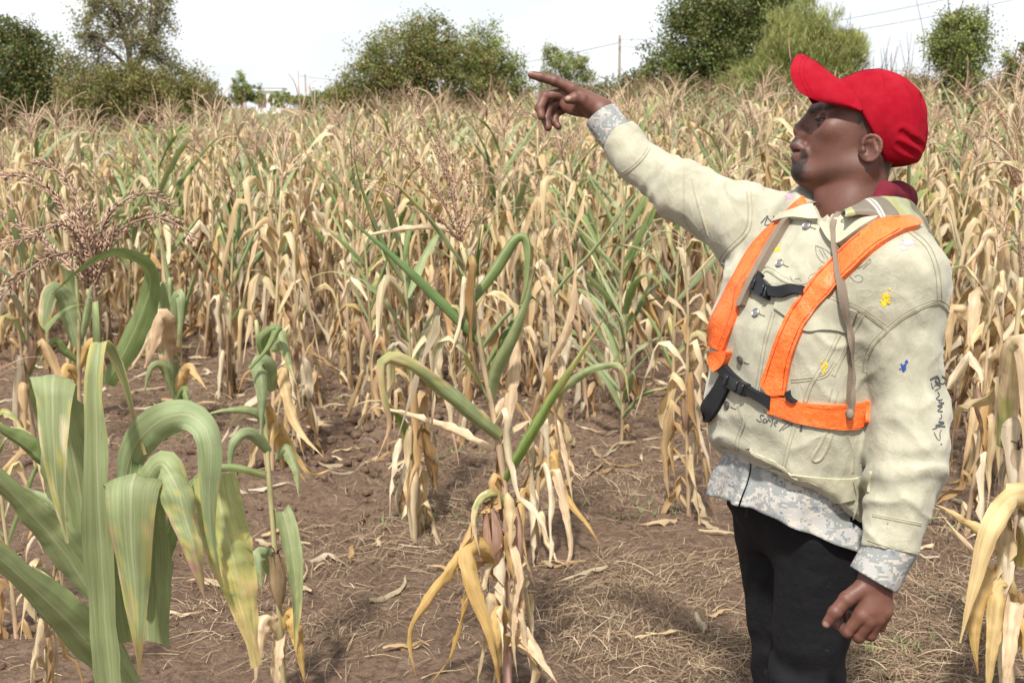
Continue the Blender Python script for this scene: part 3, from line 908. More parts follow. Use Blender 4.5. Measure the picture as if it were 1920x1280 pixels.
def tassel_arrays(p0, up, rs, hi=True, scale=1.0, spikes=False, dry=0.5, n_br=None, droop=1.0):
    mb = MB()
    c0 = np.array([0.27, 0.165, 0.115]) * (1 - dry) + np.array([0.50, 0.37, 0.24]) * dry
    branches = []
    L = (0.22 + 0.10 * rs.rand()) * scale
    branches.append((p0, up + 0.15 * rs.randn(3), L, 0.35 * droop, 0.0034))
    for i in range(n_br or (rs.randint(7, 13) if hi else 5)):
        z = p0 + up * (0.02 + 0.075 * rs.rand()) * scale
        a = rs.rand() * 6.28
        th = R(14 + 40 * rs.rand())
        d = np.array([math.sin(th) * math.cos(a), math.sin(th) * math.sin(a), math.cos(th)])
        branches.append((z, d, (0.13 + 0.13 * rs.rand()) * scale, (0.6 + 1.5 * rs.rand()) * droop, 0.0026))
    for b0, d, L, dr, r in branches:
        n = 8 if hi else 4
        pts, dd = [b0], d / np.linalg.norm(d)
        for k in range(n - 1):
            dd = dd + np.array([0, 0, -1.0]) * dr / n * (0.4 + k / n) + rs.randn(3) * 0.05; dd /= np.linalg.norm(dd)
            pts.append(pts[-1] + dd * L / (n - 1))
        add_branch(mb, np.array(pts), r, rs, c0, hi, spikes)
    return mb

def add_branch(mb, pts, r, rs, c0, hi=True, spikes=False):
    n = len(pts)
    if spikes:
        fine = spline(pts, 40)
        v, f = tube(fine, np.linspace(r * 0.55, r * 0.25, 40), 5)
        mb.add(v, f, c0 * 0.8)
        t, s_, nn = frames(fine)
        L = np.linalg.norm(np.diff(fine, axis=0), axis=1).sum()
        m = int(L / 0.0019)
        i = np.clip((rs.rand(m) * 39).astype(int), 0, 38)
        u = rs.rand(m)[:, None]
        c = fine[i] * (1 - u) + fine[i + 1] * u
        a = rs.rand(m)[:, None] * 6.28
        out = s_[i] * np.cos(a) + nn[i] * np.sin(a)
        d = t[i] * 0.80 + out * 0.6; d /= np.linalg.norm(d, axis=1)[:, None]
        q_ = r / 0.0034
        sl = (0.0075 + 0.004 * rs.rand(m))[:, None] * (0.75 + 0.5 * q_); w = 0.00105 * q_
        c = c + out * 0.0016 * q_
        x1 = np.cross(d, out); x1 /= np.linalg.norm(x1, axis=1)[:, None]; x2 = np.cross(d, x1)
        v = np.stack([c, c + d * sl * 0.5 + x1 * w, c + d * sl * 0.45 + x2 * w, c + d * sl * 0.5 - x1 * w, c + d * sl * 0.55 - x2 * w, c + d * sl], 1)
        f = np.array([(0, 1, 2), (0, 2, 3), (0, 3, 4), (0, 4, 1), (5, 2, 1), (5, 3, 2), (5, 4, 3), (5, 1, 4)])
        F = (f[None] + (np.arange(m) * 6)[:, None, None]).reshape(-1, 3)
        col = np.repeat(c0[None] * (0.65 + 0.8 * rs.rand(m, 1)), 6, 0)
        mb.add(v.reshape(-1, 3), F, col)
    else:
        rad = np.linspace(r * 1.25, r * 0.7, n) * (0.8 + 0.4 * rs.rand(n))
        v, f = tube(pts, rad, 4 if hi else 3, False)
        mb.add(v, f, np.repeat(c0[None] * (0.8 + 0.4 * rs.rand(n, 1)), 4 if hi else 3, 0))

def husk_arrays(p0, up, rs, L=0.2, r=0.026, tint=None):
    """an ear wrapped in dry husk leaves, with a wisp of silk"""
    mb = MB()
    up = up / np.linalg.norm(up)
    tint = np.array([0.46, 0.31, 0.21]) if tint is None else np.array(tint)
    t, s_, n_ = frames(np.array([p0, p0 + up * L * .5, p0 + up * L]))
    for k in range(5):
        a0 = k / 5 * 6.28 + rs.rand() * 0.4
        n, m = 9, 5
        s = np.linspace(0, 1, n)
        rad = r * np.clip(np.sin(np.pi * (0.12 + 0.80 * s)) ** 0.8, 0.1, 1) * (1 + 0.04 * k)
        if k > 2: rad[-3:] += np.array([0.002, 0.008, 0.018]) * rs.rand()
        a = a0 + np.linspace(-0.85, 0.85, m)[None] * np.linspace(1.0, 0.55, n)[:, None]
        v = p0 + up * (s * L)[:, None, None] + (s_[0] * np.cos(a)[..., None] + n_[0] * np.sin(a)[..., None]) * rad[:, None, None]
        c = tint * (0.75 + 0.4 * rs.rand()) * (0.9 + 0.2 * rs.rand(n, m, 1)) * (1 - 0.25 * s[:, None, None] ** 3)
        uv = np.stack(np.broadcast_arrays(np.linspace(0.1, 0.45, m)[None], s[:, None] + rs.rand()), -1)
        mb.add(v.reshape(-1, 3), grid_faces(n, m), c.reshape(-1, 3), uv.reshape(-1, 2))
    for k in range(10):
        a = rs.rand() * 6.28
        d = up + 0.8 * (s_[0] * math.cos(a) + n_[0] * math.sin(a)); 
        q = np.array([p0 + up * L * 0.93, p0 + up * L + d * 0.012, p0 + up * L + d * 0.03 - np.array([0, 0, 0.012])])
        v, f = tube(q, 0.0012, 3, False)
        mb.add(v, f, np.array([0.10, 0.055, 0.035]), np.full((len(v), 2), 0.25))
    return mb

def stalk_arrays(path, r0, r1, rs, green=0.3, hi=True, lo_col=None):
    n = 22 if hi else 6
    p = spline(path, n)
    rad = np.linspace(r0, r1, n)
    if hi: rad = rad * (1 + 0.22 * (np.arange(n) % 4 == 0))
    v, f = tube(p, rad, 8 if hi else 4, hi)
    s = np.linspace(0, 1, n)[:, None]
    lo = np.array([0.36, 0.24, 0.15]) if lo_col is None else np.array(lo_col)
    hi_c = np.array([0.46, 0.36, 0.20]) * (1 - green) + np.array([0.22, 0.28, 0.11]) * green
    c = (lo * (1 - s) + hi_c * s) * (0.85 + 0.3 * rs.rand(n, 1))
    if hi: c = c * (1 - 0.25 * (np.arange(n) % 4 == 0))[:, None]
    c = np.repeat(c, 8 if hi else 4, 0)
    if hi: c = np.vstack([c, c[:1], c[-1:]])
    return v, f, c

def plant_spec(seed, kind, hi=True, spikes=False):
    """arrays of one plant: stalk, leaves, tassel, ear"""
    rs = np.random.RandomState(seed)
    H_ = (1.22 if kind != 'green' else 1.08) * (0.88 + 0.24 * rs.rand())
    lean = rs.randn(2) * 0.05
    path = np.array([[0, 0, -0.06], [lean[0] * .3 + 0.01 * rs.randn(), lean[1] * .3, H_ * 0.4], [lean[0] * .7, lean[1] * .7 + 0.01 * rs.randn(), H_ * 0.75], [lean[0], lean[1], H_]])
    fine = spline(path, 40)
    gfrac = {'dry': 0.0, 'mixed': 0.5, 'green': 0.9}[kind]
    out = {'stalk': stalk_arrays(path, 0.0125, 0.0048, rs, gfrac, hi), 'leaf': [], 'ear': [], 'height': H_}
    nl = rs.randint(15, 21)
    az = rs.rand() * 6.28
    for i in range(nl):
        h = 0.07 + 0.89 * (i + 0.3 * rs.rand()) / nl
        p0 = fine[int(h * 39)]
        a = az + math.pi * (i % 2) + 0.45 * rs.randn()
        u = h + 0.12 * rs.randn()
        L = (0.42 + 0.32 * rs.rand()) * (1.0 if 0.2 < h < 0.85 else 0.72)
        W = (0.034 + 0.036 * rs.rand()) * (1.0 if 0.2 < h < 0.85 else 0.75)
        if kind == 'dry':
            mode = 'hang' if u < 0.66 else ('droop' if rs.rand() < 0.85 else 'spike')
        elif kind == 'mixed':
            mode = 'hang' if u < 0.45 else (('droop' if rs.rand() < 0.30 else 'spike' if rs.rand() < 0.62 else 'arch'))
        else:
            mode = 'hang' if u < 0.15 else ('arch' if rs.rand() < 0.6 else 'spike')
        if hi: lf = auto_leaf(p0, a, L, W, mode, rs, 13, 5)
        else: lf = auto_leaf(p0, a, L, W * 1.1, mode, rs, 7, 3)
        if kind == 'dry' and mode in ('droop', 'spike') and rs.rand() < 0.8:
            g = lf[2]; tan = TAN[rs.randint(len(TAN))]
            lf = (lf[0], lf[1], g * 0.25 + tan * 0.75 * (0.9 + 0.2 * rs.rand(len(g), 1)), lf[3])
        out['leaf'].append(lf)
    out['tassel'] = tassel_arrays(fine[-1], np.array([lean[0] * 0.6, lean[1] * 0.6, 1.0]), rs, hi, 1.0, spikes, rs.rand()) if (kind != 'green' and rs.rand() < 0.9) else None
    if rs.rand() < 0.6:
        h = fine[int((0.36 + 0.12 * rs.rand()) * 39)]
        a = rs.rand() * 6.28
        d = np.array([0.32 * math.cos(a), 0.32 * math.sin(a), 1.0])
        out['ear'].append(husk_arrays(h + d * 0.01, d, rs, 0.17 + 0.05 * rs.rand(), 0.021))
    return out

def spec_meshes(sp):
    me = [('stalk', make_mesh('stalk', sp['stalk'][0], sp['stalk'][1], [STALK], True, sp['stalk'][2]))]
    for v, f, c, u in sp['leaf']:
        me.append(('leaf', make_mesh('leaf', v, f, [LEAF], True, c, u)))
    if sp['tassel'] is not None: me.append(('tassel', sp['tassel'].mesh('tassel', [STALK])))
    for e in sp['ear']: me.append(('ear', e.mesh('ear', [LEAF])))
    return me

KINDS_ = ['dry'] * 9 + ['mixed'] * 8 + ['green'] * 2
SPECS = [(k, spec_meshes(plant_spec(200 + i, k))) for i, k in enumerate(KINDS_)]
FIELD_GROUP = 'maize plants standing across the field'
LOOK = {'dry': 'dead tan maize plant', 'mixed': 'half-green maize plant', 'green': 'young green maize plant'}

def place_plant(kind_i, x, y, rz, sc, label, tilt=(0, 0), z=None):
    k, meshes = SPECS[kind_i]
    z = float(ground_z(x, y)) if z is None else z
    root = empty('maize_plant', (x, y, z), label, 'maize plant', FIELD_GROUP)
    root.rotation_euler = (tilt[0], tilt[1], rz)
    root.scale = (sc, sc, sc)
    for nm, me in meshes:
        o = bpy.data.objects.new(nm, me); COL.objects.link(o); o.parent = root
    return root

def zone(px, y):
    for lim, nm in ((150, 'below the dark bush'), (270, 'below thin tree\'s trunk'), (400, 'below thin tree\'s right limbs'), (470, 'below small far tree'), (600, 'below distant white house'), (740, 'below olive bush\'s left half'), (880, 'below olive bush\'s right half'), (1000, 'below lighter green bush'),
                    (1090, 'under the pointing hand'), (1180, 'under the raised wrist'), (1260, 'under the raised elbow'), (1340, 'under the raised sleeve'), (1520, 'behind the man\'s chest'), (1740, 'behind the man\'s head')):
        if px < lim: return nm
    return 'right of the man'
def depth_word(y):
    return 'foremost row' if y < 8.6 else 'front rows' if y < 9.8 else 'next rows' if y < 11.2 else 'middle rows' if y < 13 else 'back rows'

def build_field():
    rs = np.random.RandomState(42)
    pts = []
    ang = R(14)
    ca, sa = math.cos(ang), math.sin(ang)
    for i in range(-66, 67):
        for j in range(-10, 110):
            u, v = i * 0.56 + rs.randn() * 0.07, j * 0.33 + rs.randn() * 0.07
            x, y = u * ca + v * sa, -u * sa + v * ca
            if not (4.2 < y < 25.5): continue
            g = np.array([x, y, float(gz(x, y))])
            px, py = proj(g)
            if not (-1100 < px < 3000) or (not -140 < px < 2060 and y < 6.5): continue
            # open ground in front
            lim = np.interp(px, [-200, 60, 300, 380, 640, 720, 1000, 1120, 1340, 1480, 1760, 1790, 2100], [6.9, 6.9, 7.3, 7.0, 6.3, 6.2, 6.2, 6.6, 6.8, 6.4, 5.6, 4.1, 3.9])
            if y < lim + rs.randn() * 0.35: continue
            if rs.rand() < 0.10 + 0.38 * np.clip(1 - (y - lim) / 1.1, 0, 1): continue
            pts.append((y, x, px))
    pts.sort()
    # the man himself and the path round him stay clear
    seen = [q_ for q_ in pts if -140 < q_[2] < 2060]
    near = seen[:282]
    far = seen[282:] + [q_ for q_ in pts if not -140 < q_[2] < 2060]
    labels = {}
    for y, x, px in near:
        r = rs.rand()
        i = rs.randint(0, 9) if r < 0.66 else rs.randint(9, 17) if r < 0.97 else rs.randint(17, 19)
        k = SPECS[i][0]
        rz, sc, ti = rs.rand() * 6.28, 0.90 + 0.24 * rs.rand() + 0.10 * np.clip((px - 800) / 400, 0, 1), (rs.randn() * 0.07, rs.randn() * 0.07)
        tip = Matrix.Rotation(rz, 3, 'Z') @ Matrix.Rotation(ti[1], 3, 'Y') @ Matrix.Rotation(ti[0], 3, 'X') @ Vector((0, 0, 1))
        ln = 'leaning left' if tip.x < -0.045 else 'leaning right' if tip.x > 0.045 else 'upright'
        has_t = any(nm == 'tassel' for nm, _ in SPECS[i][1])
        lab = '%s, %s, %s, %s %s' % (LOOK[k], ln, 'tasselled' if has_t else 'no tassel', depth_word(y), zone(px, y))
        labels.setdefault(lab, []).append((px, place_plant(i, x, y, rz, sc, lab, ti)))
    for lab, ps in labels.items():                     # look-alikes in one place: told apart by their order from the left
        ps.sort(key=lambda q_: q_[0])
        n_ = len(ps)
        if n_ > 1:
            nth = {2: ['left', 'right'], 3: ['leftmost', 'middle', 'rightmost']}.get(n_) or ['leftmost'] + ['%s-from-left' % w_ for w_ in ('second', 'third', 'fourth', 'fifth', 'sixth', 'seventh', 'eighth')][:n_ - 2] + ['rightmost']
            for (q_, o), w_ in zip(ps, nth): o['label'] = w_ + ' ' + lab
    # the rest of the field, too small to pick apart: one mass
    low = []
    for i in range(16):
        k = 'dry' if i < 9 else 'mixed' if i < 15 else 'green'
        sp = plant_spec(700 + i, k, False)
        mb = MB()
        mb.add(*sp['stalk'], np.zeros((len(sp['stalk'][0]), 2)))
        for l in sp['leaf']: mb.add(*l)
        if sp['tassel'] is not None:
            v, f, c, _ = sp['tassel'].arrays(); mb.add(v, f, c, np.zeros((len(v), 2)))
        low.append(mb.arrays())
    V, Q, T, Cc, U, n = [], [], [], [], [], 0
    for y, x, px in far:
        v, fs, c, u = low[rs.randint(16)]
        a, s_ = rs.rand() * 6.28, 0.92 + 0.30 * rs.rand() + 0.08 * np.clip((px - 700) / 400, 0, 1)
        tx, ty = rs.randn(2) * 0.08
        w = np.stack([v[:, 0] * math.cos(a) - v[:, 1] * math.sin(a) + tx * v[:, 2], v[:, 0] * math.sin(a) + v[:, 1] * math.cos(a) + ty * v[:, 2], v[:, 2]], -1) * s_
        V.append(w + np.array([x, y, float(gz(x, y))])); Cc.append(c * (0.85 + 0.3 * rs.rand())); U.append(u)
        for f in fs: (Q if f.shape[1] == 4 else T).append(f + n)
        n += len(v)
    fl = [np.vstack(Q)] + ([np.vstack(T)] if T else [])
    o = link('distant_maize', make_mesh('distant_maize', np.vstack(V), fl, [LEAF], True, np.vstack(Cc), np.vstack(U)))
    tag(o, 'far mass of tan and green maize filling the back of the field', 'maize', kind='stuff')
    print('field', len(near), len(far), n)
    if near: print('near to', near[-1][0])
build_field()
# ------------------------------------------------------------------ the plants close to the camera, each by itself
def hero_leaf(pts, W, seed, dry=0.1, roll=0.5, face=25, fold=0.35, wave=0.006, green=None, tan=None, n=30, m=7, twist=0.0, tipw=0.05, base=0.6, edge=0.25, side=None):
    """pts: (x, y, depth) along the leaf; W width in metres; face: turn of the blade away from facing the camera, degrees"""
    rs = np.random.RandomState(seed)
    w3 = spline(np.array([P(*q_) for q_ in pts]), n)
    t = np.gradient(w3, axis=0); t /= np.linalg.norm(t, axis=1)[:, None]
    vd = w3 - CAMPOS; vd /= np.linalg.norm(vd, axis=1)[:, None]
    sd = np.cross(t, vd); ln = np.linalg.norm(sd, axis=1)[:, None]; sd /= ln + 1e-9
    for i in range(1, n):
        if sd[i] @ sd[i - 1] < 0: sd[i] = -sd[i]
    for _ in range(3): sd[1:-1] = (sd[:-2] + sd[1:-1] * 2 + sd[2:]) / 4
    nn = np.cross(sd, t)
    if side is not None:
        sd = np.tile(EX * side[0] + EUP * side[1], (n, 1)); sd /= np.linalg.norm(sd, axis=1)[:, None]; nn = np.cross(sd, t)
    a = R(face) + twist * np.linspace(0, 1, n)
    side = sd * np.cos(a)[:, None] + nn * np.sin(a)[:, None]
    g = GREEN[rs.randint(4)] if green is None else np.array(green)
    tn = TAN[rs.randint(len(TAN))] if tan is None else np.array(tan)
    return blade(w3, side, wprof(W, n, tipw, base), rs, g, tn, dry, fold, roll, wave, m, edge)

def hero_plant(label, base, stalk_px, leaves, tassel=None, ears=(), r0=0.013, r1=0.006, green=0.3, lo_col=None, seed=0):
    rs = np.random.RandomState(seed)
    base = np.asarray(base, float)
    root = empty('maize_plant', base, label, 'maize plant', FIELD_GROUP)
    path = np.vstack([[base - [0, 0, 0.05]], [P(*q_) for q_ in stalk_px]])
    v, f, c = stalk_arrays(path, r0, r1, rs, green, True, lo_col)
    link('stalk', make_mesh('stalk', v - base, f, [STALK], True, c), root)
    for lf in leaves:
        v, f, c, u = lf
        link('leaf', make_mesh('leaf', v - base, f, [LEAF], True, c, u), root)
    if tassel is not None:
        tassel.build('tassel', STALK, root, base)
    for e in ears:
        e.build('ear', LEAF, root, base)
    return root

def auto_fill(px_list, seed, modes, Lr=(0.4, 0.6), W=0.05):
    """self-formed leaves from given stem points"""
    rs = np.random.RandomState(seed)
    out = []
    for i, (q_, md) in enumerate(zip(px_list, modes)):
        out.append(auto_leaf(P(*q_), rs.rand() * 6.28, Lr[0] + (Lr[1] - Lr[0]) * rs.rand(), W * (0.8 + 0.4 * rs.rand()), md, rs, 16, 5))
    return out

BLUE_GREEN = (0.245, 0.302, 0.155); MIDG = (0.245, 0.290, 0.140); DEEPG = (0.185, 0.245, 0.095); YG = (0.31, 0.33, 0.125)
GOLD = (0.50, 0.335, 0.125); PALE = (0.62, 0.475, 0.315); PINK = (0.50, 0.32, 0.24)

def skirt(stem, y0, y1, k, seed, Y, L=(0.25, 0.5), W=0.04):
    """k dead leaves hanging down the stem between two picture heights"""
    rs = np.random.RandomState(seed); out = []
    st = np.array(stem, float)
    for i in range(k):
        py = y0 + (y1 - y0) * (i + rs.rand()) / k
        o = np.argsort(st[:, 1]); px = np.interp(py, st[o, 1], st[o, 0])
        out.append(auto_leaf(P(px, py, Y), rs.rand() * 6.28, L[0] + (L[1] - L[0]) * rs.rand(), W * (0.7 + 0.6 * rs.rand()), 'hang', rs, 15, 5))
    return out

# --- broad-leaved green plant, bottom left
def left_plant():
    Y = 2.15
    base = Pg(232, 1400); Yb = base[1]
    L = [hero_leaf([(166, 1070, 2.13), (146, 900, 2.11), (118, 760, 2.08), (104, 708, 2.05), (101, 704, 2.00), (98, 728, 1.97), (100, 820, 1.955), (108, 930, 1.96), (126, 1018, 1.98)], 0.106, 1, 0.28, 0.26, 6, 0.18, 0.010, MIDG, base=0.35, side=(1, 0.04)),
         hero_leaf([(214, 1345, 1.99), (205, 1250, 1.98), (193, 1090, 1.965), (183, 900, 1.95), (180, 740, 1.955), (184, 662, 1.97), (189, 641, 2.01), (204, 652, 2.05), (228, 700, 2.06), (250, 780, 2.06), (272, 852, 2.05)], 0.054, 2, 0.30, 0.30, 8, 0.25, 0.007, MIDG, tipw=0.1, base=0.8, side=(1, 0.1)),
         hero_leaf([(228, 940, 2.10), (246, 850, 2.07), (292, 793, 2.02), (345, 776, 1.97), (384, 800, 1.94), (396, 850, 1.93), (392, 930, 1.94), (398, 1020, 1.95), (418, 1100, 1.96)], 0.062, 3, 0.18, 0.3, 12, 0.2, 0.009, BLUE_GREEN, base=0.45),
         hero_leaf([(405, 890, 2.04), (416, 960, 2.02), (436, 1040, 2.0), (458, 1130, 2.0), (482, 1250, 2.02)], 0.085, 4, 0.55, 0.3, 8, 0.15, 0.006, YG, (0.56, 0.44, 0.20), edge=0.1, base=0.9, tipw=0.25),
         hero_leaf([(278, 1200, 2.03), (270, 1060, 2.02), (262, 940, 2.0), (256, 897, 1.97), (254, 888, 1.925), (246, 915, 1.90), (246, 1010, 1.895), (254, 1120, 1.90), (262, 1265, 1.91)], 0.118, 5, 0.26, 0.3, 8, 0.2, 0.012, MIDG, (0.44, 0.30, 0.20), tipw=0.04, base=0.8, side=(1, 0.08)),
         hero_leaf([(270, 905, 1.96), (300, 868, 1.95), (328, 905, 1.92), (346, 965, 1.91), (364, 1030, 1.90), (385, 1128, 1.92)], 0.060, 56, 0.42, 0.5, 15, 0.3, 0.006, MIDG, (0.40, 0.22, 0.19), tipw=0.04, base=0.7),
         hero_leaf([(262, 1130, 1.99), (258, 1010, 1.97), (256, 920, 1.96), (262, 868, 1.98), (256, 950, 1.94), (262, 1080, 1.93), (264, 1260, 1.93)], 0.040, 55, 0.08, 0.6, 15, 0.3, 0.003, DEEPG),
         hero_leaf([(235, 1190, 2.14), (288, 1060, 2.15), (335, 950, 2.16), (378, 888, 2.16), (430, 874, 2.14), (498, 888, 2.10)], 0.048, 6, 0.04, 0.9, 20, 0.4, 0.003, DEEPG, tipw=0.4),
         hero_leaf([(245, 1300, 2.08), (172, 1212, 2.0), (88, 1125, 1.92), (-20, 1030, 1.84), (-80, 990, 1.80)], 0.085, 7, 0.08, 0.5, 18, 0.35, 0.004, MIDG, tipw=0.5),
         hero_leaf([(176, 1120, 2.12), (100, 1010, 2.08), (10, 915, 2.02), (-50, 870, 1.98)], 0.080, 8, 0.10, 0.5, 25, 0.3, 0.004, MIDG, tipw=0.5),
         hero_leaf([(105, 890, 2.15), (50, 838, 2.12), (-30, 785, 2.08)], 0.050, 9, 0.15, 0.8, 30, 0.35, 0.003, DEEPG, tipw=0.4),
         hero_leaf([(200, 720, 2.20), (238, 650, 2.18), (268, 580, 2.15), (282, 528, 2.12), (262, 492, 2.08), (216, 474, 2.06), (168, 496, 2.05), (130, 525, 2.05), (96, 552, 2.06)], 0.046, 10, 0.10, 0.25, 12, twist=0.95, fold=0.3, wave=0.004, green=DEEPG, tipw=0.05),
         hero_leaf([(215, 1180, 2.17), (190, 1060, 2.2), (120, 960, 2.25), (40, 910, 2.3)], 0.060, 11, 0.10, 0.4, 20, 0.3, 0.004, BLUE_GREEN),
         hero_leaf([(225, 1270, 2.16), (150, 1180, 2.2), (90, 1090, 2.22), (60, 1060, 2.24)], 0.060, 12, 0.10, 0.4, 20, 0.3, 0.004, MIDG)]
    mb = MB(); rs = np.random.RandomState(3)
    c0 = np.array([0.330, 0.215, 0.150])
    Z = 2.16
    for br in ([(178, 572, Z), (176, 520, Z), (177, 440, Z), (172, 378, Z)], [(168, 520, Z), (150, 455, Z), (115, 420, Z - .06), (62, 444, Z - .14), (0, 458, Z - .2)],
               [(170, 510, Z), (140, 420, Z + .04), (100, 366, Z + .06), (52, 332, Z + .06), (4, 330, Z + .06)], [(172, 480, Z), (135, 355, Z + .08), (98, 314, Z + .1), (56, 302, Z + .12)],
               [(165, 540, Z), (148, 482, Z - .03), (104, 478, Z - .10), (44, 514, Z - .18), (0, 558, Z - .22)], [(184, 520, Z), (197, 464, Z), (236, 424, Z - .04), (295, 407, Z - .08), (345, 430, Z - .1), (364, 452, Z - .1)],
               [(182, 500, Z), (190, 430, Z + .03), (224, 382, Z + .04), (279, 361, Z + .05), (322, 388, Z + .06)], [(176, 500, Z), (160, 430, Z - .02), (152, 392, Z - .03)], [(180, 510, Z), (196, 440, Z + .03), (206, 400, Z + .05)],
               [(172, 530, Z), (110, 480, Z + .05), (70, 440, Z + .1), (30, 420, Z + .12)], [(180, 530, Z), (205, 470, Z - .04), (216, 420, Z - .05)]):
        add_branch(mb, spline(np.array([P(*q_) for q_ in br]), 12), 0.0058, rs, c0 * (0.85 + 0.4 * rs.rand()), True, True)
    hero_plant('large broad-leaved green maize plant with a purplish spreading tassel, bottom left', base, [(212, 1120, 2.18), (192, 900, 2.18), (184, 700, 2.17), (178, 565, Z)], L, mb, (), 0.014, 0.0055, 0.9, (0.30, 0.26, 0.12), 1)
left_plant()

# --- the thin plant in the middle of the foreground, green rolled leaves above, golden dead ones below
def centre_plant():
    base = Pg(952, 1296); Y = base[1]
    L = [hero_leaf([(906, 656, Y), (832, 582, Y - .05), (722, 472, Y - .12), (636, 396, Y - .16)], 0.052, 21, 0.03, 1.5, 30, 0.5, 0.001, (0.15, 0.24, 0.085), tipw=0.1, base=0.8),
         hero_leaf([(880, 562, Y), (922, 506, Y + .03), (962, 446, Y + .05), (990, 448, Y + .05), (990, 520, Y + .03), (974, 592, Y + .02)], 0.050, 22, 0.06, 1.2, 25, 0.5, 0.002, DEEPG, tipw=0.3, base=0.7),
         hero_leaf([(912, 746, Y), (924, 690, Y - .02), (954, 632, Y - .05), (984, 566, Y - .07), (1002, 500, Y - .08)], 0.058, 23, 0.04, 1.1, 25, 0.5, 0.002, MIDG, tipw=0.2, base=0.8),
         hero_leaf([(936, 823, Y - .02), (890, 786, Y - .08), (838, 742, Y - .13), (772, 688, Y - .19), (722, 676, Y - .22), (722, 745, Y - .22), (732, 800, Y - .2), (704, 866, Y - .2)], 0.056, 24, 0.50, 0.9, 20, 0.4, 0.006, MIDG, (0.56, 0.37, 0.24), base=0.8),
         hero_leaf([(924, 846, Y), (832, 803, Y + .05), (748, 774, Y + .1), (690, 762, Y + .12)], 0.040, 25, 1.2, 1.2, 40, 0.4, 0.005, None, PALE),
         hero_leaf([(938, 908, Y), (970, 846, Y - .05), (1028, 748, Y - .10), (1078, 676, Y - .14), (1142, 582, Y - .18)], 0.050, 26, 0.42, 1.2, 25, 0.4, 0.003, (0.20, 0.29, 0.08), (0.54, 0.38, 0.22)),
         hero_leaf([(944, 806, Y), (956, 722, Y + .03), (966, 652, Y + .05), (986, 612, Y + .05), (1006, 640, Y + .04), (1000, 690, Y + .03)], 0.045, 27, 1.2, 0.7, 25, 0.4, 0.006, None, PALE),
         hero_leaf([(950, 1085, Y), (916, 1036, Y - .06), (880, 1032, Y - .12), (888, 1100, Y - .16), (916, 1180, Y - .18), (936, 1278, Y - .18)], 0.062, 28, 1.2, 0.6, 10, 0.3, 0.006, None, GOLD, base=0.7),
         hero_leaf([(944, 1068, Y), (888, 1034, Y - .03), (804, 1130, Y - .05), (770, 1190, Y - .06), (782, 1276, Y - .06)], 0.046, 29, 1.1, 0.8, 30, 0.4, 0.007, None, GOLD),
         hero_leaf([(952, 1150, Y), (985, 1190, Y - .06), (1010, 1228, Y - .1), (1046, 1282, Y - .14)], 0.048, 30, 1.2, 0.6, 15, 0.3, 0.006, None, PALE, base=0.9),
         hero_leaf([(962, 1050, Y), (976, 1066, Y - .04), (980, 1150, Y - .08), (994, 1250, Y - .08)], 0.040, 31, 1.2, 0.8, 25, 0.4, 0.006, None, PALE),
         hero_leaf([(930, 1090, Y), (900, 1060, Y - .02), (872, 1150, Y - .04), (846, 1230, Y - .06), (800, 1290, Y - .08)], 0.030, 32, 1.2, 1.4, 45, 0.4, 0.006, None, (0.40, 0.25, 0.08)),
         hero_leaf([(948, 960, Y), (930, 930, Y - .04), (900, 940, Y - .08), (890, 985, Y - .1), (900, 1040, Y - .11)], 0.036, 33, 0.55, 0.9, 20, 0.3, 0.004, MIDG, PALE),
         hero_leaf([(955, 1180, Y), (940, 1150, Y - .05), (930, 1200, Y - .1), (938, 1300, Y - .12)], 0.044, 34, 1.2, 0.6, 15, 0.3, 0.006, None, GOLD),
         hero_leaf([(955, 1040, Y), (958, 1030, Y - .06), (966, 1090, Y - .09), (958, 1180, Y - .1), (970, 1270, Y - .1)], 0.036, 35, 1.2, 0.9, 30, 0.3, 0.006, None, PALE),
         hero_leaf([(868, 470, Y), (850, 440, Y + .02), (800, 428, Y + .04), (700, 440, Y + .06), (655, 455, Y + .08)], 0.026, 36, 1.0, 1.0, 30, 0.4, 0.004, None, PALE)]
    L += skirt([(950, 1290), (950, 1100), (946, 914)], 900, 1220, 15, 301, Y, (0.26, 0.5), 0.040)
    L += [hero_leaf([(900, 655, Y), (930, 610, Y), (960, 580, Y), (1010, 560, Y + .03)], 0.026, 37, 0.2, 1.4, 25, 0.4, 0.002, MIDG), hero_leaf([(924, 775, Y), (950, 740, Y + .05), (975, 760, Y + .1), (1005, 800, Y + .1)], 0.032, 38, 1.1, 0.9, 25, 0.4, 0.006, None, PALE)]
    st_ = np.array([(946, 914), (924, 774), (902, 661), (880, 520), (862, 452)], float); ra = np.random.RandomState(77)
    for i_ in range(13):
        py_ = 470 + 400 * (i_ + ra.rand()) / 13; px_ = np.interp(py_, st_[::-1, 1], st_[::-1, 0])
        L.append(auto_leaf(P(px_, py_, Y), ra.rand() * 6.28, 0.28 + 0.3 * ra.rand(), 0.022 + 0.014 * ra.rand(), ['spike', 'droop', 'hang'][ra.randint(3)], ra, 15, 5))
    rs = np.random.RandomState(8)
    ears = [husk_arrays(P(930, 1052, Y - .02), P(918, 935, Y - .05) - P(930, 1052, Y - .02), rs, 0.17, 0.026, PINK), husk_arrays(P(966, 1066, Y + .02), P(966, 930, Y + .01) - P(966, 1066, Y + .02), rs, 0.19, 0.022, PINK)]
    tas = MB(); c0 = np.array([0.36, 0.235, 0.155])
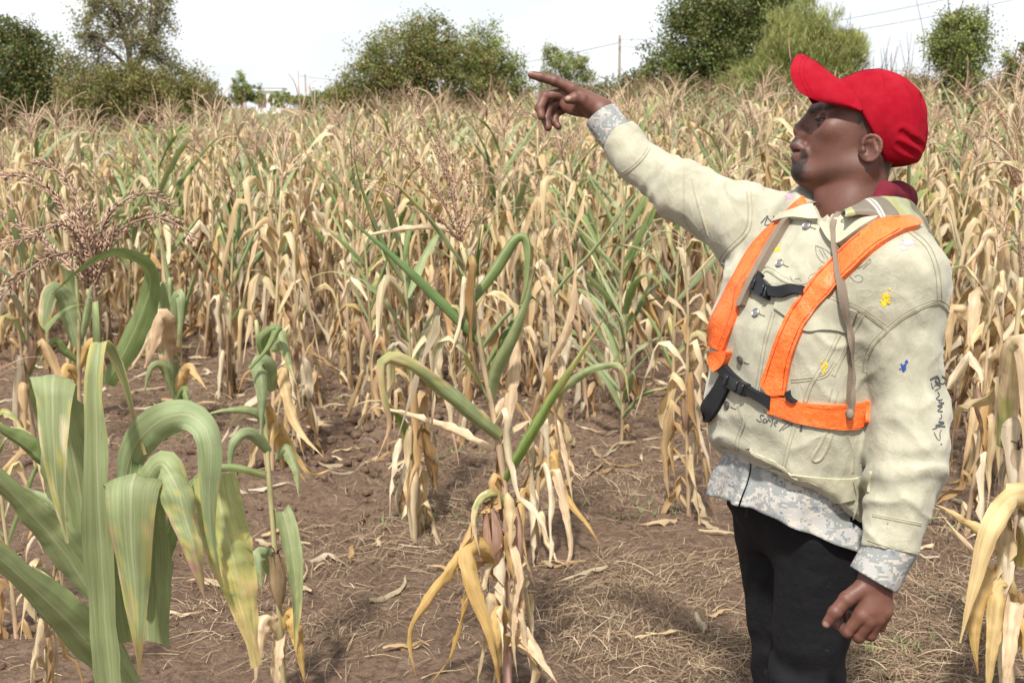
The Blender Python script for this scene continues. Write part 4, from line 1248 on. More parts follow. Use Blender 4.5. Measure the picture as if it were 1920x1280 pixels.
    for br in ([(866, 470, Y), (858, 420, Y), (842, 330, Y), (818, 250, Y)], [(862, 440, Y), (838, 335, Y + .05), (792, 222, Y + .08), (766, 158, Y + .1)], [(862, 445, Y), (820, 362, Y - .05), (772, 292, Y - .08), (746, 253, Y - .1)],
               [(862, 440, Y), (852, 360, Y + .03), (851, 285, Y + .05)], [(862, 450, Y), (812, 402, Y - .08), (768, 392, Y - .12)], [(864, 445, Y), (876, 372, Y + .05), (873, 312, Y + .08)], [(862, 450, Y), (890, 400, Y - .05), (905, 360, Y - .06)]):
        add_branch(tas, spline(np.array([P(*q_) for q_ in br]), 12), 0.0050, rs, c0 * (0.85 + 0.4 * rs.rand()), True, True)
    hero_plant('thin maize plant in mid foreground, rolled green leaves above golden dead ones', base, [(950, 1100, Y), (946, 914, Y), (924, 774, Y), (902, 661, Y), (880, 520, Y), (862, 452, Y)], L, tas, ears, 0.013, 0.005, 0.1, (0.38, 0.22, 0.18), 4)
centre_plant()

def near_plants():
    # slender plant between the big green one and the thin one
    b = Pg(533, 1300); Y = b[1]
    L = [hero_leaf([(508, 700, Y), (488, 640, Y - .05), (520, 612, Y - .08), (505, 650, Y - .1), (468, 692, Y - .12)], 0.045, 41, 0.05, 1.0, 15, 0.4, 0.002, DEEPG, tipw=0.3),
         hero_leaf([(508, 735, Y), (500, 690, Y - .05), (488, 685, Y - .08), (492, 740, Y - .1), (490, 815, Y - .1)], 0.055, 42, 0.05, 0.7, 10, 0.4, 0.002, BLUE_GREEN, tipw=0.2),
         hero_leaf([(500, 800, Y), (470, 775, Y - .05), (420, 772, Y - .08), (378, 780, Y - .1)], 0.036, 43, 0.1, 1.0, 30, 0.4, 0.002, MIDG),
         hero_leaf([(505, 850, Y), (470, 815, Y - .06), (440, 830, Y - .1), (432, 870, Y - .1), (430, 905, Y - .1)], 0.042, 44, 0.05, 0.6, 15, 0.3, 0.002, BLUE_GREEN),
         hero_leaf([(512, 660, Y), (520, 625, Y), (534, 650, Y - .03), (545, 690, Y - .05), (556, 720, Y - .06)], 0.040, 45, 0.35, 0.8, 15, 0.4, 0.003, MIDG),
         hero_leaf([(515, 720, Y), (530, 690, Y), (545, 760, Y - .04), (565, 810, Y - .07), (606, 856, Y - .1)], 0.044, 46, 0.95, 0.8, 20, 0.3, 0.006, None, (0.58, 0.42, 0.22)),
         hero_leaf([(518, 860, Y), (535, 840, Y), (555, 880, Y - .03), (560, 930, Y - .05)], 0.036, 47, 0.15, 0.7, 15, 0.3, 0.003, MIDG),
         hero_leaf([(520, 990, Y), (530, 960, Y - .02), (548, 1040, Y - .06), (556, 1130, Y - .08), (552, 1215, Y - .08)], 0.058, 48, 0.30, 0.5, 12, 0.3, 0.004, MIDG),
         hero_leaf([(510, 1080, Y), (495, 1045, Y - .04), (486, 1045, Y - .07), (492, 1110, Y - .08)], 0.055, 49, 0.25, 0.6, 12, 0.3, 0.004, BLUE_GREEN),
         hero_leaf([(525, 1190, Y), (500, 1160, Y - .04), (488, 1215, Y - .06), (478, 1290, Y - .06)], 0.05, 50, 1.2, 0.6, 12, 0.3, 0.006, None, PALE),
         hero_leaf([(530, 1180, Y), (545, 1150, Y - .04), (560, 1200, Y - .06), (572, 1285, Y - .06)], 0.05, 51, 1.2, 0.6, 12, 0.3, 0.006, None, GOLD),
         hero_leaf([(528, 1230, Y), (520, 1200, Y - .05), (515, 1250, Y - .08), (520, 1330, Y - .08)], 0.045, 52, 1.2, 0.7, 20, 0.3, 0.006, None, PALE),
         hero_leaf([(505, 760, Y), (520, 800, Y + .06), (538, 850, Y + .1), (575, 905, Y + .1)], 0.045, 53, 1.2, 0.9, 30, 0.3, 0.006, None, (0.46, 0.29, 0.11)),
         hero_leaf([(500, 830, Y), (520, 790, Y + .04), (540, 820, Y + .08), (580, 885, Y + .1), (625, 878, Y + .1)], 0.04, 54, 1.2, 0.9, 30, 0.3, 0.006, None, (0.55, 0.38, 0.16))]
    rs = np.random.RandomState(5)
    hero_plant('slender maize plant with a few drooping green leaves right of the big green one', b, [(522, 1120, Y), (505, 900, Y), (498, 800, Y), (488, 690, Y), (480, 600, Y)], L, None,
               [husk_arrays(P(525, 1130, Y - .03), np.array([-0.02, -0.05, 1.0]), rs, 0.15, 0.022, (0.36, 0.26, 0.15))], 0.010, 0.005, 0.6, (0.34, 0.27, 0.14), 6)
    # pair right of the thin plant
    b = Pg(1002, 1028); Y = b[1]
    L = [hero_leaf([(1040, 740, Y), (1092, 698, Y - .05), (1150, 682, Y - .1), (1172, 700, Y - .12), (1180, 752, Y - .12)], 0.042, 61, 0.35, 0.8, 20, 0.4, 0.003, MIDG, PALE),
         hero_leaf([(1036, 640, Y), (1026, 560, Y - .02), (1010, 520, Y - .04), (996, 500, Y - .05)], 0.035, 62, 1.2, 0.8, 25, 0.4, 0.004, None, PALE),
         hero_leaf([(1032, 560, Y), (1060, 520, Y), (1100, 480, Y), (1140, 430, Y), (1200, 350, Y)], 0.028, 63, 0.2, 1.6, 30, 0.4, 0.001, MIDG),
         hero_leaf([(1030, 680, Y), (1050, 640, Y - .03), (1070, 580, Y - .05), (1082, 470, Y - .06)], 0.04, 64, 1.1, 0.8, 25, 0.4, 0.005, None, PALE),
         hero_leaf([(1020, 830, Y), (1042, 790, Y - .03), (1060, 850, Y - .06), (1074, 940, Y - .08)], 0.04, 65, 1.2, 0.8, 25, 0.4, 0.005, None, PALE),
         hero_leaf([(1010, 900, Y), (1036, 850, Y - .03), (1056, 920, Y - .06), (1100, 980, Y - .1), (1126, 1022, Y - .12)], 0.05, 66, 1.2, 0.7, 20, 0.3, 0.006, None, GOLD),
         hero_leaf([(1008, 920, Y), (1040, 880, Y - .05), (1062, 960, Y - .1), (1070, 1040, Y - .12), (1038, 1090, Y - .14)], 0.044, 67, 1.2, 0.7, 20, 0.3, 0.006, None, PALE),
         hero_leaf([(1006, 960, Y), (985, 920, Y - .05), (978, 980, Y - .08), (990, 1060, Y - .1)], 0.04, 68, 1.2, 0.7, 20, 0.3, 0.006, None, (0.52, 0.36, 0.15)),
         hero_leaf([(1020, 800, Y), (1050, 700, Y + .02), (1036, 660, Y + .04), (1020, 720, Y + .05), (1000, 800, Y + .06)], 0.04, 69, 1.2, 0.7, 20, 0.3, 0.006, None, PALE)]
    L += skirt([(1002, 1020), (1010, 900), (1022, 760), (1034, 600)], 700, 980, 11, 302, Y, (0.3, 0.55), 0.042)
    tas = tassel_arrays(P(1036, 520, Y), np.array([0.03, 0, 1.0]), np.random.RandomState(4), True, 1.0, True, 0.7, 6, 0.5)
    hero_plant('dry maize plant just right of the thin foreground one, with one long arching green leaf', b, [(1010, 900, Y), (1022, 760, Y), (1034, 600, Y), (1036, 520, Y)], L, tas, (), 0.011, 0.005, 0.1, None, 7)
    # dead plant cut by the right edge
    b = Pg(1896, 1310); Y = b[1]
    L = [hero_leaf([(1900, 1060, Y), (1935, 960, Y - .08), (1905, 935, Y - .16), (1862, 985, Y - .22), (1838, 1060, Y - .25), (1816, 1140, Y - .26), (1800, 1205, Y - .26)], 0.085, 71, 0.82, 0.5, 10, 0.3, 0.005, (0.36, 0.36, 0.10), (0.62, 0.47, 0.24), base=0.7),
         hero_leaf([(1895, 1120, Y), (1866, 1080, Y - .05), (1835, 1130, Y - .1), (1828, 1200, Y - .12), (1834, 1262, Y - .12)], 0.07, 72, 1.2, 0.6, 10, 0.3, 0.006, None, GOLD),
         hero_leaf([(1900, 1140, Y), (1880, 1100, Y - .07), (1866, 1180, Y - .12), (1856, 1270, Y - .14), (1850, 1330, Y - .14)], 0.06, 73, 1.2, 0.6, 15, 0.3, 0.006, None, (0.54, 0.40, 0.18)),
         hero_leaf([(1905, 1180, Y), (1900, 1130, Y - .07), (1890, 1220, Y - .14), (1880, 1330, Y - .16)], 0.06, 74, 1.2, 0.6, 15, 0.3, 0.006, None, PALE),
         hero_leaf([(1890, 1060, Y), (1850, 1010, Y + .05), (1780, 960, Y + .12), (1752, 945, Y + .14)], 0.05, 75, 1.2, 0.8, 25, 0.3, 0.006, None, (0.56, 0.40, 0.19)),
         hero_leaf([(1892, 1100, Y), (1850, 1060, Y - .04), (1800, 1010, Y - .05), (1762, 960, Y - .02)], 0.034, 76, 1.2, 0.9, 35, 0.3, 0.006, None, PALE),
         hero_leaf([(1880, 840, Y), (1890, 720, Y - .04), (1905, 640, Y - .1), (1925, 680, Y - .14), (1920, 860, Y - .15)], 0.075, 77, 0.80, 0.5, 10, 0.3, 0.008, (0.27, 0.32, 0.14), PALE),
         hero_leaf([(1884, 900, Y), (1930, 850, Y - .04), (1960, 900, Y - .06), (1950, 1000, Y - .06)], 0.06, 78, 1.2, 0.5, 10, 0.3, 0.004, None, PALE),
         hero_leaf([(1905, 1210, Y), (1925, 1160, Y - .06), (1930, 1250, Y - .1), (1920, 1340, Y - .12)], 0.06, 79, 1.2, 0.6, 15, 0.3, 0.006, None, GOLD)]
    L += skirt([(1896, 1300), (1895, 1100), (1888, 900), (1900, 700)], 720, 1200, 9, 303, Y, (0.35, 0.6), 0.055)
    rs = np.random.RandomState(15)
    hero_plant('dead straw-coloured maize plant cut off by the right edge, one long yellow leaf hanging', b, [(1895, 1100, Y), (1888, 900, Y), (1900, 700, Y), (1915, 520, Y)], L, tassel_arrays(P(1915, 520, Y), np.array([0.05, 0, 1.0]), rs, True, 1.0, True, 0.4, 7, 1.0),
               [husk_arrays(P(1896, 960, Y - .05), np.array([0.0, -0.1, 1.0]), rs, 0.19, 0.030, (0.58, 0.46, 0.32))], 0.014, 0.006, 0.0, (0.46, 0.35, 0.20), 9)
    # plant at the man's back with a big pale bent leaf and brown tassel
    b = Pg(1868, 900); Y = b[1]
    L = [hero_leaf([(1870, 760, Y), (1872, 640, Y - .05), (1856, 612, Y - .12), (1826, 640, Y - .18), (1838, 680, Y - .2)], 0.10, 81, 0.9, 0.4, 10, 0.3, 0.006, None, (0.64, 0.49, 0.26), base=0.8, tipw=0.2),
         hero_leaf([(1874, 770, Y), (1880, 680, Y - .1), (1856, 676, Y - .16), (1838, 740, Y - .2), (1820, 820, Y - .22), (1802, 890, Y - .22)], 0.095, 82, 1.0, 0.4, 8, 0.25, 0.006, None, (0.62, 0.45, 0.26)),
         hero_leaf([(1872, 700, Y), (1840, 640, Y + .05), (1800, 585, Y + .08), (1782, 600, Y + .1), (1780, 680, Y + .1)], 0.09, 83, 1.0, 0.4, 10, 0.3, 0.006, None, (0.60, 0.45, 0.26)),
         hero_leaf([(1872, 640, Y), (1850, 580, Y), (1835, 555, Y - .06), (1822, 640, Y - .12), (1826, 700, Y - .12)], 0.08, 84, 0.8, 0.4, 10, 0.3, 0.006, YG, PALE),
         hero_leaf([(1874, 560, Y), (1880, 480, Y - .03), (1858, 440, Y - .06), (1836, 470, Y - .1), (1800, 510, Y - .12)], 0.06, 85, 1.0, 0.6, 15, 0.3, 0.006, None, PALE),
         hero_leaf([(1878, 520, Y), (1895, 450, Y), (1915, 480, Y - .05), (1918, 560, Y - .07)], 0.06, 86, 0.3, 0.6, 15, 0.3, 0.006, (0.24, 0.32, 0.14), PALE),
         hero_leaf([(1870, 820, Y), (1850, 800, Y - .05), (1830, 870, Y - .1), (1800, 900, Y - .12), (1780, 905, Y - .14)], 0.06, 87, 1.1, 0.6, 15, 0.3, 0.006, None, GOLD)]
    L += skirt([(1868, 900), (1870, 760), (1876, 600), (1890, 460)], 480, 860, 12, 304, Y, (0.4, 0.65), 0.06)
    mb = MB(); rs = np.random.RandomState(6); c0 = np.array([0.26, 0.15, 0.095])
    for br in ([(1905, 345, Y), (1900, 290, Y), (1886, 240, Y), (1868, 204, Y), (1835, 190, Y)], [(1905, 350, Y), (1908, 300, Y), (1904, 250, Y)], [(1902, 345, Y), (1885, 310, Y - .03), (1850, 305, Y - .06), (1818, 330, Y - .08)],
               [(1906, 345, Y), (1880, 280, Y + .04), (1850, 258, Y + .06), (1828, 256, Y + .08)], [(1906, 350, Y), (1930, 300, Y), (1950, 310, Y)], [(1904, 350, Y), (1890, 320, Y), (1884, 300, Y)]):
        add_branch(mb, spline(np.array([P(*q_) for q_ in br]), 12), 0.005, rs, c0 * (0.85 + 0.4 * rs.rand()), True, True)
    hero_plant('pale maize plant behind the man\'s left arm, big bent papery leaves and thick brown tassel', b, [(1870, 760, Y), (1876, 600, Y), (1890, 460, Y), (1905, 352, Y)], L, mb, (), 0.013, 0.006, 0.05, None, 10)
    # green plant left of the bare soil, with one papery tan flag
    b = Pg(335, 812); Y = b[1]
    L = [hero_leaf([(322, 720, Y), (306, 610, Y - .05), (298, 535, Y - .1), (290, 540, Y - .14), (292, 612, Y - .16)], 0.105, 91, 0.06, 0.4, 12, 0.3, 0.006, BLUE_GREEN, tipw=0.4),
         hero_leaf([(324, 700, Y), (326, 600, Y - .05), (332, 552, Y - .1), (340, 566, Y - .13), (336, 650, Y - .15)], 0.085, 92, 0.12, 0.4, 15, 0.3, 0.006, BLUE_GREEN, tipw=0.3),
         hero_leaf([(320, 690, Y), (312, 615, Y - .1), (302, 598, Y - .18), (290, 640, Y - .2), (272, 690, Y - .2)], 0.125, 93, 1.3, 0.3, 10, 0.2, 0.008, None, (0.62, 0.45, 0.29), base=0.9, tipw=0.1),
         hero_leaf([(320, 640, Y), (318, 560, Y), (310, 500, Y), (306, 455, Y)], 0.07, 94, 0.05, 1.2, 20, 0.4, 0.003, BLUE_GREEN),
         hero_leaf([(326, 740, Y), (350, 690, Y - .1), (366, 700, Y - .15), (388, 730, Y - .2)], 0.07, 95, 1.2, 0.6, 15, 0.3, 0.006, None, (0.54, 0.36, 0.16)),
         hero_leaf([(328, 760, Y), (344, 730, Y - .1), (356, 770, Y - .15), (360, 810, Y - .15)], 0.05, 96, 0.1, 0.8, 15, 0.3, 0.004, DEEPG),
         hero_leaf([(322, 660, Y), (340, 590, Y - .04), (356, 540, Y - .06), (372, 490, Y - .08)], 0.05, 97, 0.05, 1.3, 25, 0.4, 0.003, DEEPG),
         hero_leaf([(324, 740, Y), (306, 690, Y - .05), (284, 690, Y - .1), (270, 740, Y - .12)], 0.06, 98, 0.1, 0.7, 15, 0.3, 0.004, MIDG)]
    hero_plant('green maize plant with one papery tan leaf, behind the big broad-leaved one', b, [(330, 760, Y), (322, 640, Y), (318, 520, Y)], L, None, (), 0.017, 0.008, 0.9, (0.16, 0.20, 0.08), 12)
    # pale leaf hanging behind the purplish tassel
    b = Pg(150, 800); Y = b[1]
    L = [hero_leaf([(146, 650, Y), (122, 565, Y - .05), (98, 546, Y - .12), (84, 600, Y - .16), (87, 692, Y - .17)], 0.105, 101, 0.30, 0.3, 8, 0.2, 0.004, (0.25, 0.31, 0.16), PALE, edge=0.6, tipw=0.15),
         hero_leaf([(146, 620, Y), (130, 540, Y), (120, 500, Y - .04), (80, 440, Y - .1), (45, 455, Y - .12), (35, 520, Y - .12)], 0.08, 102, 0.1, 0.7, 20, 0.4, 0.004, MIDG),
         hero_leaf([(148, 640, Y), (165, 560, Y), (185, 500, Y), (200, 460, Y)], 0.07, 103, 0.05, 1.2, 25, 0.4, 0.004, BLUE_GREEN),
         hero_leaf([(148, 690, Y), (170, 640, Y - .06), (180, 680, Y - .1), (172, 760, Y - .12)], 0.06, 104, 1.2, 0.7, 15, 0.3, 0.006, None, GOLD),
         hero_leaf([(148, 720, Y), (128, 690, Y - .06), (120, 740, Y - .1), (122, 800, Y - .12)], 0.06, 105, 1.2, 0.7, 15, 0.3, 0.006, None, GOLD),
         hero_leaf([(148, 680, Y), (120, 660, Y - .06), (100, 640, Y - .1), (70, 690, Y - .12)], 0.06, 106, 0.1, 0.9, 15, 0.3, 0.006, DEEPG)]
    hero_plant('maize plant whose broad pale green leaf with whitish edges hangs behind the purplish tassel', b, [(148, 720, Y), (147, 600, Y), (140, 480, Y)], L, tassel_arrays(P(140, 480, Y), np.array([0.02, 0, 1.0]), np.random.RandomState(31), True, 1.0, False, 0.6), (), 0.014, 0.007, 0.7, None, 13)
near_plants()

# --- further single plants on the open ground, grown like the field
for px, py, i, rz, sc, lab in (
        (70, 880, 14, 0.6, 0.98, 'half-dry maize plant at the left edge, left of the purplish tassel'),
        (1795, 800, 8, 1.3, 1.02, 'dead maize plant close behind the man\'s left elbow'),
        (1905, 820, 1, 2.9, 1.05, 'dead maize plant at the right edge, above the one with the long yellow leaf'),
        (1838, 740, 4, 0.2, 1.08, 'tall dead maize plant between the man\'s left arm and the right edge'),
        (1780, 700, 6, 4.0, 1.05, 'dead maize plant showing just outside the written-on left sleeve'),
        (1925, 960, 3, 5.1, 1.0, 'dead maize plant half cut by the right edge, at the man\'s waist height'),
        (768, 975, 2, 5.6, 0.72, 'small dead maize plant with golden skirt, left of the thin foreground one'),
        (785, 1002, 9, 4.4, 0.95, 'half-dry maize plant with golden hanging leaves just left of the thin foreground one'),
        (1165, 832, 18, 0.3, 0.78, 'short maize plant with fresh green top and tan skirt, under the raised elbow'),
        (510, 892, 3, 2.9, 0.96, 'dead maize plant rising behind the slender one, brown hanging leaves'),
        (560, 858, 6, 4.2, 0.90, 'dead maize plant beside the heap of clods in the bare soil'),
        (1292, 960, 4, 5.2, 0.82, 'dead maize plant close by the man\'s belly, its leaves on the ground'),
        (1262, 800, 11, 3.1, 0.92, 'half-dry maize plant just left of the orange strap end'),
        (430, 745, 10, 1.7, 1.0, 'half-dry maize plant with pinkish tassel at the upper edge of the bare soil'),
        (655, 730, 1, 0.4, 1.0, 'dead maize plant at the upper edge of the bare soil, left of centre'),
        (700, 800, 13, 3.9, 0.86, 'thin half-dry maize plant with green blades behind the thin foreground one'),
        (880, 760, 2, 3.3, 1.0, 'dead maize plant straight behind the thin foreground one'),
        (1810, 1010, 5, 2.3, 0.80, 'dead collapsed maize plant beside the man\'s left hand, right side'),
        (85, 1330, 7, 2.0, 0.55, 'stunted dead maize plant at the bottom left corner'),
        (30, 1180, 15, 5.0, 0.70, 'stunted half-dry maize plant at the left edge under the broad green leaves')):
    g = Pg(px, py)
    place_plant(i, g[0], g[1], rz, sc, lab, (0.03, -0.03))

# --- dead leaves lying on the soil
def litter():
    rs = np.random.RandomState(77)
    mb = MB()
    spots = [(1330, 900), (1300, 960), (590, 870), (620, 880), (440, 1010), (690, 1030), (1270, 880), (1350, 990), (1790, 860), (1840, 1010), (360, 690), (340, 640), (760, 880), (1120, 880), (1200, 860), (560, 1040), (640, 1130), (1100, 1060), (1190, 1200), (730, 1240), (1330, 1160), (1740, 1050),
             (1840, 1120), (300, 1130), (640, 760), (1010, 1090), (880, 1050), (560, 690), (700, 700), (960, 700), (1240, 710), (470, 930), (420, 1090), (1760, 930), (1830, 880)]
    for px, py in spots:
        for k in range(2):
            g = Pg(px + rs.randn() * 25, py + rs.randn() * 14)
            n = 9; L = 0.08 + 0.22 * rs.rand(); a = rs.rand() * 6.28 + np.cumsum(rs.randn(n) * 0.2)
            d = np.stack([np.cos(a), np.sin(a), 0 * a], -1)
            path = np.array([g[0], g[1], 0]) + np.cumsum(d, 0) * L / n
            path[:, 2] = ground_z(path[:, 0], path[:, 1]) + 0.010 + 0.014 * np.abs(np.sin(np.linspace(0, 3, n) + rs.rand() * 3))
            side = np.stack([-d[:, 1], d[:, 0], 0.5 * np.sin(np.linspace(0, 2, n) * rs.randn())], -1)
            side /= np.linalg.norm(side, axis=1)[:, None]
            tn = TAN[rs.randint(len(TAN))] * (0.6 + 0.4 * rs.rand())
            mb.add(*blade(path, side, wprof(0.012 + 0.025 * rs.rand(), n), rs, GREEN[0], tn, 1.4, 0.4, 0.9, 0.006, 5))
    for k in range(620):
        y = 5.2 + 7.0 * rs.rand() ** 0.8; x = (rs.rand() - 0.5) * (y * 0.9 + 0.4)
        n = 7; Ln = 0.08 + 0.26 * rs.rand(); a = rs.rand() * 6.28 + np.cumsum(rs.randn(n) * 0.25)
        d = np.stack([np.cos(a), np.sin(a), 0 * a], -1)
        path = np.array([x, y, 0]) + np.cumsum(d, 0) * Ln / n
        path[:, 2] = ground_z(path[:, 0], path[:, 1]) + 0.012 + 0.03 * rs.rand() * np.abs(np.sin(np.linspace(0, 3, n) + rs.rand() * 3))
        side = np.stack([-d[:, 1], d[:, 0], 0.9 * np.sin(np.linspace(0, 2, n) * rs.randn())], -1); side /= np.linalg.norm(side, axis=1)[:, None]
        mb.add(*blade(path, side, wprof(0.010 + 0.030 * rs.rand(), n), rs, GREEN[0], TAN[rs.randint(len(TAN))] * (0.45 + 0.5 * rs.rand()), 1.4, 0.4, 0.9, 0.008, 3))
    o = mb.build('fallen_leaves', LEAF)
    tag(o, 'curled dead maize leaves lying about on the bare soil', 'leaf litter', kind='stuff')
litter()
# ------------------------------------------------------------------ the man
def person_materials():
    M = {}
    m, nt, b = mat('skin', 0.52, 0.38)
    a = attr(nt)
    co = objco(nt)
    f = noise(nt, 90, 5, 0.65, co)
    c = mixc(nt, 0.55, a.outputs['Color'], mixc(nt, f, (0.55, 0.5, 0.5), (1.35, 1.3, 1.25)), 'MULTIPLY')
    c = mixc(nt, ramp(nt, noise(nt, 14, 3, 0.5, co), [(0.35, 0.0), (0.7, 0.35)]), c, (0.075, 0.032, 0.024))
    nt.links.new(c, b.inputs['Base Color'])
    b.inputs['Subsurface Weight'].default_value = 0.08
    b.inputs['Subsurface Radius'].default_value = (0.006, 0.002, 0.001)
    bump(nt, b, noise(nt, 420, 4, 0.6, co), 0.3, 0.0009)
    M['skin'] = m
    M['eye_white'] = plain('eye_white', (0.22, 0.17, 0.14), 0.3, 0.5, 0.1)
    M['iris'] = plain('iris', (0.012, 0.007, 0.005), 0.1, 0.6, 0.1)

    def denim(name, c, dirt):
        m, nt, b = mat(name, 0.88, 0.15)
        co = objco(nt)
        big = ramp(nt, noise(nt, 7, 5, 0.6, co), [(0.34, 0.0), (0.72, 1.0)])
        col = mixc(nt, big, c, dirt)
        fade = ramp(nt, noise(nt, 16, 6, 0.7, co, 0.6), [(0.40, 0.0), (0.75, 0.75)])
        col = mixc(nt, fade, col, tuple(min(1, x * 1.22) for x in c))
        thread = noise(nt, 420, 3, 0.7, objco(nt, (1, 1, 0.6)))
        col = mixc(nt, 0.40, col, mixc(nt, thread, (0.72, 0.72, 0.70), (1.2, 1.2, 1.2)), 'MULTIPLY')
        spots = ramp(nt, noise(nt, 22, 3, 0.5, co), [(0.70, 0.0), (0.80, 0.45)])
        col = mixc(nt, spots, col, (0.30, 0.22, 0.13))
        nt.links.new(col, b.inputs['Base Color'])
        b.inputs['Sheen Weight'].default_value = 0.15
        h = nt.nodes.new('ShaderNodeMath'); h.operation = 'MULTIPLY_ADD'; h.inputs[1].default_value = 0.10
        nt.links.new(thread, h.inputs[0])
        # rumples: ridges where a drawn-out noise crosses its middle
        rid = ramp(nt, noise(nt, 13, 4, 0.55, objco(nt, (1.0, 1.0, 0.55)), 1.2), [(0.36, 0.0), (0.47, 0.55), (0.50, 1.0), (0.53, 0.55), (0.66, 0.0)])
        rs_ = nt.nodes.new('ShaderNodeMath'); rs_.operation = 'MULTIPLY_ADD'; rs_.inputs[1].default_value = 0.55
        nt.links.new(rid, rs_.inputs[0]); nt.links.new(noise(nt, 34, 6, 0.7, co), rs_.inputs[2])
        nt.links.new(rs_.outputs[0], h.inputs[2])
        bump(nt, b, h.outputs[0], 0.5, 0.0026)
        return m
    M['denim'] = denim('pale_denim', (0.385, 0.367, 0.280), (0.240, 0.227, 0.162))
    M['denim_band'] = denim('pale_denim_band', (0.43, 0.405, 0.295), (0.335, 0.315, 0.215))
    M['thread'] = plain('seam_thread', (0.33, 0.30, 0.205), 0.9, 0.1, 0.3, 400)

    # pixelated camouflage cloth
    m, nt, b = mat('pixel_camouflage', 0.9, 0.1)
    tc = nt.nodes.new('ShaderNodeTexCoord')
    sn = nt.nodes.new('ShaderNodeVectorMath'); sn.operation = 'SNAP'
    sn.inputs[1].default_value = (0.004, 0.004, 0.004)
    nt.links.new(tc.outputs['Object'], sn.inputs[0])
    mp = nt.nodes.new('ShaderNodeMapping'); mp.inputs['Scale'].default_value = (1, 1, 2.1)
    mp.inputs['Rotation'].default_value = (0.4, 0.3, 0.2)
    nt.links.new(sn.outputs['Vector'], mp.inputs['Vector'])
    n1 = noise(nt, 19, 4, 0.6, mp.outputs['Vector'], 0.8)
    n2 = noise(nt, 31, 4, 0.6, mp.outputs['Vector'], 1.2)
    c = mixc(nt, ramp(nt, n1, [(0.47, 0.0), (0.475, 1.0)]), (0.33, 0.32, 0.30), (0.215, 0.225, 0.215))
    c = mixc(nt, ramp(nt, n2, [(0.56, 0.0), (0.565, 1.0)]), c, (0.40, 0.36, 0.31))
    c = mixc(nt, ramp(nt, n2, [(0.36, 1.0), (0.365, 0.0)]), c, (0.15, 0.17, 0.20))
    nt.links.new(c, b.inputs['Base Color'])
    bump(nt, b, noise(nt, 45, 4, 0.6, objco(nt)), 0.5, 0.004)
    M['camo'] = m

    m, nt, b = mat('black_cloth', 0.85, 0.2)
    co = objco(nt)
    c = mixc(nt, noise(nt, 12, 6, 0.65, co), (0.004, 0.004, 0.005), (0.011, 0.011, 0.013))
    c = mixc(nt, ramp(nt, noise(nt, 26, 5, 0.7, co), [(0.66, 0.0), (0.80, 0.5)]), c, (0.075, 0.065, 0.055))
    nt.links.new(c, b.inputs['Base Color'])
    bump(nt, b, noise(nt, 20, 5, 0.6, co), 0.6, 0.01)
    M['black_cloth'] = m
    M['webbing'] = plain('black_webbing', (0.012, 0.012, 0.014), 0.75, 0.3, 0.4, 300, 0.001)
    M['plastic'] = plain('black_plastic', (0.010, 0.010, 0.012), 0.35, 0.5, 0.2)

    m, nt, b = mat('orange_vinyl', 0.42, 0.45)
    co = objco(nt)
    vo = nt.nodes.new('ShaderNodeTexVoronoi'); vo.inputs['Scale'].default_value = 150
    nt.links.new(co, vo.inputs['Vector'])
    f = noise(nt, 28, 6, 0.7, co)
    c = mixc(nt, f, (0.74, 0.080, 0.014), (0.94, 0.180, 0.028))
    c = mixc(nt, ramp(nt, vo.outputs['Distance'], [(0.2, 0.0), (0.7, 0.30)]), c, (0.80, 0.22, 0.06))
    c = mixc(nt, ramp(nt, noise(nt, 11, 6, 0.7, co), [(0.52, 0.0), (0.74, 0.35)]), c, (0.50, 0.065, 0.020))
    nt.links.new(c, b.inputs['Base Color'])
    h = nt.nodes.new('ShaderNodeMath'); h.operation = 'MULTIPLY_ADD'
    h.inputs[1].default_value = 0.25
    nt.links.new(vo.outputs['Distance'], h.inputs[0])
    nt.links.new(noise(nt, 36, 5, 0.65, co, 1.2), h.inputs[2])
    bump(nt, b, h.outputs[0], 0.7, 0.0042)
    M['orange'] = m

    m, nt, b = mat('red_cap_cloth', 0.95, 0.06)
    co = objco(nt)
    c = mixc(nt, noise(nt, 18, 5, 0.6, co), (0.200, 0.003, 0.009), (0.280, 0.006, 0.016))
    c = mixc(nt, ramp(nt, noise(nt, 9, 6, 0.7, co), [(0.48, 0.0), (0.75, 0.35)]), c, (0.33, 0.030, 0.040))
    c = mixc(nt, 0.5, c, mixc(nt, noise(nt, 700, 2, 0.6, co), (0.7, 0.7, 0.7), (1.3, 1.3, 1.3)), 'MULTIPLY')
    nt.links.new(c, b.inputs['Base Color'])
    bump(nt, b, noise(nt, 500, 3, 0.6, co), 0.3, 0.001)
    M['red'] = m
    M['cap_lining'] = plain('dark_red_lining', (0.25, 0.01, 0.015), 0.9, 0.1)
    M['navy'] = plain('navy_embroidery', (0.012, 0.013, 0.026), 0.8, 0.2, 0.4, 200, 0.002)
    M['olive'] = plain('olive_print', (0.16, 0.17, 0.12), 0.8, 0.2, 0.6, 60)
    M['maroon'] = plain('maroon_lining', (0.13, 0.016, 0.026), 0.9, 0.1, 0.3, 40, 0.003)

    m, nt, b = mat('plaid_cotton', 0.9, 0.1)
    a = attr(nt)
    co = objco(nt)
    c = mixc(nt, 0.4, a.outputs['Color'], mixc(nt, noise(nt, 60, 4, 0.6, co), (0.7, 0.7, 0.7), (1.2, 1.2, 1.2)), 'MULTIPLY')
    nt.links.new(c, b.inputs['Base Color'])
    bump(nt, b, noise(nt, 60, 4, 0.6, co), 0.5, 0.003)
    M['plaid'] = m
    M['cord'] = plain('taupe_cord', (0.21, 0.165, 0.125), 0.9, 0.1, 0.25, 300, 0.001)
    m = plain('pewter', (0.30, 0.29, 0.28), 0.35, 0.5, 0.25, 200)
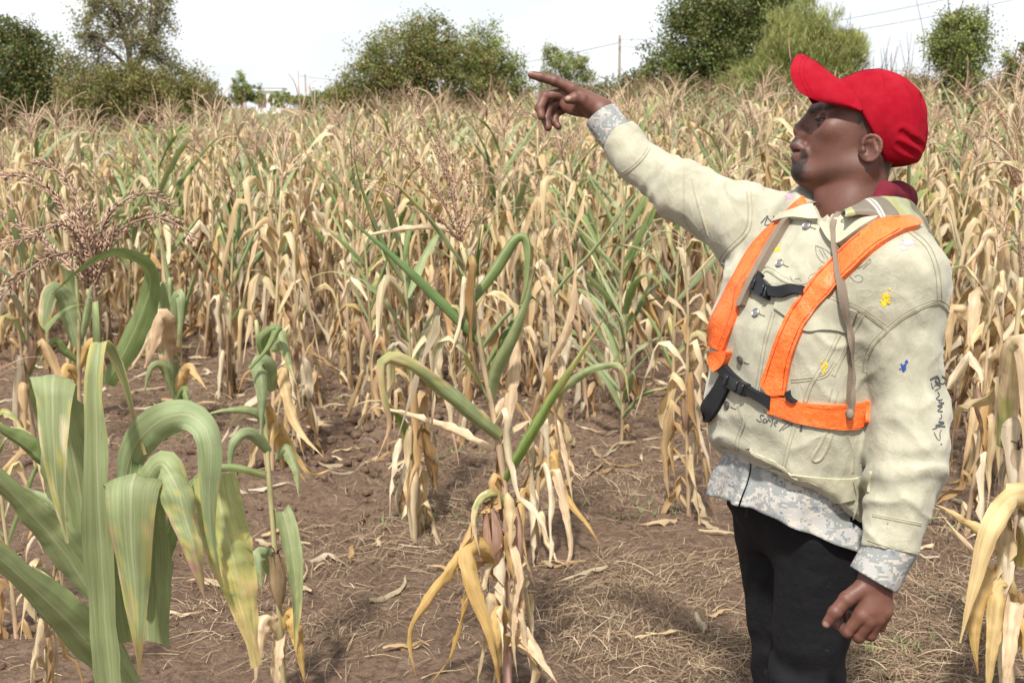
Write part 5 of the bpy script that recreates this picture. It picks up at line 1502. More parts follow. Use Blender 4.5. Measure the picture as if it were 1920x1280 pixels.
    m.node_tree.nodes['Principled BSDF'].inputs['Metallic'].default_value = 0.75
    M['metal'] = m
    M['metal_dark'] = plain('dark_bronze', (0.07, 0.06, 0.05), 0.4, 0.5, 0.25, 200)
    M['ink'] = plain('marker_ink', (0.075, 0.075, 0.09), 0.9, 0.1, 0.5, 120)
    M['ink_light'] = plain('faded_pen', (0.17, 0.17, 0.17), 0.9, 0.1, 0.4, 120)
    M['paint_yellow'] = plain('yellow_paint', (0.72, 0.48, 0.03), 0.7, 0.2, 0.3, 90)
    M['paint_pink'] = plain('pink_paint', (0.72, 0.33, 0.45), 0.8, 0.2, 0.2, 90)
    M['paint_blue'] = plain('blue_paint', (0.03, 0.06, 0.24), 0.7, 0.2, 0.3, 90)
    M['shoe'] = plain('dusty_shoe', (0.05, 0.04, 0.033), 0.8, 0.2, 0.4, 20, 0.003)
    return M

PM = person_materials()

# ---- frames
TF = np.array([-math.cos(R(28)), -math.sin(R(28)), 0.0])       # the way the chest faces
TL = np.array([math.sin(R(28)), -math.cos(R(28)), 0.0])        # towards his left
YB = 2.45
PSI = R(-7)
HU = -math.cos(PSI) * EX - math.sin(PSI) * EFW                   # the way the face looks
HW = math.sin(PSI) * EX - math.cos(PSI) * EFW
HV = EUP
HAX = np.stack([HU, HV, HW])
HO = P(1612, 285, YB)
def H(u, v, w=0):                                                # head point, millimetres
    return HO + (HU * u + HV * v + HW * w) / 1000
def Hl(p):
    return rot_to(p, HO, HAX) * 1000.0

def head_sdf(p):
    q = Hl(p)
    s = q.copy(); s[:, 2] = np.abs(s[:, 2])
    d = ell(s, (-12, 60, 0), (97, 86, 72))
    d = smin(d, ell(s, (38, 12, 0), (66, 76, 58)), 22)
    d = smin(d, cap(s, (0, -36, 44), (100, -42, 14), 19, 19), 26)
    d = smin(d, sph(s, (113, -36, 0), 21), 18)
    d = smin(d, sph(s, (62, 40, 43), 19), 24)
    d = smin(d, cap(s, (86, 84, 8), (64, 86, 42), 11, 10), 16)
    d = smax(d, -sph(s, (95, 59, 42), 18), 12)
    eye = sph(s, (75, 59, 34), 11.5)
    d = smin(d, eye, 3)
    lid = np.maximum(sph(s, (75, 59, 34), 14.3), -(s[:, 1] - 61.5 + 0.20 * (s[:, 0] - 80)))
    d = smin(d, lid, 3)
    lid2 = np.maximum(sph(s, (75, 58, 34), 14.0), (s[:, 1] - 54.0 + 0.20 * (s[:, 0] - 80)))
    d = smin(d, lid2, 3)
    d = smin(d, cap(s, (89, 84, 0), (115, 52, 0), 7.5, 9.5), 14)
    d = smin(d, cap(s, (86, 66, 0), (106, 40, 0), 9.5, 11.5), 8)
    d = smin(d, sph(s, (118, 44, 0), 11), 8)
    d = smin(d, ell(s, (106, 37, 10), (11, 8, 7)), 6)
    d = smax(d, -ell(s, (112, 31, 7.5), (6.5, 4.5, 4)), 3)
    d = smin(d, cap(s, (108, 30, 0), (118, 18, 0), 12, 12), 12)
    d = smin(d, cap(s, (126, 14, 4), (106, 4, 18), 8.4, 4.0), 13)
    d = smin(d, cap(s, (124, -9, 3), (104, -6, 17), 9.2, 4.5), 13)
    d = smax(d, -cap(s, (148, 3, 0), (118, 1, 13), 4.8, 1.2), 4)
    d = smin(d, cap(s, (100, -50, 0), (62, -84, 0), 14, 16), 22)
    d = smin(d, cap(s, (-12, 4, 0), (20, -128, 0), 52, 60), 24)
    d = smin(d, cap(s, (-22, -22, 52), (62, -150, 18), 9, 13), 20)
    d = smin(d, sph(s, (72, -92, 0), 13), 20)
    # ear
    e = s - np.array([-5, -8, 77], np.float32)
    e = np.stack([e[:, 0], e[:, 1], e[:, 2] + 0.38 * e[:, 0]], 1)      # flares out towards the back
    ear = ell(e, (0, 1, 0), (19, 26, 5.5))
    pts = [tuple(x) for x in spline([(10, 6), (11, 18), (2, 26), (-10, 25), (-19, 16), (-20, 2), (-15, -11), (-7, -20), (3, -21)], 15)]
    for a, b in zip(pts[:-1], pts[1:]):
        ear = smin(ear, cap(e, (a[0], a[1], 4), (b[0], b[1], 4), 3.7, 3.7), 2.5)
    ear = smin(ear, cap(e, (-8, 17, 4), (-12, -4, 4), 3.0, 3.4), 3)
    ear = smax(ear, -ell(e, (2, 2, 8), (9.5, 13, 9)), 3)
    ear = smin(ear, sph(e, (11, 0, 3), 5), 4)
    d = smin(d, ear, 5)
    return d / 1000.0

# ---- hands (millimetres in the picture plane: u to the left, v up, w to the camera)
RO = P(1128, 207, 2.86)
PAX = np.stack([-EX, EUP, -EFW])
def Rl(p): return rot_to(p, RO, PAX) * 1000.0
def chain(s, pts, rads, k=3.0):
    d = None
    for i in range(len(pts) - 1):
        c = cap(s, pts[i], pts[i + 1], rads[i], rads[i + 1])
        d = c if d is None else smin(d, c, k)
    for i in range(1, len(pts) - 1):
        d = smin(d, sph(s, pts[i], rads[i] * 1.05), 3)
    return d
def rhand_sdf(p):
    s = Rl(p)
    d = ell(s, (46, 18, -14), (50, 30, 17))
    d = smin(d, cap(s, (0, 0, -8), (66, 46, 0), 23, 13), 16)
    d = smin(d, cap(s, (0, -4, -14), (70, 22, -38), 21, 11), 16)
    d = smin(d, cap(s, (12, -2, 2), (40, 12, 16), 20, 17), 14)
    fingers = [([(68, 50, 2), (107, 66, 6), (138, 74, 8), (160, 79, 8)], [13.6, 12.0, 10.8, 9.2]),
               ([(84, 42, -14), (129, 34, -8), (142, 6, -2), (138, -15, 4)], [12.8, 11.8, 10.8, 9.2]),
               ([(82, 30, -32), (120, 14, -26), (127, -18, -20), (122, -37, -14)], [12, 11, 10.2, 9]),
               ([(74, 18, -46), (104, 0, -44), (106, -20, -38), (98, -32, -32)], [11, 9.8, 9, 8])]
    f = None
    for pts, r in fingers:
        c = chain(s, pts, r)
        f = c if f is None else smin(f, c, 1.2)
    d = smin(d, f, 9)
    d = smin(d, chain(s, [(28, 6, 10), (46, 19, 25), (63, 21, 33), (78, 17, 37)], [18, 14.5, 13.0, 10.2]), 6)
    d = smin(d, cap(s, (0, 0, -7), (-36, -62, 28), 24, 25), 18)
    d = d + 0.5 * vnoise(s, 0.10, 3) * 0.8
    return d / 1000.0

LO = P(1640, 1085, 2.16)
def Ll(p): return rot_to(p, LO, PAX) * 1000.0
def lhand_sdf(p):
    s = Ll(p)
    d = cap(s, (-4, 6, 0), (2, -54, 6), 25, 26)
    d = smin(d, cap(s, (2, -10, 4), (24, -62, 12), 20, 18), 14)
    d = smin(d, cap(s, (-8, -10, 0), (-16, -48, 8), 20, 15), 14)
    fingers = [([(30, -66, 14), (52, -97, 4), (62, -88, -20), (58, -66, -30)], [13.5, 11.0, 10, 8.6]),
               ([(14, -76, 16), (30, -107, 2), (44, -96, -24), (40, -74, -34)], [13.5, 11.0, 10, 8.6]),
               ([(-2, -72, 16), (8, -104, 2), (22, -98, -24), (22, -76, -32)], [12.8, 10.6, 9.6, 8.4]),
               ([(-16, -60, 14), (-10, -88, 2), (4, -88, -20), (8, -68, -28)], [11.5, 9.4, 8.6, 7.6])]
    f = None
    for pts, r in fingers:
        c = chain(s, pts, r)
        f = c if f is None else smin(f, c, 1.2)
    d = smin(d, f, 9)
    d = smin(d, chain(s, [(30, -18, 10), (56, -34, 16), (78, -58, 16), (92, -80, 10)], [17, 14.5, 12.5, 9.2]), 7)
    d = smin(d, cap(s, (0, 0, 0), (-34, 60, 0), 26, 31), 20)
    d = d + 0.45 * vnoise(s, 0.10, 5) * 0.8
    return d / 1000.0

# ---- torso
SEC = np.array([  # z, picture x at Y=2.45 -> x, half width, half depth
    (0.70, 1500, 0.165, 0.130), (0.80, 1498, 0.172, 0.142), (0.88, 1494, 0.184, 0.154), (0.95, 1493, 0.194, 0.158),
    (1.03, 1496, 0.200, 0.160), (1.11, 1502, 0.202, 0.161), (1.226, 1513, 0.204, 0.160), (1.32, 1540, 0.205, 0.150),
    (1.39, 1568, 0.176, 0.122), (1.44, 1586, 0.125, 0.098), (1.50, 1598, 0.085, 0.085)])
SECX = np.array([P(x, 640 - FPX * math.tan(math.atan2(z - CAM_H, YB) + PITCH), YB)[0] for z, x, _, _ in SEC])
def tor(p, grow=0.0):
    z = p[:, 2]
    cx = np.interp(z, SEC[:, 0], SECX)
    la = np.interp(z, SEC[:, 0], SEC[:, 2]) + grow
    de = np.interp(z, SEC[:, 0], SEC[:, 3]) + grow
    x, y = p[:, 0] - cx, p[:, 1] - YB
    f = x * TF[0] + y * TF[1]
    l = x * TL[0] + y * TL[1]
    n = 2.35
    r = ((np.abs(f) / de) ** n + (np.abs(l) / la) ** n) ** (1 / n)
    return (r - 1) * np.minimum(la, de), f, l

NECK = P(1598, 432, YB)
LS, LE, LC0, LC1 = P(1686, 522, 2.29), P(1704, 800, 2.25), P(1683, 966, 2.19), P(1668, 1032, 2.17)
LW = LO
RS, RE, RC0, RC1 = P(1432, 436, 2.60), P(1282, 360, 2.735), P(1190, 300, 2.80), P(1158, 259, 2.83)
RW = RO
def along(p, a, b):
    ab = b - a
    return (p - a) @ (ab / np.linalg.norm(ab)), np.linalg.norm(ab)

def jacket_sdf(p):
    p = np.asarray(p, np.float32)
    d, f, l = tor(p)
    z = p[:, 2]
    # blousy body drawn in at the waistband
    d = d + 0.003 * np.exp(-((z - (0.912 + 0.62 * np.clip(f, -.1, .16))) / 0.022) ** 2)
    d = smin(d, cap(p, NECK + TF * -0.02, LS, 0.078, 0.076), 0.06)
    d = smin(d, cap(p, NECK + TF * -0.01, RS, 0.078, 0.078), 0.06)
    # raised right sleeve
    sr, lr = along(p, RE, RC1)
    a = smin(cap(p, RS, RE, 0.082, 0.064), cap(p, RE, RC0, 0.062, 0.047), 0.03)
    a = smin(a, cap(p, RC0, RC1, 0.0485, 0.0465), 0.006)
    tr, _ = along(p, RE, RS)
    a = a + 0.0016 * np.sin(tr * 120 + 3.5 * vnoise(p, 9, 1)) * np.exp(-((tr - 0.01) / 0.05) ** 2)
    a = a + 0.0020 * np.sin(sr * 150 + 4 * vnoise(p, 10, 2)) * np.exp(-((sr - 0.05) / 0.04) ** 2)
    a = np.maximum(a, sr - lr)
    d = smin(d, a, 0.045)
    # cut the torso below the hem
    hem = 0.866 + 0.72 * np.clip(f, -0.12, 0.2) - z
    d = smax(d, hem, 0.012)
    # hanging left sleeve
    b = cap(p, LS, LE, 0.076, 0.062)
    d = smin(d, cap(p, LS, LS + (LE - LS) * 0.35, 0.080, 0.074), 0.06)
    b = smin(b, cap(p, LE, LC0 + (LE - LC0) * 0.2, 0.065, 0.057), 0.05)
    b = smin(b, sph(p, LE + (LC0 - LE) * 0.45 + EX * 0.004, 0.064), 0.04)
    su, lu = along(p, LE, LC1)
    fo = np.sin(su * 95 + 5.0 * vnoise(p, 9, 4) + (p @ EX) * 45)
    b = b + 0.0085 * np.sign(fo) * np.abs(fo) ** 0.7 * (0.55 + 0.6 * vnoise(p, 11, 44)) * np.exp(-((su - 0.11) / 0.055) ** 2)
    b = b + 0.0022 * np.sin(su * 50 + 5 * vnoise(p, 7, 6) - (p @ EX) * 50) * np.exp(-((su + 0.05) / 0.10) ** 2)
    b = smin(b, cap(p, LC0, LC1, 0.0515, 0.0505), 0.006)
    b = np.maximum(b, su - lu)
    d = smin(d, b, 0.012)
    # open neck
    d = smax(d, -cap(p, P(1572, 330, 2.43), P(1556, 402, 2.38), 0.078, 0.034), 0.012)
    # cloth folds
    fold = vnoise(np.stack([p[:, 0] * 1.0 + p[:, 2] * 0.5, p[:, 1], p[:, 2] * 0.45 - p[:, 0] * 0.3], 1), 17, 7)
    cr = 1 - np.abs(vnoise(np.stack([p[:, 0] + p[:, 2] * 0.8, p[:, 1] * 0.8, p[:, 2] * 0.55 - p[:, 0] * 0.6], 1), 15, 71))
    d = d - 0.0090 * cr ** 5 * (0.5 + 0.5 * vnoise(p, 9, 72))
    d = d - 0.0052 * fold - 0.0026 * vnoise(p, 26, 8) - 0.0009 * vnoise(p, 60, 9)
    # cuff opening of the pointing arm
    d = np.maximum(d, -np.maximum(cap(p, RC1 + (RC0 - RC1) * 0.6, RC1 + (RC1 - RC0) * 1.0, 0.039), -0.001))
    d = np.maximum(d, -cap(p, LC1 + (LC0 - LC1) * 0.6, LC1 + (LC1 - LC0) * 1.0, 0.043))
    ncut = np.where(np.linalg.norm(p[:, :2] - np.array([NECK[0], NECK[1]], np.float32), axis=1) < 0.16, z - 1.438 - 0.07 * np.clip(-((p - NECK) @ TL) / 0.09, 0, 1), -1)
    d = np.maximum(d, ncut)
    return d.astype(np.float32)

def cuff_sdf(p, which):
    p = np.asarray(p, np.float32)
    out = None
    for c0, w, r0, r1, hole in ((RC1, P(1127, 216, 2.855), 0.0430, 0.0395, 0.0340), (LC1, P(1637, 1086, 2.16), 0.0465, 0.0485, 0.0415))[which:which + 1]:
        s, L = along(p, c0, w)
        a = cap(p, c0 + (c0 - w) * 0.5, w + (w - c0) * 0.3, r0, r1)
        a = a + 0.0012 * vnoise(p, 34, 11)
        a = np.maximum(a, s - L); a = np.maximum(a, -s - L * 0.45)
        a = np.maximum(a, -cap(p, c0 - (w - c0), w + (w - c0) * 0.8, hole))
        out = a if out is None else np.minimum(out, a)
    return out.astype(np.float32)

HIPL, HIPR = P(1542, 1000, 2.37), P(1460, 990, 2.53)
KNL = P(1512, 1275, 2.38); KNR = P(1480, 1262, 2.52)
ANL = np.array([KNL[0] - 0.0, KNL[1] + 0.05, 0.09]); ANR = np.array([KNR[0] - 0.02, KNR[1] + 0.05, 0.09])
def trouser_sdf(p):
    p = np.asarray(p, np.float32)
    d, f, l = tor(p, -0.020 - 0.30 * np.clip(0.82 - p[:, 2], 0, 0.2) - 0.25 * np.clip(p[:, 2] - 0.82, 0, 0.12))
    d = np.maximum(d, p[:, 2] - 0.93); d = np.maximum(d, 0.74 - p[:, 2])
    for h, k, a in ((HIPL, KNL, ANL), (HIPR, KNR, ANR)):
        g = smin(cap(p, h, k, 0.096, 0.071), cap(p, k, a, 0.071, 0.062), 0.03)
        t, L = along(p, h, k)
        g = g + 0.004 * np.sin(t * 55 + 4 * vnoise(p, 8, 14)) * np.exp(-((t - L) / 0.13) ** 2)
        d = smin(d, g, 0.035) if h is HIPL else smin(d, g, 0.03)
    d = d - 0.004 * vnoise(np.stack([p[:, 0], p[:, 1], p[:, 2] * 0.4], 1), 16, 12) - 0.0015 * vnoise(p, 40, 13)
    return np.maximum(d, 0.06 - p[:, 2]).astype(np.float32)

def shoe_sdf(p, an):
    p = np.asarray(p, np.float32)
    out = None
    for a in (an,):
        heel = np.array([a[0], a[1], 0.045]) - TF * 0.045
        toe = np.array([a[0], a[1], 0.035]) + TF * 0.165
        g = smin(cap(p, heel, toe, 0.043, 0.036), cap(p, a + [0, 0, 0.02], heel + [0, 0, 0.01], 0.046, 0.046), 0.03)
        g = np.maximum(g, 0.004 - p[:, 2])
        out = g if out is None else np.minimum(out, g)
    return out

def body_sdf(p):
    p = np.asarray(p, np.float32)
    d = bounded(p, H(10, 10), 0.25, head_sdf)
    inner = np.minimum(cap(p, H(20, -110), NECK - [0, 0, 0.04], 0.056, 0.05), cap(p, NECK - [0, 0, 0.05], P(1500, 960, YB), 0.045, 0.045))
    for pts, r in (((NECK - [0, 0, 0.05], LS, LE, LW), (0.04, 0.034, 0.030, 0.027)), ((NECK - [0, 0, 0.05], RS, RE, RC0), (0.04, 0.034, 0.030, 0.025)), ((RC0, RC0 * 0.7 + RC1 * 0.3, RC1, RW), (0.025, 0.025, 0.025, 0.024)),
                   ((P(1500, 960, YB), HIPL, KNL, ANL), (0.045, 0.05, 0.04, 0.033)), ((P(1500, 960, YB), HIPR, KNR, ANR), (0.045, 0.05, 0.04, 0.033))):
        for i in range(3):
            inner = np.minimum(inner, cap(p, pts[i], pts[i + 1], r[i], r[i + 1]))
    d = smin(d, inner, 0.02)
    d = smin(d, bounded(p, RO + (PAX.T @ np.array([40, 0, 0])) / 1000, 0.17, rhand_sdf), 0.012)
    d = smin(d, bounded(p, LO + (PAX.T @ np.array([20, -30, 0])) / 1000, 0.17, lhand_sdf), 0.012)
    return d.astype(np.float32)

def skin_colours(v):
    n = len(v)
    c = np.tile(np.array([0.118, 0.050, 0.033]), (n, 1))
    def blend(m, col):
        nonlocal c
        m = np.clip(m, 0, 1)[:, None]
        c = c * (1 - m) + np.array(col) * m
    def g(q, ctr, r, soft=0.35):
        d = np.linalg.norm((q - np.array(ctr)) / np.array(r, float), axis=1)
        return np.clip((1 - d) / soft, 0, 1)
    q = Hl(v); hm = (np.linalg.norm(q - np.array([10, 20, 0]), axis=1) < 190)
    s = q.copy(); s[:, 2] = np.abs(s[:, 2])
    black = (0.007, 0.005, 0.005)
    m = np.zeros(n)
    jag = 0.08 * vnoise(s, 0.22, 21) + 0.07 * vnoise(s, 0.5, 22)
    def gg(ctr, r, soft=0.4):
        d = np.linalg.norm((s - np.array(ctr)) / np.array(r, float), axis=1) + jag
        return np.clip((1 - d) / soft, 0, 1)
    goatee = np.maximum.reduce([gg((114, -37, 0), (42, 27, 38), 0.25), 0.9 * gg((110, -14, 21), (10, 26, 14)), 0.75 * gg((112, -52, 0), (38, 14, 40))])
    must = 0.85 * np.maximum.reduce([gg((124, 24, 8), (14, 7, 14)), gg((112, 12, 27), (10, 14, 8))])
    stub = 0.35 * np.maximum(gg((45, -46, 45), (62, 17, 34), 0.8), gg((2, 4, 66), (20, 46, 24), 0.8))
    hair = np.maximum(gg((-60, 0, 50), (42, 60, 60), 0.3), 0.85 * gg((2, 52, 72), (17, 30, 20), 0.7))
    brow = 0.92 * np.maximum.reduce([gg((92, 80, 16), (16, 7, 13)), gg((82, 83, 32), (20, 7, 15)), gg((64, 79, 48), (15, 5, 10))])
    lash = 0.8 * np.clip(1 - np.abs(np.linalg.norm(s - np.array([73, 63, 31]), axis=1) - 14.0) / 1.6, 0, 1) * (np.abs(s[:, 1] - 59.5 + 0.30 * (s[:, 0] - 80)) < 2.0)
    blend(0.35 * gg((60, 40, 48), (34, 26, 24), 1.0) * hm, (0.20, 0.092, 0.062))
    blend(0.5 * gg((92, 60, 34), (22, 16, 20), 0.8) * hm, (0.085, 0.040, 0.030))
    lips = np.maximum(gg((128, 14, 0), (13, 8, 26), 0.3), gg((127, -9, 0), (13, 9, 26), 0.3))
    blend(0.8 * lips * hm, (0.085, 0.038, 0.037))
    for mm in (stub, must, goatee, hair, brow, lash):
        m = np.maximum(m, mm * (1 - 0.85 * lips))
    blend(m * hm, black)
    blend(0.9 * (np.linalg.norm((s - np.array([133, 3, 0])) / np.array([26, 3.2, 25]), axis=1) < 1) * hm, (0.03, 0.010, 0.010))
    # hands: darker knuckles and creases, paler nails and inner side
    for loc, nails, kn in ((Rl(v), [((80, 19, 46), (8, 6, 6)), ((163, 83, 11), (7, 5, 6))], [(107, 66, 6), (138, 74, 8), (129, 34, -8), (142, 6, -2), (120, 14, -26)]),
                           (Ll(v), [((95, -82, 17), (7, 9, 6))], [(52, -97, 4), (30, -107, 2), (8, -104, 2), (56, -34, 16), (78, -58, 16)])):
        near = np.linalg.norm(loc - np.array([50, 0, 0]), axis=1) < 190
        blend(0.35 * near * (0.5 + 0.5 * vnoise(loc, 0.05, 25)), (0.20, 0.088, 0.060))
        for k in kn:
            blend(0.55 * g(loc, k, (13, 13, 13), 0.7) * near, (0.075, 0.033, 0.025))
        for ctr, r in nails:
            blend(0.9 * g(loc, ctr, r, 0.3) * near, (0.34, 0.21, 0.165))
    # creases across the finger joints
    for loc, chains in ((Rl(v), [[(68, 50, 2), (107, 66, 6), (138, 74, 8), (160, 79, 8)], [(84, 42, -14), (129, 34, -8), (142, 6, -2), (138, -15, 4)], [(82, 30, -32), (120, 14, -26), (127, -18, -20), (122, -37, -14)], [(28, 6, 10), (46, 19, 25), (63, 21, 33), (78, 17, 37)]]),
                        (Ll(v), [[(30, -66, 14), (52, -97, 4), (62, -88, -20), (58, -66, -30)], [(14, -76, 16), (30, -107, 2), (44, -96, -24), (40, -74, -34)], [(-2, -72, 16), (8, -104, 2), (22, -98, -24), (22, -76, -32)], [(30, -18, 10), (56, -34, 16), (78, -58, 16), (92, -80, 10)]])):
        for ch in chains:
            for i in (1, 2):
                a_, b_, c_ = (np.array(x, float) for x in ch[i - 1:i + 2])
                ax_ = (b_ - a_) / np.linalg.norm(b_ - a_) + (c_ - b_) / np.linalg.norm(c_ - b_); ax_ /= np.linalg.norm(ax_)
                tt = (loc - b_) @ ax_
                nr_ = np.linalg.norm(loc - b_, axis=1) < 16
                for o_ in (-2.6, 0.0, 2.6):
                    blend(0.55 * nr_ * np.exp(-((tt - o_ + 0.5 * vnoise(loc, 0.3, 27)) / 0.75) ** 2), (0.045, 0.020, 0.016))
    q = Rl(v)
    blend(0.6 * g(q, (70, 10, 0), (60, 32, 40), 0.9), (0.185, 0.080, 0.055))
    return c

def build_person():
    base = np.array([ANL[0] * 0.5 + ANR[0] * 0.5, ANL[1] * 0.5 + ANR[1] * 0.5, 0.0])
    root = empty('person', base, 'bearded man in red cap, pale denim jacket and orange harness, pointing left across the maize', 'person')
    def surf(name, fn, lo, hi, h, m, cols=None, parent=root, label=None):
        v, q = polygonise(fn, lo, hi, h)
        o = link(name, make_mesh(name, v - base, q, [m], True, cols(v) if cols else None), parent)
        if label: o['label'] = label
        return o, v, q
    lo = np.array([min(RO[0] - 0.24, HO[0] - 0.3), 2.0, 0.0]); hi = np.array([LS[0] + 0.14, 3.02, 1.86])
    surf('body', body_sdf, lo, hi, 0.0021, PM['skin'], skin_colours)
    jk, jv, jq = surf('jacket', jacket_sdf, [lo[0], 2.0, 0.72], [hi[0], 3.02, 1.78], 0.0042, PM['denim'], None, root, 'pale cream denim jacket with pen drawings and paint spots')
    for w_, c_ in ((0, RC1), (1, LC1)):
        surf('shirt_cuff', lambda p: cuff_sdf(p, w_), c_ - 0.16, c_ + 0.16, 0.0024, PM['camo'])
    surf('trousers', trouser_sdf, [lo[0] + 0.2, 2.1, 0.0], [hi[0], 2.9, 0.96], 0.0065, PM['black_cloth'], None, root, 'black trousers')
    for a_ in (ANL, ANR):
        surf('shoe', lambda p: shoe_sdf(p, a_), [a_[0] - 0.3, a_[1] - 0.3, 0.0], [a_[0] + 0.3, a_[1] + 0.3, 0.2], 0.006, PM['shoe'])
    bvh = BVHTree.FromPolygons([tuple(x) for x in jv.tolist()], jq.tolist())

    # eyes
    for sgn in (1, -1):
        mb = MB()
        th = np.linspace(0, np.pi, 13)[:, None]; ph = np.linspace(0, 2 * np.pi, 24, endpoint=False)[None]
        rr = 12.3
        loc = np.stack([rr * np.cos(th) + 0 * ph, rr * np.sin(th) * np.cos(ph), rr * np.sin(th) * np.sin(ph)], -1).reshape(-1, 3)
        ca, sa = math.cos(R(16)), math.sin(R(16))
        loc = np.stack([loc[:, 0] * ca - loc[:, 2] * sa, loc[:, 1], loc[:, 0] * sa + loc[:, 2] * ca], 1)
        loc = loc + np.array([75.2, 59, 34 * sgn])
        v = HO + loc @ HAX / 1000 - base
        f = grid_faces(13, 24, True)
        mi = (np.repeat(np.arange(12), 24) < 4).astype(int)
        link('eye', make_mesh('eye', v, f, [PM['eye_white'], PM['iris']], True, None, None, mi), root)

    for sgn in (1, -1):
        v, f = tube(spline([H(*q_) for q_ in ((88.8, 59.0, 28 * sgn), (89.4, 60.2, 34 * sgn), (85.4, 60.5, 42 * sgn), (76.4, 60, 48 * sgn), (66, 57, 50.5 * sgn))], 14) - base, np.array([0.4, 1.3, 1.7, 1.9, 2.0, 2.0, 2.0, 1.9, 1.8, 1.6, 1.4, 1.1, 0.8, 0.3]) / 1000, 6)
        link('eyelashes', make_mesh('eyelashes', v, f, [PM['iris']], True), root)
    # ---- cap
    def cap_sdf(p):
        q = Hl(p)
        du, dw = q[:, 0] + 34, q[:, 2]
        bk = np.clip(-du / 60, 0, 1)
        dv = q[:, 1] - 62 + 16 * bk
        ru = np.where(du > 0, 118.0, 93.0)
        n = np.where(du > 0, 2.3, 2.1)
        r = ((np.abs(du) / ru) ** n + (np.abs(dv) / (98.0 + 13 * bk)) ** n + (np.abs(dw) / 88.0) ** n) ** (1 / n)
        d = (r - 1) * 88.0
        # slack cloth: a few soft dents, two deeper folds low at the back
        d = d - 2.2 * vnoise(q, 0.022, 31) - 0.9 * vnoise(q, 0.055, 32)
        aw = np.abs(dw)
        qq = np.stack([q[:, 0], q[:, 1], aw], 1)
        for a, b, w, dep in (((-66, 22, 80), (-118, -4, 44), 7, 4.5), ((-60, -2, 80), (-104, -18, 50), 6, 4.0), ((-108, 96, 30), (-124, 66, 50), 9, 3.0)):
            t = cap(qq, a, b, 0.0)
            d = d + dep * np.exp(-(t / w) ** 2) - 0.5 * dep * np.exp(-((t - 1.6 * w) / w) ** 2)
        # panel seams
        for ang in (0.0, 1.05, 2.09):
            nrm = np.array([math.sin(ang), math.cos(ang)])
            t = np.abs(du * nrm[0] + dw * nrm[1])
            if ang == 0.0: t = np.abs(dw)
            d = d + 0.8 * np.exp(-(t / 1.5) ** 2)
        # front opening plane and lower rim
        pn = np.array([-101.0, 54.0]) / math.hypot(101, 54)
        front = -((q[:, 0] - 12) * pn[0] + (q[:, 1] - 70) * pn[1])
        d = smax(d, front, 4.0)
        d = smax(d, -26 - 0.04 * (q[:, 0] + 44) - q[:, 1], 3.0)
        return d / 1000.0
    v, q = polygonise(cap_sdf, H(10, 60, 0) - 0.22, H(-10, 60, 0) + 0.22, 0.0021)
    cp = link('cap', make_mesh('cap', v - base, q, [PM['red']], True), root)
    cp['label'] = 'bright red baseball cap tilted up'
    cbvh = BVHTree.FromPolygons([tuple(x) for x in v.tolist()], q.tolist())
    # brim
    ns, nt_ = 41, 15
    S = np.linspace(-1, 1, ns)
    ok = np.array([(0, 112, 196), (.25, 125, 185), (.5, 134, 155), (.7, 128, 126), (.85, 104, 97), (1, 14, 66)])
    ow = np.array([(0, 0), (.25, 27), (.5, 50), (.7, 66), (.85, 76), (1, 85)])
    def sm(x, xp, fp): 
        t = spline(np.stack([xp, fp], 1), 200); return np.interp(x, t[:, 0], t[:, 1])
    aS = np.abs(S)
    O = np.stack([sm(aS, ok[:, 0], ok[:, 1]) + 0.10 * sm(aS, ow[:, 0], ow[:, 1]) * (aS < 0.95), sm(aS, ok[:, 0], ok[:, 2]), np.sign(S) * sm(aS, ow[:, 0], ow[:, 1])], 1)
    O[:, 0] += 0.62 * np.minimum(O[:, 2], 0)
    ph = S * math.pi / 2
    A = np.stack([8 + 42 * np.cos(ph), 65 + 79 * np.cos(ph), 86 * np.sin(ph)], 1)
    T = np.linspace(-0.04, 1, nt_)[:, None, None]
    G = A[None] + (O - A)[None] * T
    bow = 5.0 * np.sin(np.pi * np.clip(T, 0, 1)) 
    G = G + bow * np.stack([-0.5 * np.cos(ph), 0.85 * np.cos(ph), np.sin(ph)], 1)[None]
    du_ = np.gradient(G, axis=0); dv_ = np.gradient(G, axis=1)
    nr = np.cross(dv_, du_); nr /= np.linalg.norm(nr, axis=2)[..., None] + 1e-9
    if nr[nt_ // 2, ns // 2, 1] < 0: nr = -nr
    top = G + nr * 1.6; bot = G - nr * 1.6
    vv = np.concatenate([top.reshape(-1, 3), bot.reshape(-1, 3)])
    gf = grid_faces(nt_, ns); k = nt_ * ns
    e = [(nt_ - 1) * ns + i for i in range(ns)] + [i * ns + ns - 1 for i in range(nt_ - 2, -1, -1)] + [i for i in range(ns - 2, -1, -1)] + [i * ns for i in range(1, nt_)]
    e = np.array(e); e2 = np.roll(e, -1)
    ne = len(e); q0 = 2 * k + np.arange(ne); q1 = np.roll(q0, -1)
    side = np.stack([q0, q1, q1 + ne, q0 + ne], -1)
    vv = np.concatenate([vv, vv[e], vv[e + k]])
    wv = HO + vv @ HAX / 1000 - base
    br = link('brim', make_mesh('brim', wv, [gf, gf[:, ::-1] + k, side], [PM['red']], True), cp)
    # stitched rows round the brim
    mb = MB()
    for tt in (0.80, 0.92):
        ii = int(tt * (nt_ - 1))
        path = HO + (top[ii, 4:-4] + nr[ii, 4:-4] * 0.2) @ HAX / 1000 - base
        mb.add(*tube(path, 0.0005, 5))
    mb.build('brim_stitching', PM['red'], cp)
    # printed patch along the ridge of the brim, embroidery on the front panel
    mb = MB(); sub = (top + nr * 0.8)[5:14, 15:21]
    nn = sub.shape
    mb.add(HO + sub.reshape(-1, 3) @ HAX / 1000 - base, grid_faces(nn[0], nn[1]))
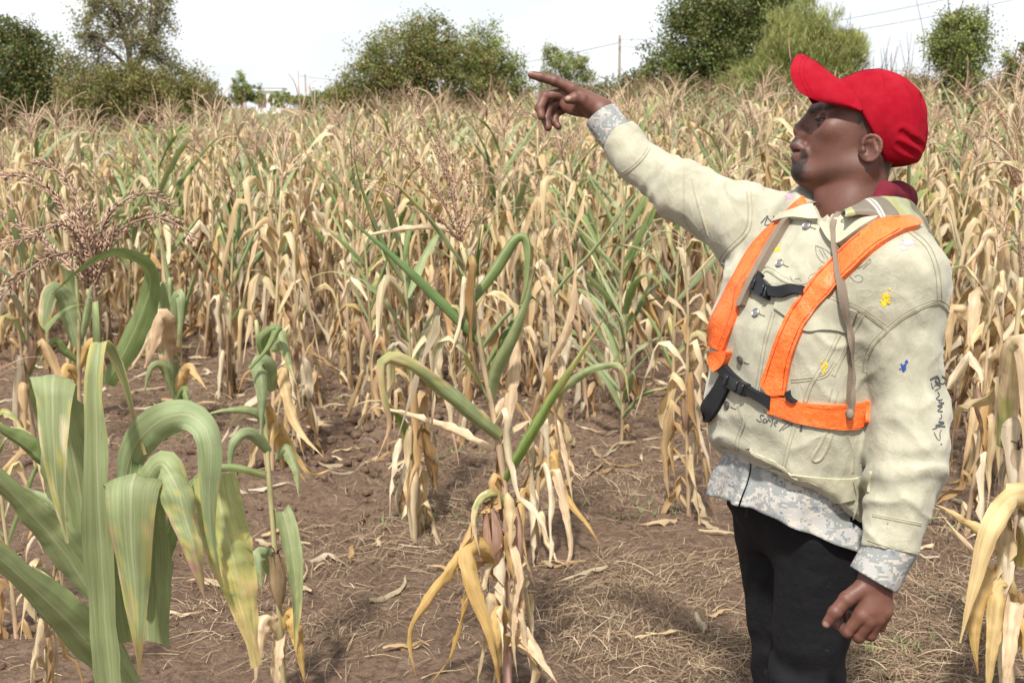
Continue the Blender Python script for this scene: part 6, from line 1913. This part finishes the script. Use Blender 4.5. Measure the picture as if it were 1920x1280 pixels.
    mb.add(HO + (sub - nr[5:14, 15:21] * 0.9).reshape(-1, 3) @ HAX / 1000 - base, grid_faces(nn[0], nn[1])[:, ::-1])
    mb.build('brim_patch', PM['olive'], cp)
    emb = []
    for a in np.linspace(34, -42, 16):
        row = []
        for w in np.linspace(-30, 30, 13):
            o_ = Vector(H(a, 260, w)); hit = cbvh.ray_cast(o_, Vector(-HV))
            row.append(np.array(hit[0]) + HV * 0.0008 if hit[0] is not None else H(a, 160, w))
        emb.append(row)
    emb = np.array(emb)
    mb = MB()
    k = emb.shape[0] * emb.shape[1]
    gf = grid_faces(*emb.shape[:2])
    n0, n1 = emb.shape[:2]
    e = np.array([i for i in range(n1)] + [i * n1 + n1 - 1 for i in range(1, n0)] + [(n0 - 1) * n1 + i for i in range(n1 - 2, -1, -1)] + [i * n1 for i in range(n0 - 2, 0, -1)])
    e2 = np.roll(e, -1)
    mb.add(np.vstack([emb.reshape(-1, 3), emb.reshape(-1, 3) - HV * 0.006]) - base, [gf, np.stack([e, e2, e2 + k, e + k], -1)])
    mb.build('embroidery', PM['navy'], cp)
    mb = MB()
    th = np.linspace(0, np.pi / 2, 6)[:, None]; pp = np.linspace(0, 2 * np.pi, 14, endpoint=False)[None]
    l = np.stack([7 * np.sin(th) * np.cos(pp) * 0.7 - 3 * np.cos(th) - 112, 5 * np.cos(th) + 7 * np.sin(th) * np.cos(pp) * 0.7 + 96, 7 * np.sin(th) * np.sin(pp)], -1).reshape(-1, 3)
    mb.add(HO + l @ HAX / 1000 - base, grid_faces(6, 14, True))
    mb.build('cap_button', PM['red'], cp)

    # ---- camouflage shirt tail below the jacket
    nth, nz = 150, 26
    th0 = R(9)
    TH = np.linspace(th0 + 0.012, th0 + 2 * np.pi - 0.012, nth)
    rings = []
    for i in range(nz):
        t = i / (nz - 1)
        row = []
        for th in TH:
            f, l = math.cos(th), math.sin(th)
            ztop = 0.93 + 0.06 * f; zb = 0.800 + 0.066 * f + 0.006 * math.sin(th * 3)
            z = ztop + (zb - ztop) * t
            fl = -0.024 + 0.034 * max(0.0, (t - 0.35) / 0.65) + 0.006 * t * math.sin(th * 9 + 1.0) + 0.004 * t * math.sin(th * 17) + 0.004 * math.sin(th * 5 + 7 * t)
            la = np.interp(z, SEC[:, 0], SEC[:, 2]); de = np.interp(z, SEC[:, 0], SEC[:, 3]); cx = np.interp(z, SEC[:, 0], SECX)
            la = max(la, 0.180) + fl; de = max(de, 0.154) + fl
            n = 2.35
            r = 1 / ((abs(f) / de) ** n + (abs(l) / la) ** n) ** (1 / n)
            row.append([cx + r * (TF[0] * f + TL[0] * l), YB + r * (TF[1] * f + TL[1] * l), z])
        rings.append(row)
    g = np.array(rings)
    o = link('shirt', make_mesh('shirt', g.reshape(-1, 3) - base, grid_faces(nz, nth), [PM['camo']], True), root)
    o['label'] = 'grey pixel camouflage shirt tail below the jacket'
    sol = o.modifiers.new('cloth', 'SOLIDIFY'); sol.thickness = 0.003; sol.offset = 0

    # ---- things sewn, worn or drawn on the jacket; laid out on its surface
    def c3(*pts): return [(1280 + x / 3.048, 340 + y / 3.048) for x, y in pts]
    def c4(*pts): return [(1280 + x / 2.285, 720 + y / 2.285) for x, y in pts]
    def c5(*pts): return [(1400 + x / 12.0, 740 + y / 12.0) for x, y in pts]
    def c6(*pts): return [(1690 + x / 6.4, 660 + y / 6.4) for x, y in pts]
    def c2(*pts): return [(960 + x / 3.765, 100 + y / 3.765) for x, y in pts]
    cv = Vector(CAMPOS)
    def cast(pix):
        """surface points under picture points, in order; past the outline it keeps to the nearest cloth"""
        out, tl = [], None
        for x, y in pix:
            dr = Vector(ray(x, y)).normalized()
            hit = bvh.ray_cast(cv, dr)
            if hit[0] is not None and (tl is None or abs(hit[3] - tl) < 0.14):
                tl = hit[3]; out.append(np.array(hit[0]))
            else:
                q_ = cv + dr * (tl if tl else 2.4)
                out.append(np.array(bvh.find_nearest(q_)[0]))
        return np.array(out)
    def strip(name, A, B, m, off, th, material, n=None, par=root, relax=2, ripple=0.0):
        """a band of cloth between two edges"""
        L = max(np.linalg.norm(np.diff(np.array(A), axis=0), axis=1).sum(), np.linalg.norm(np.diff(np.array(B), axis=0), axis=1).sum())
        n = n or max(6, int(L / 4))
        a, b = spline(A, n), spline(B, n)
        t = np.linspace(0, 1, m)[None, :, None]
        pix = a[:, None] * (1 - t) + b[:, None] * t
        g = cast(pix.transpose(1, 0, 2).reshape(-1, 2)).reshape(m, n, 3).transpose(1, 0, 2)
        nr = grad(jacket_sdf, g.reshape(-1, 3), 0.008).reshape(g.shape)
        for _ in range(3):
            nr[1:-1] = (nr[:-2] + nr[1:-1] * 2 + nr[2:]) / 4
        nr /= np.linalg.norm(nr, axis=2)[..., None] + 1e-9
        h = g + nr * off
        for _ in range(relax):
            h[1:-1] = (h[:-2] + 2 * h[1:-1] + h[2:]) / 4
        if ripple:
            pp = h.reshape(-1, 3)
            h = h + nr * (ripple * (vnoise(pp, 28, 51) + 0.6 * vnoise(pp, 65, 52))).reshape(n, m, 1)
        top, bot = h + nr * th, h - nr * (off + 0.001)
        tv, bv = top.reshape(-1, 3), bot.reshape(-1, 3)
        k = n * m
        gf = grid_faces(n, m)
        e = np.array([i for i in range(m)] + [i * m + m - 1 for i in range(1, n)] + [(n - 1) * m + i for i in range(m - 2, -1, -1)] + [i * m for i in range(n - 2, 0, -1)])
        e2 = np.roll(e, -1)
        # facing: outward normals
        fn_ = np.cross(top[1, 0] - top[0, 0], top[0, 1] - top[0, 0])
        ne = len(e); q0 = 2 * k + np.arange(ne); q1 = np.roll(q0, -1)
        side = np.stack([q0, q1, q1 + ne, q0 + ne], -1)
        v = np.concatenate([tv, bv, tv[e], bv[e]]) - base
        gt = gf if fn_ @ nr[0, 0] < 0 else gf[:, ::-1]
        return link(name, make_mesh(name, v, [gt, gt[:, ::-1] + k, side], [material], True), par)
    def stroke(mb, pts, w, off=0.0008, step=1.2):
        n = max(3, int(np.linalg.norm(np.diff(np.array(pts), axis=0), axis=1).sum() / step))
        pix = spline(pts, n)
        g = cast(pix); nr = grad(jacket_sdf, g, 0.010)
        for _ in range(3):
            g[1:-1] = (g[:-2] + 2 * g[1:-1] + g[2:]) / 4
        t = np.gradient(g, axis=0); sd = np.cross(t, nr); sd /= np.linalg.norm(sd, axis=1)[:, None] + 1e-9
        ww = w * 0.5 * (0.9 + 0.2 * np.sin(np.arange(n) * 0.23))[:, None]
        a, b, c = g + nr * off - sd * ww, g + nr * (off + 0.0004), g + nr * off + sd * ww
        v = np.stack([a, b, c], 1).reshape(-1, 3) - base
        mb.add(v, grid_faces(n, 3))
    def seam(pts, double=4.0, r=0.0011, name='seam', ridge=True):
        """a felled seam: a raised welt with a row of thread on each side"""
        n = max(4, int(np.linalg.norm(np.diff(np.array(pts), axis=0), axis=1).sum() / 2.0))
        pix = spline(pts, n)
        t = np.gradient(pix, axis=0); nn = np.stack([-t[:, 1], t[:, 0]], 1); nn /= np.linalg.norm(nn, axis=1)[:, None] + 1e-9
        if ridge:
            mb = MB()
            g = cast(pix); nr = grad(jacket_sdf, g, 0.008)
            sd = np.cross(np.gradient(g, axis=0), nr); sd /= np.linalg.norm(sd, axis=1)[:, None] + 1e-9
            for _ in range(3):
                g[1:-1] = (g[:-2] + 2 * g[1:-1] + g[2:]) / 4
            w = 0.0050
            prof = [(-w, -0.0010), (-w * 0.7, 0.0008), (0, 0.0011), (w * 0.7, 0.0008), (w, -0.0010)]
            v = np.stack([g + sd * a + nr * b for a, b in prof], 1).reshape(-1, 3) - base
            mb.add(v, grid_faces(n, 5))
            mb.build(name, PM['denim'], jk)
        mb = MB()
        for s_ in ((-1, 1) if double else (0,)):
            pp = pix + nn * (double * s_)
            g = cast(pp); nr = grad(jacket_sdf, g, 0.006)
            mb.add(*tube(g + nr * (0.0009 if not ridge else 0.0012) - base, r * 0.62, 5))
        mb.build('stitching', PM['thread'], jk)
    def splat(mb, ctr, rx, ry, seed, bits=10):
        rg = random.Random(seed)
        for b in range(bits):
            s_ = 1.0 if b == 0 else rg.uniform(0.12, 0.38)
            ox, oy = (0, 0) if b == 0 else (rg.gauss(0, 0.75) * rx, rg.gauss(0, 0.75) * ry)
            pix = [(ctr[0] + ox, ctr[1] + oy)]
            k = 18
            for i in range(k):
                a = i / k * 2 * math.pi; q_ = s_ * (0.6 + 0.5 * rg.random())
                pix.append((ctr[0] + ox + math.cos(a) * rx * q_, ctr[1] + oy + math.sin(a) * ry * q_))
            g = cast(pix); nr = grad(jacket_sdf, g, 0.006); v = g + nr * (0.0007 + 0.0001 * b) - base
            j = np.arange(1, k + 1); j2 = np.roll(j, -1)
            mb.add(v, np.stack([np.zeros(k, int), j, j2], -1))

    # seams
    seam(c3((395, 640), (470, 505), (580, 560), (700, 612), (820, 655), (1000, 722), (1110, 795), (1172, 842)))
    seam(c3((1172, 842), (1270, 765), (1400, 700), (1470, 690), (1530, 742)))
    seam(c3((1172, 842), (1090, 925), (1050, 1010), (1042, 1090)))
    seam(c3((1295, 280), (1400, 375), (1455, 520), (1468, 690)))
    seam(c3((205, 495), (250, 410), (365, 290), (385, 180), (378, 60)))
    seam(c3((520, 745), (470, 930), (440, 1100), (425, 1190)), 3)
    seam(c3((895, 872), (820, 1020), (735, 1160), (700, 1260)), 3.5)
    seam(c3((1030, 760), (965, 880), (905, 1010), (860, 1110)), 3)
    seam(c3((620, 1140), (720, 1130), (815, 1108), (870, 1030)), 2.5, ridge=False)
    seam(c4((480, 175), (455, 260), (430, 370)), 3)
    seam(c4((240, 90), (262, 160), (235, 240), (232, 285)), 3)
    seam(c4((697, 195), (728, 290), (728, 380)), 0)
    seam(c4((622, 190), (595, 250), (556, 322), (590, 324), (625, 262), (646, 192)), 0)
    seam(c4((655, 20), (640, 75)), 6, ridge=False)
    seam(c2((780, 850), (860, 800), (930, 730), (968, 668)), 2.5)
    seam(c2((1215, 850), (1214, 1020), (1222, 1180), (1290, 1275)), 0, ridge=False)
    seam(c2((1270, 890), (1300, 1010), (1340, 1150), (1385, 1290)), 0)
    seam(c4((815, 560), (920, 580), (1022, 600)), 2)
    seam(c4((795, 668), (890, 700), (985, 722)), 0, ridge=False)
    # waistband and its loose tab
    strip('waistband', c4((165, 268), (300, 330), (430, 375), (560, 396), (725, 402), (812, 372)), c4((172, 298), (300, 402), (450, 470), (620, 500), (705, 498), (800, 466)), 7, 0.0035, 0.002, PM['denim_band'], par=jk)
    seam(c4((175, 285), (300, 346), (430, 391), (560, 410), (725, 416)), 0, ridge=False)
    strip('waist_tab', c4((722, 402), (733, 500), (728, 618)), c4((748, 405), (775, 490), (802, 576)), 6, 0.008, 0.003, PM['denim_band'], par=jk)
    # pocket flap and collar
    strip('pocket_flap', c3((545, 645), (690, 640), (820, 668), (1000, 742)), c3((530, 725), (610, 785), (700, 855), (800, 848), (870, 850), (955, 870)), 9, 0.0035, 0.0020, PM['denim'], par=jk)
    seam(c3((560, 735), (700, 840), (800, 833), (870, 836), (950, 852)), 0, ridge=False)
    strip('collar', c3((782, 222), (870, 192), (1000, 196), (1155, 205)), c3((795, 272), (884, 378), (1000, 312), (1148, 222)), 9, 0.013, 0.003, PM['denim_band'], par=jk, relax=7)
    strip('collar', c3((585, 196), (640, 172), (720, 160)), c3((540, 248), (640, 222), (765, 246)), 7, 0.013, 0.003, PM['denim_band'], par=jk, relax=7)
    # buttons
    for x, y, mt in ((710, 255, 'metal'), (555, 470, 'metal'), (420, 750, 'metal'), (330, 1020, 'metal_dark'), (255, 1278, 'metal_dark')):
        c = cast(c3((x, y)))[0]; nr = grad(jacket_sdf, c[None], 0.01)[0]
        ax = np.cross(nr, [0, 0, 1.0]); ax /= np.linalg.norm(ax); ay = np.cross(nr, ax)
        th = np.linspace(0, 2 * np.pi, 24, endpoint=False)
        rg = [(0.0084, 0.0002), (0.0086, 0.0032), (0.0074, 0.0042), (0.0062, 0.0034), (0.0040, 0.0034), (0.0034, 0.0040), (0.0006, 0.0040)]
        v = np.concatenate([c + (np.cos(th)[:, None] * ax + np.sin(th)[:, None] * ay) * r_ + nr * h_ for r_, h_ in rg]) - base
        link('button', make_mesh('button', v, grid_faces(len(rg), 24, True), [PM[mt]], False), jk)
        g = cast(c3((x + 22, y + 6), (x + 52, y + 18)))
        mb = MB(); nr2 = grad(jacket_sdf, g, 0.006)
        mb.add(*tube(g + nr2 * 0.0012 - base, 0.0013, 5)); mb.build('buttonhole', PM['thread'], jk)

    # harness
    hs = bpy.data.objects.new('harness', None); COL.objects.link(hs); hs.parent = root
    hs['label'] = 'orange reflective cross-belt harness with black buckles'
    strip('shoulder_strap', c3((682, 96), (560, 210), (455, 312), (370, 420), (290, 560), (190, 760), (146, 870), (150, 935)),
          c3((708, 150), (565, 270), (492, 390), (420, 512), (350, 610), (325, 730), (285, 850), (238, 968)), 11, 0.0055, 0.0018, PM['orange'], par=hs, ripple=0.0013)
    strip('strap_end', c3((190, 968), (180, 1040), (206, 1088)), c3((286, 968), (262, 1040), (212, 1090)), 7, 0.013, 0.002, PM['orange'], par=hs, ripple=0.003)
    strip('shoulder_strap', c3((1192, 176), (1160, 208), (1010, 318), (905, 402), (790, 520), (690, 640), (600, 780), (540, 920), (490, 1060), (460, 1150), (498, 1215)),
          c3((1352, 248), (1335, 278), (1240, 306), (1100, 400), (960, 532), (850, 640), (760, 740), (700, 840), (650, 950), (618, 1060), (592, 1215)), 13, 0.0095, 0.0018, PM['orange'], par=hs, ripple=0.0014)
    strip('waist_belt', c4((385, 34), (440, 58), (500, 76), (620, 86), (745, 80), (803, 68)), c4((365, 122), (440, 146), (500, 166), (620, 188), (745, 189), (800, 162)), 9, 0.0055, 0.0018, PM['orange'], par=hs, ripple=0.0013)
    seam_keep = PM['thread']
    for A in (c4((372, 112), (440, 136), (500, 156), (620, 178), (745, 179), (798, 154)), c4((390, 44), (440, 67), (500, 86), (620, 95), (745, 89))):
        mb = MB(); stroke(mb, A, 0.0014, 0.0082); mb.build('stitching', PM['orange'], hs)
    for A in (c3((1030, 316), (925, 402), (810, 520), (710, 640), (622, 780), (562, 920), (512, 1060), (484, 1150)), c3((1235, 296), (1090, 392), (945, 528), (836, 638), (745, 738), (684, 838), (634, 950), (602, 1050), (580, 1190)),
              c3((580, 214), (475, 314), (390, 422), (308, 562), (208, 762), (166, 870)), c3((550, 270), (478, 388), (406, 508), (334, 608), (308, 728), (268, 850), (226, 950))):
        mb = MB(); stroke(mb, A, 0.0013, 0.0122); mb.build('stitching', PM['cap_lining'], hs)
    strip('strap_backing', c3((606, 1195), (600, 1235), (640, 1262)), c3((618, 1190), (622, 1228), (660, 1252)), 4, 0.013, 0.002, PM['webbing'], par=hs)
    strip('webbing', c3((500, 600), (560, 606), (620, 598), (705, 604)), c3((515, 662), (580, 668), (640, 646), (700, 660)), 6, 0.0125, 0.0015, PM['webbing'], par=hs)
    strip('webbing', c3((440, 520), (470, 540)), c3((415, 560), (440, 590)), 4, 0.010, 0.0015, PM['webbing'], par=hs)
    strip('webbing', c3((250, 1040), (300, 1095), (385, 1165), (470, 1215), (510, 1235)), c3((222, 1090), (280, 1150), (380, 1218), (460, 1262), (505, 1300)), 6, 0.010, 0.0015, PM['webbing'], par=hs)
    strip('webbing_tail', c3((236, 1095), (190, 1180), (120, 1290), (92, 1368)), c3((290, 1150), (262, 1210), (210, 1310), (160, 1372)), 7, 0.008, 0.0015, PM['webbing'], par=hs)
    def buckle(A, B, slots):
        o = strip('buckle', c3(*A), c3(*B), 9, 0.006, 0.007, PM['plastic'], n=14, par=hs, relax=1)
        for a, b in slots:
            g = cast(c3(a, b)); nr = grad(jacket_sdf, g, 0.01)
            v, f = tube(np.linspace(g[0], g[1], 5) + nr.mean(0) * 0.0145 - base, 0.0024, 8)
            link('buckle_bar', make_mesh('buckle_bar', v, f, [PM['plastic']], True), o)
    buckle(((428, 546), (470, 560), (512, 600)), ((404, 628), (450, 660), (500, 682)), (((440, 570), (420, 628)), ((492, 600), (474, 662)), ((508, 612), (492, 676))))
    buckle(((272, 1094), (330, 1128), (392, 1160)), ((258, 1158), (310, 1198), (372, 1228)), (((290, 1115), (276, 1165)), ((345, 1145), (328, 1205)), ((378, 1160), (362, 1220))))
    # draw cords of the hood
    def lace(mid, w, off):
        m_ = np.array(mid)
        o = strip('drawstring', [(x - w, y) for x, y in m_], [(x + w, y + 1) for x, y in m_], 5, off, 0.0022, PM['cord'], relax=4)
        return o
    lace(c3((928, 172), (888, 240), (882, 320), (893, 450), (918, 580), (945, 720), (960, 830), (972, 900), (960, 1050), (950, 1180), (942, 1290)) + c4((702, 95), (699, 122)), 4.4, 0.016)
    lace(c3((735, 146), (680, 172), (606, 236), (548, 330), (482, 440), (428, 540), (385, 620), (345, 715)), 4.2, 0.013)
    g = cast(c4((700, 118)))[0]; nr = grad(jacket_sdf, g[None], 0.01)[0]
    th = np.linspace(0, np.pi, 8)[:, None]; pp = np.linspace(0, 2 * np.pi, 12, endpoint=False)[None]
    kn = np.stack([np.sin(th) * np.cos(pp) * 0.008, np.sin(th) * np.sin(pp) * 0.007, np.cos(th) * 0.011 + 0 * pp], -1).reshape(-1, 3)
    link('drawstring_knot', make_mesh('drawstring_knot', g + nr * 0.018 + kn - base, grid_faces(8, 12, True), [PM['cord']], True), root)

    # pen writing, doodles and paint
    mb = MB()
    for st, w in (([(400, 470), (340, 450), (310, 490), (342, 560), (330, 600), (280, 590), (230, 545)], 2.0), ([(410, 530), (370, 580), (390, 620), (440, 600), (450, 540), (410, 530)], 1.8),
                  ([(448, 625), (512, 528), (520, 602), (596, 520), (586, 600), (545, 712)], 2.0), ([(622, 640), (690, 622), (690, 580), (630, 608), (622, 672), (672, 700)], 1.9),
                  ([(800, 570), (860, 585), (922, 612), (830, 710), (740, 812)], 1.7), ([(922, 615), (1000, 660), (900, 720), (808, 792)], 1.7), ([(1022, 620), (1020, 705)], 1.8),
                  ([(1240, 680), (1222, 760), (1200, 812), (1252, 800), (1238, 768)], 2.6), ([(388, 330), (410, 385), (440, 405), (480, 400)], 1.2)):
        stroke(mb, c5(*st), w * 0.001, 0.0012, 0.8)
    for st, w in (([(340, 330), (430, 285), (404, 350), (500, 376), (522, 322), (480, 282)], 3.6), ([(430, 285), (462, 362)], 3.0), ([(355, 360), (372, 440), (404, 390), (470, 410), (400, 462)], 2.2),
                  ([(430, 470), (452, 520), (410, 560), (462, 577), (492, 560), (440, 602), (510, 612), (430, 642)], 2.2), ([(430, 652), (490, 650), (430, 702), (490, 712)], 2.4),
                  ([(470, 740), (482, 780), (450, 802)], 2.0), ([(440, 830), (510, 850), (410, 880), (520, 890)], 3.2), ([(370, 922), (425, 906)], 1.6),
                  ([(388, 958), (430, 1040), (462, 1050), (460, 962), (482, 930)], 1.5), ([(470, 1095), (480, 1108)], 3.0)):
        stroke(mb, c6(*st), w * 0.001, 0.0012, 0.8)
    for st in ([(448, 240), (490, 196), (470, 250), (512, 240), (490, 212)], [(520, 198), (527, 216)]):
        stroke(mb, c3(*st), 0.0026, 0.0012, 0.8)
    mb.build('pen_writing', PM['ink'], jk)
    mb = MB()
    for st in ([(760, 368), (768, 420), (800, 462), (845, 470), (856, 430), (815, 390), (760, 368)], [(782, 392), (812, 440)], [(798, 388), (832, 446)], [(615, 545), (640, 575), (690, 588), (722, 572), (728, 540), (790, 512)],
               [(800, 484), (776, 505), (790, 530)], [(955, 540), (985, 570), (1015, 575), (1032, 555), (1010, 535), (985, 545)], [(1000, 500), (1050, 470), (1064, 448), (1080, 452), (1068, 468), (1030, 500)], [(640, 560), (668, 556), (680, 575)]):
        stroke(mb, c3(*st), 0.0011, 0.0012, 0.8)
    mb.build('pen_doodle', PM['ink_light'], jk)
    for nm, ps in (('paint_yellow', [((545, 390), 6, 5, 6), ((1160, 660), 8, 10, 16), ((1150, 700), 6, 6, 8), ((806, 1050), 6, 9, 14), ((800, 1085), 5, 5, 6), ((130, 245), 3, 4, 3)]),
                   ('paint_pink', [((1290, 350), 13, 6, 8), ((1258, 385), 6, 4, 4), ((612, 86), 7, 5, 5)]), ('paint_blue', [((1262, 1065), 6, 8, 9), ((1278, 1030), 3, 4, 8)])):
        for i, (c, rx, ry, k) in enumerate(ps):
            mb = MB()
            splat(mb, c3(c)[0], rx, ry, i * 7 + len(nm), k)
            mb.build('paint_spot', PM[nm], jk)

    # ---- hood: plaid outside, maroon lining
    def lining_sdf(p):
        p = np.asarray(p, np.float32)
        pts = [(1640, 388, 2.37), (1656, 362, 2.40), (1682, 366, 2.46), (1690, 372, 2.52), (1660, 364, 2.57)]
        rr = [0.014, 0.020, 0.027, 0.030, 0.028]
        d = None
        for i in range(len(pts) - 1):
            c = cap(p, P(*pts[i]), P(*pts[i + 1]), rr[i], rr[i + 1])
            d = c if d is None else smin(d, c, 0.015)
        return (d - 0.003 * vnoise(p, 26, 63)).astype(np.float32)
    HB = [(1584, 409, 2.285), (1612, 405, 2.305), (1650, 409, 2.298), (1692, 428, 2.295), (1737, 452, 2.325), (1745, 448, 2.45), (1720, 420, 2.62), (1600, 392, 2.72), (1530, 394, 2.67), (1519, 398, 2.58), (1528, 414, 2.49)]
    HT = [(1584, 396, 2.30), (1612, 382, 2.33), (1640, 371, 2.35), (1687, 371, 2.39), (1708, 384, 2.44), (1712, 392, 2.52), (1690, 372, 2.62), (1600, 358, 2.68), (1535, 362, 2.62), (1522, 370, 2.56), (1528, 386, 2.48)]
    HI = [(1578, 404, 2.34), (1600, 400, 2.37), (1622, 394, 2.40), (1652, 392, 2.45), (1668, 392, 2.50), (1668, 392, 2.55), (1650, 390, 2.60), (1590, 382, 2.62), (1552, 382, 2.56), (1532, 388, 2.53), (1540, 400, 2.46)]
    n, m = 200, 21
    eb, et, ei = (spline([P(*q_) for q_ in e_], n) for e_ in (HB, HT, HI))
    out_dir = et - ei; out_dir[:, 2] = 0; out_dir /= np.linalg.norm(out_dir, axis=1)[:, None] + 1e-9
    mid = (eb + et) / 2 + out_dir * 0.006
    g = np.stack([spline([eb[i], mid[i], et[i], (et[i] + ei[i]) / 2 + [0, 0, 0.004], ei[i]], m) for i in range(n)])
    pp = g.reshape(-1, 3)
    g = g + (out_dir[:, None] + np.array([0, 0, 0.5])) * (0.0045 * vnoise(pp, 28, 61) + 0.003 * vnoise(pp, 55, 62)).reshape(n, m, 1)
    sl = np.concatenate([[0], np.cumsum(np.linalg.norm(np.diff(et, axis=0), axis=1))])
    u = ((sl[:, None] + 0 * g[..., 0]) / 0.170 - 0.03) % 1.0
    w_ = np.broadcast_to(np.linspace(0, 1, m)[None], u.shape)
    pc = np.tile(np.array([0.29, 0.29, 0.135]), (n, m, 1))
    dk = (u > 0.10) & (u < 0.60)
    pc[dk] = (0.155, 0.135, 0.105)
    pc[(u > 0.78)] = (0.27, 0.285, 0.18)
    for k in (0.36, 0.41): pc[np.abs(u - k) < 0.010] = (0.50, 0.48, 0.43)
    pc[np.abs(w_ - 0.14) < 0.04] *= 1.3
    pc[w_ < 0.05] = (0.30, 0.14, 0.08)
    hd = link('hood', make_mesh('hood', g.reshape(-1, 3) - base, grid_faces(n, m), [PM['plaid']], True, pc.reshape(-1, 3)), root)
    sol = hd.modifiers.new('cloth', 'SOLIDIFY'); sol.thickness = 0.004; sol.offset = 0
    blo, bhi = NECK - 0.24, NECK + 0.24
    v, q = polygonise(lining_sdf, blo, bhi, 0.0034)
    link('hood_lining', make_mesh('hood_lining', v - base, q, [PM['maroon']], True), hd)
    for ex in ((1584, 400, 2.31), (1524, 386, 2.50)):
        c = P(*ex); nr = (CAMPOS - c) / np.linalg.norm(CAMPOS - c)
        ax = np.cross(nr, [0, 0, 1.0]); ax /= np.linalg.norm(ax); ay = np.cross(nr, ax)
        th = np.linspace(0, 2 * np.pi, 15)
        v, f = tube(c + nr * 0.006 + (np.cos(th)[:, None] * ax + np.sin(th)[:, None] * ay) * 0.0055, 0.0018, 6, False)
        link('eyelet', make_mesh('eyelet', v - base, f, [PM['metal_dark']], True), hd)

    return root, base, bvh
PERSON, PBASE, JBVH = build_person()
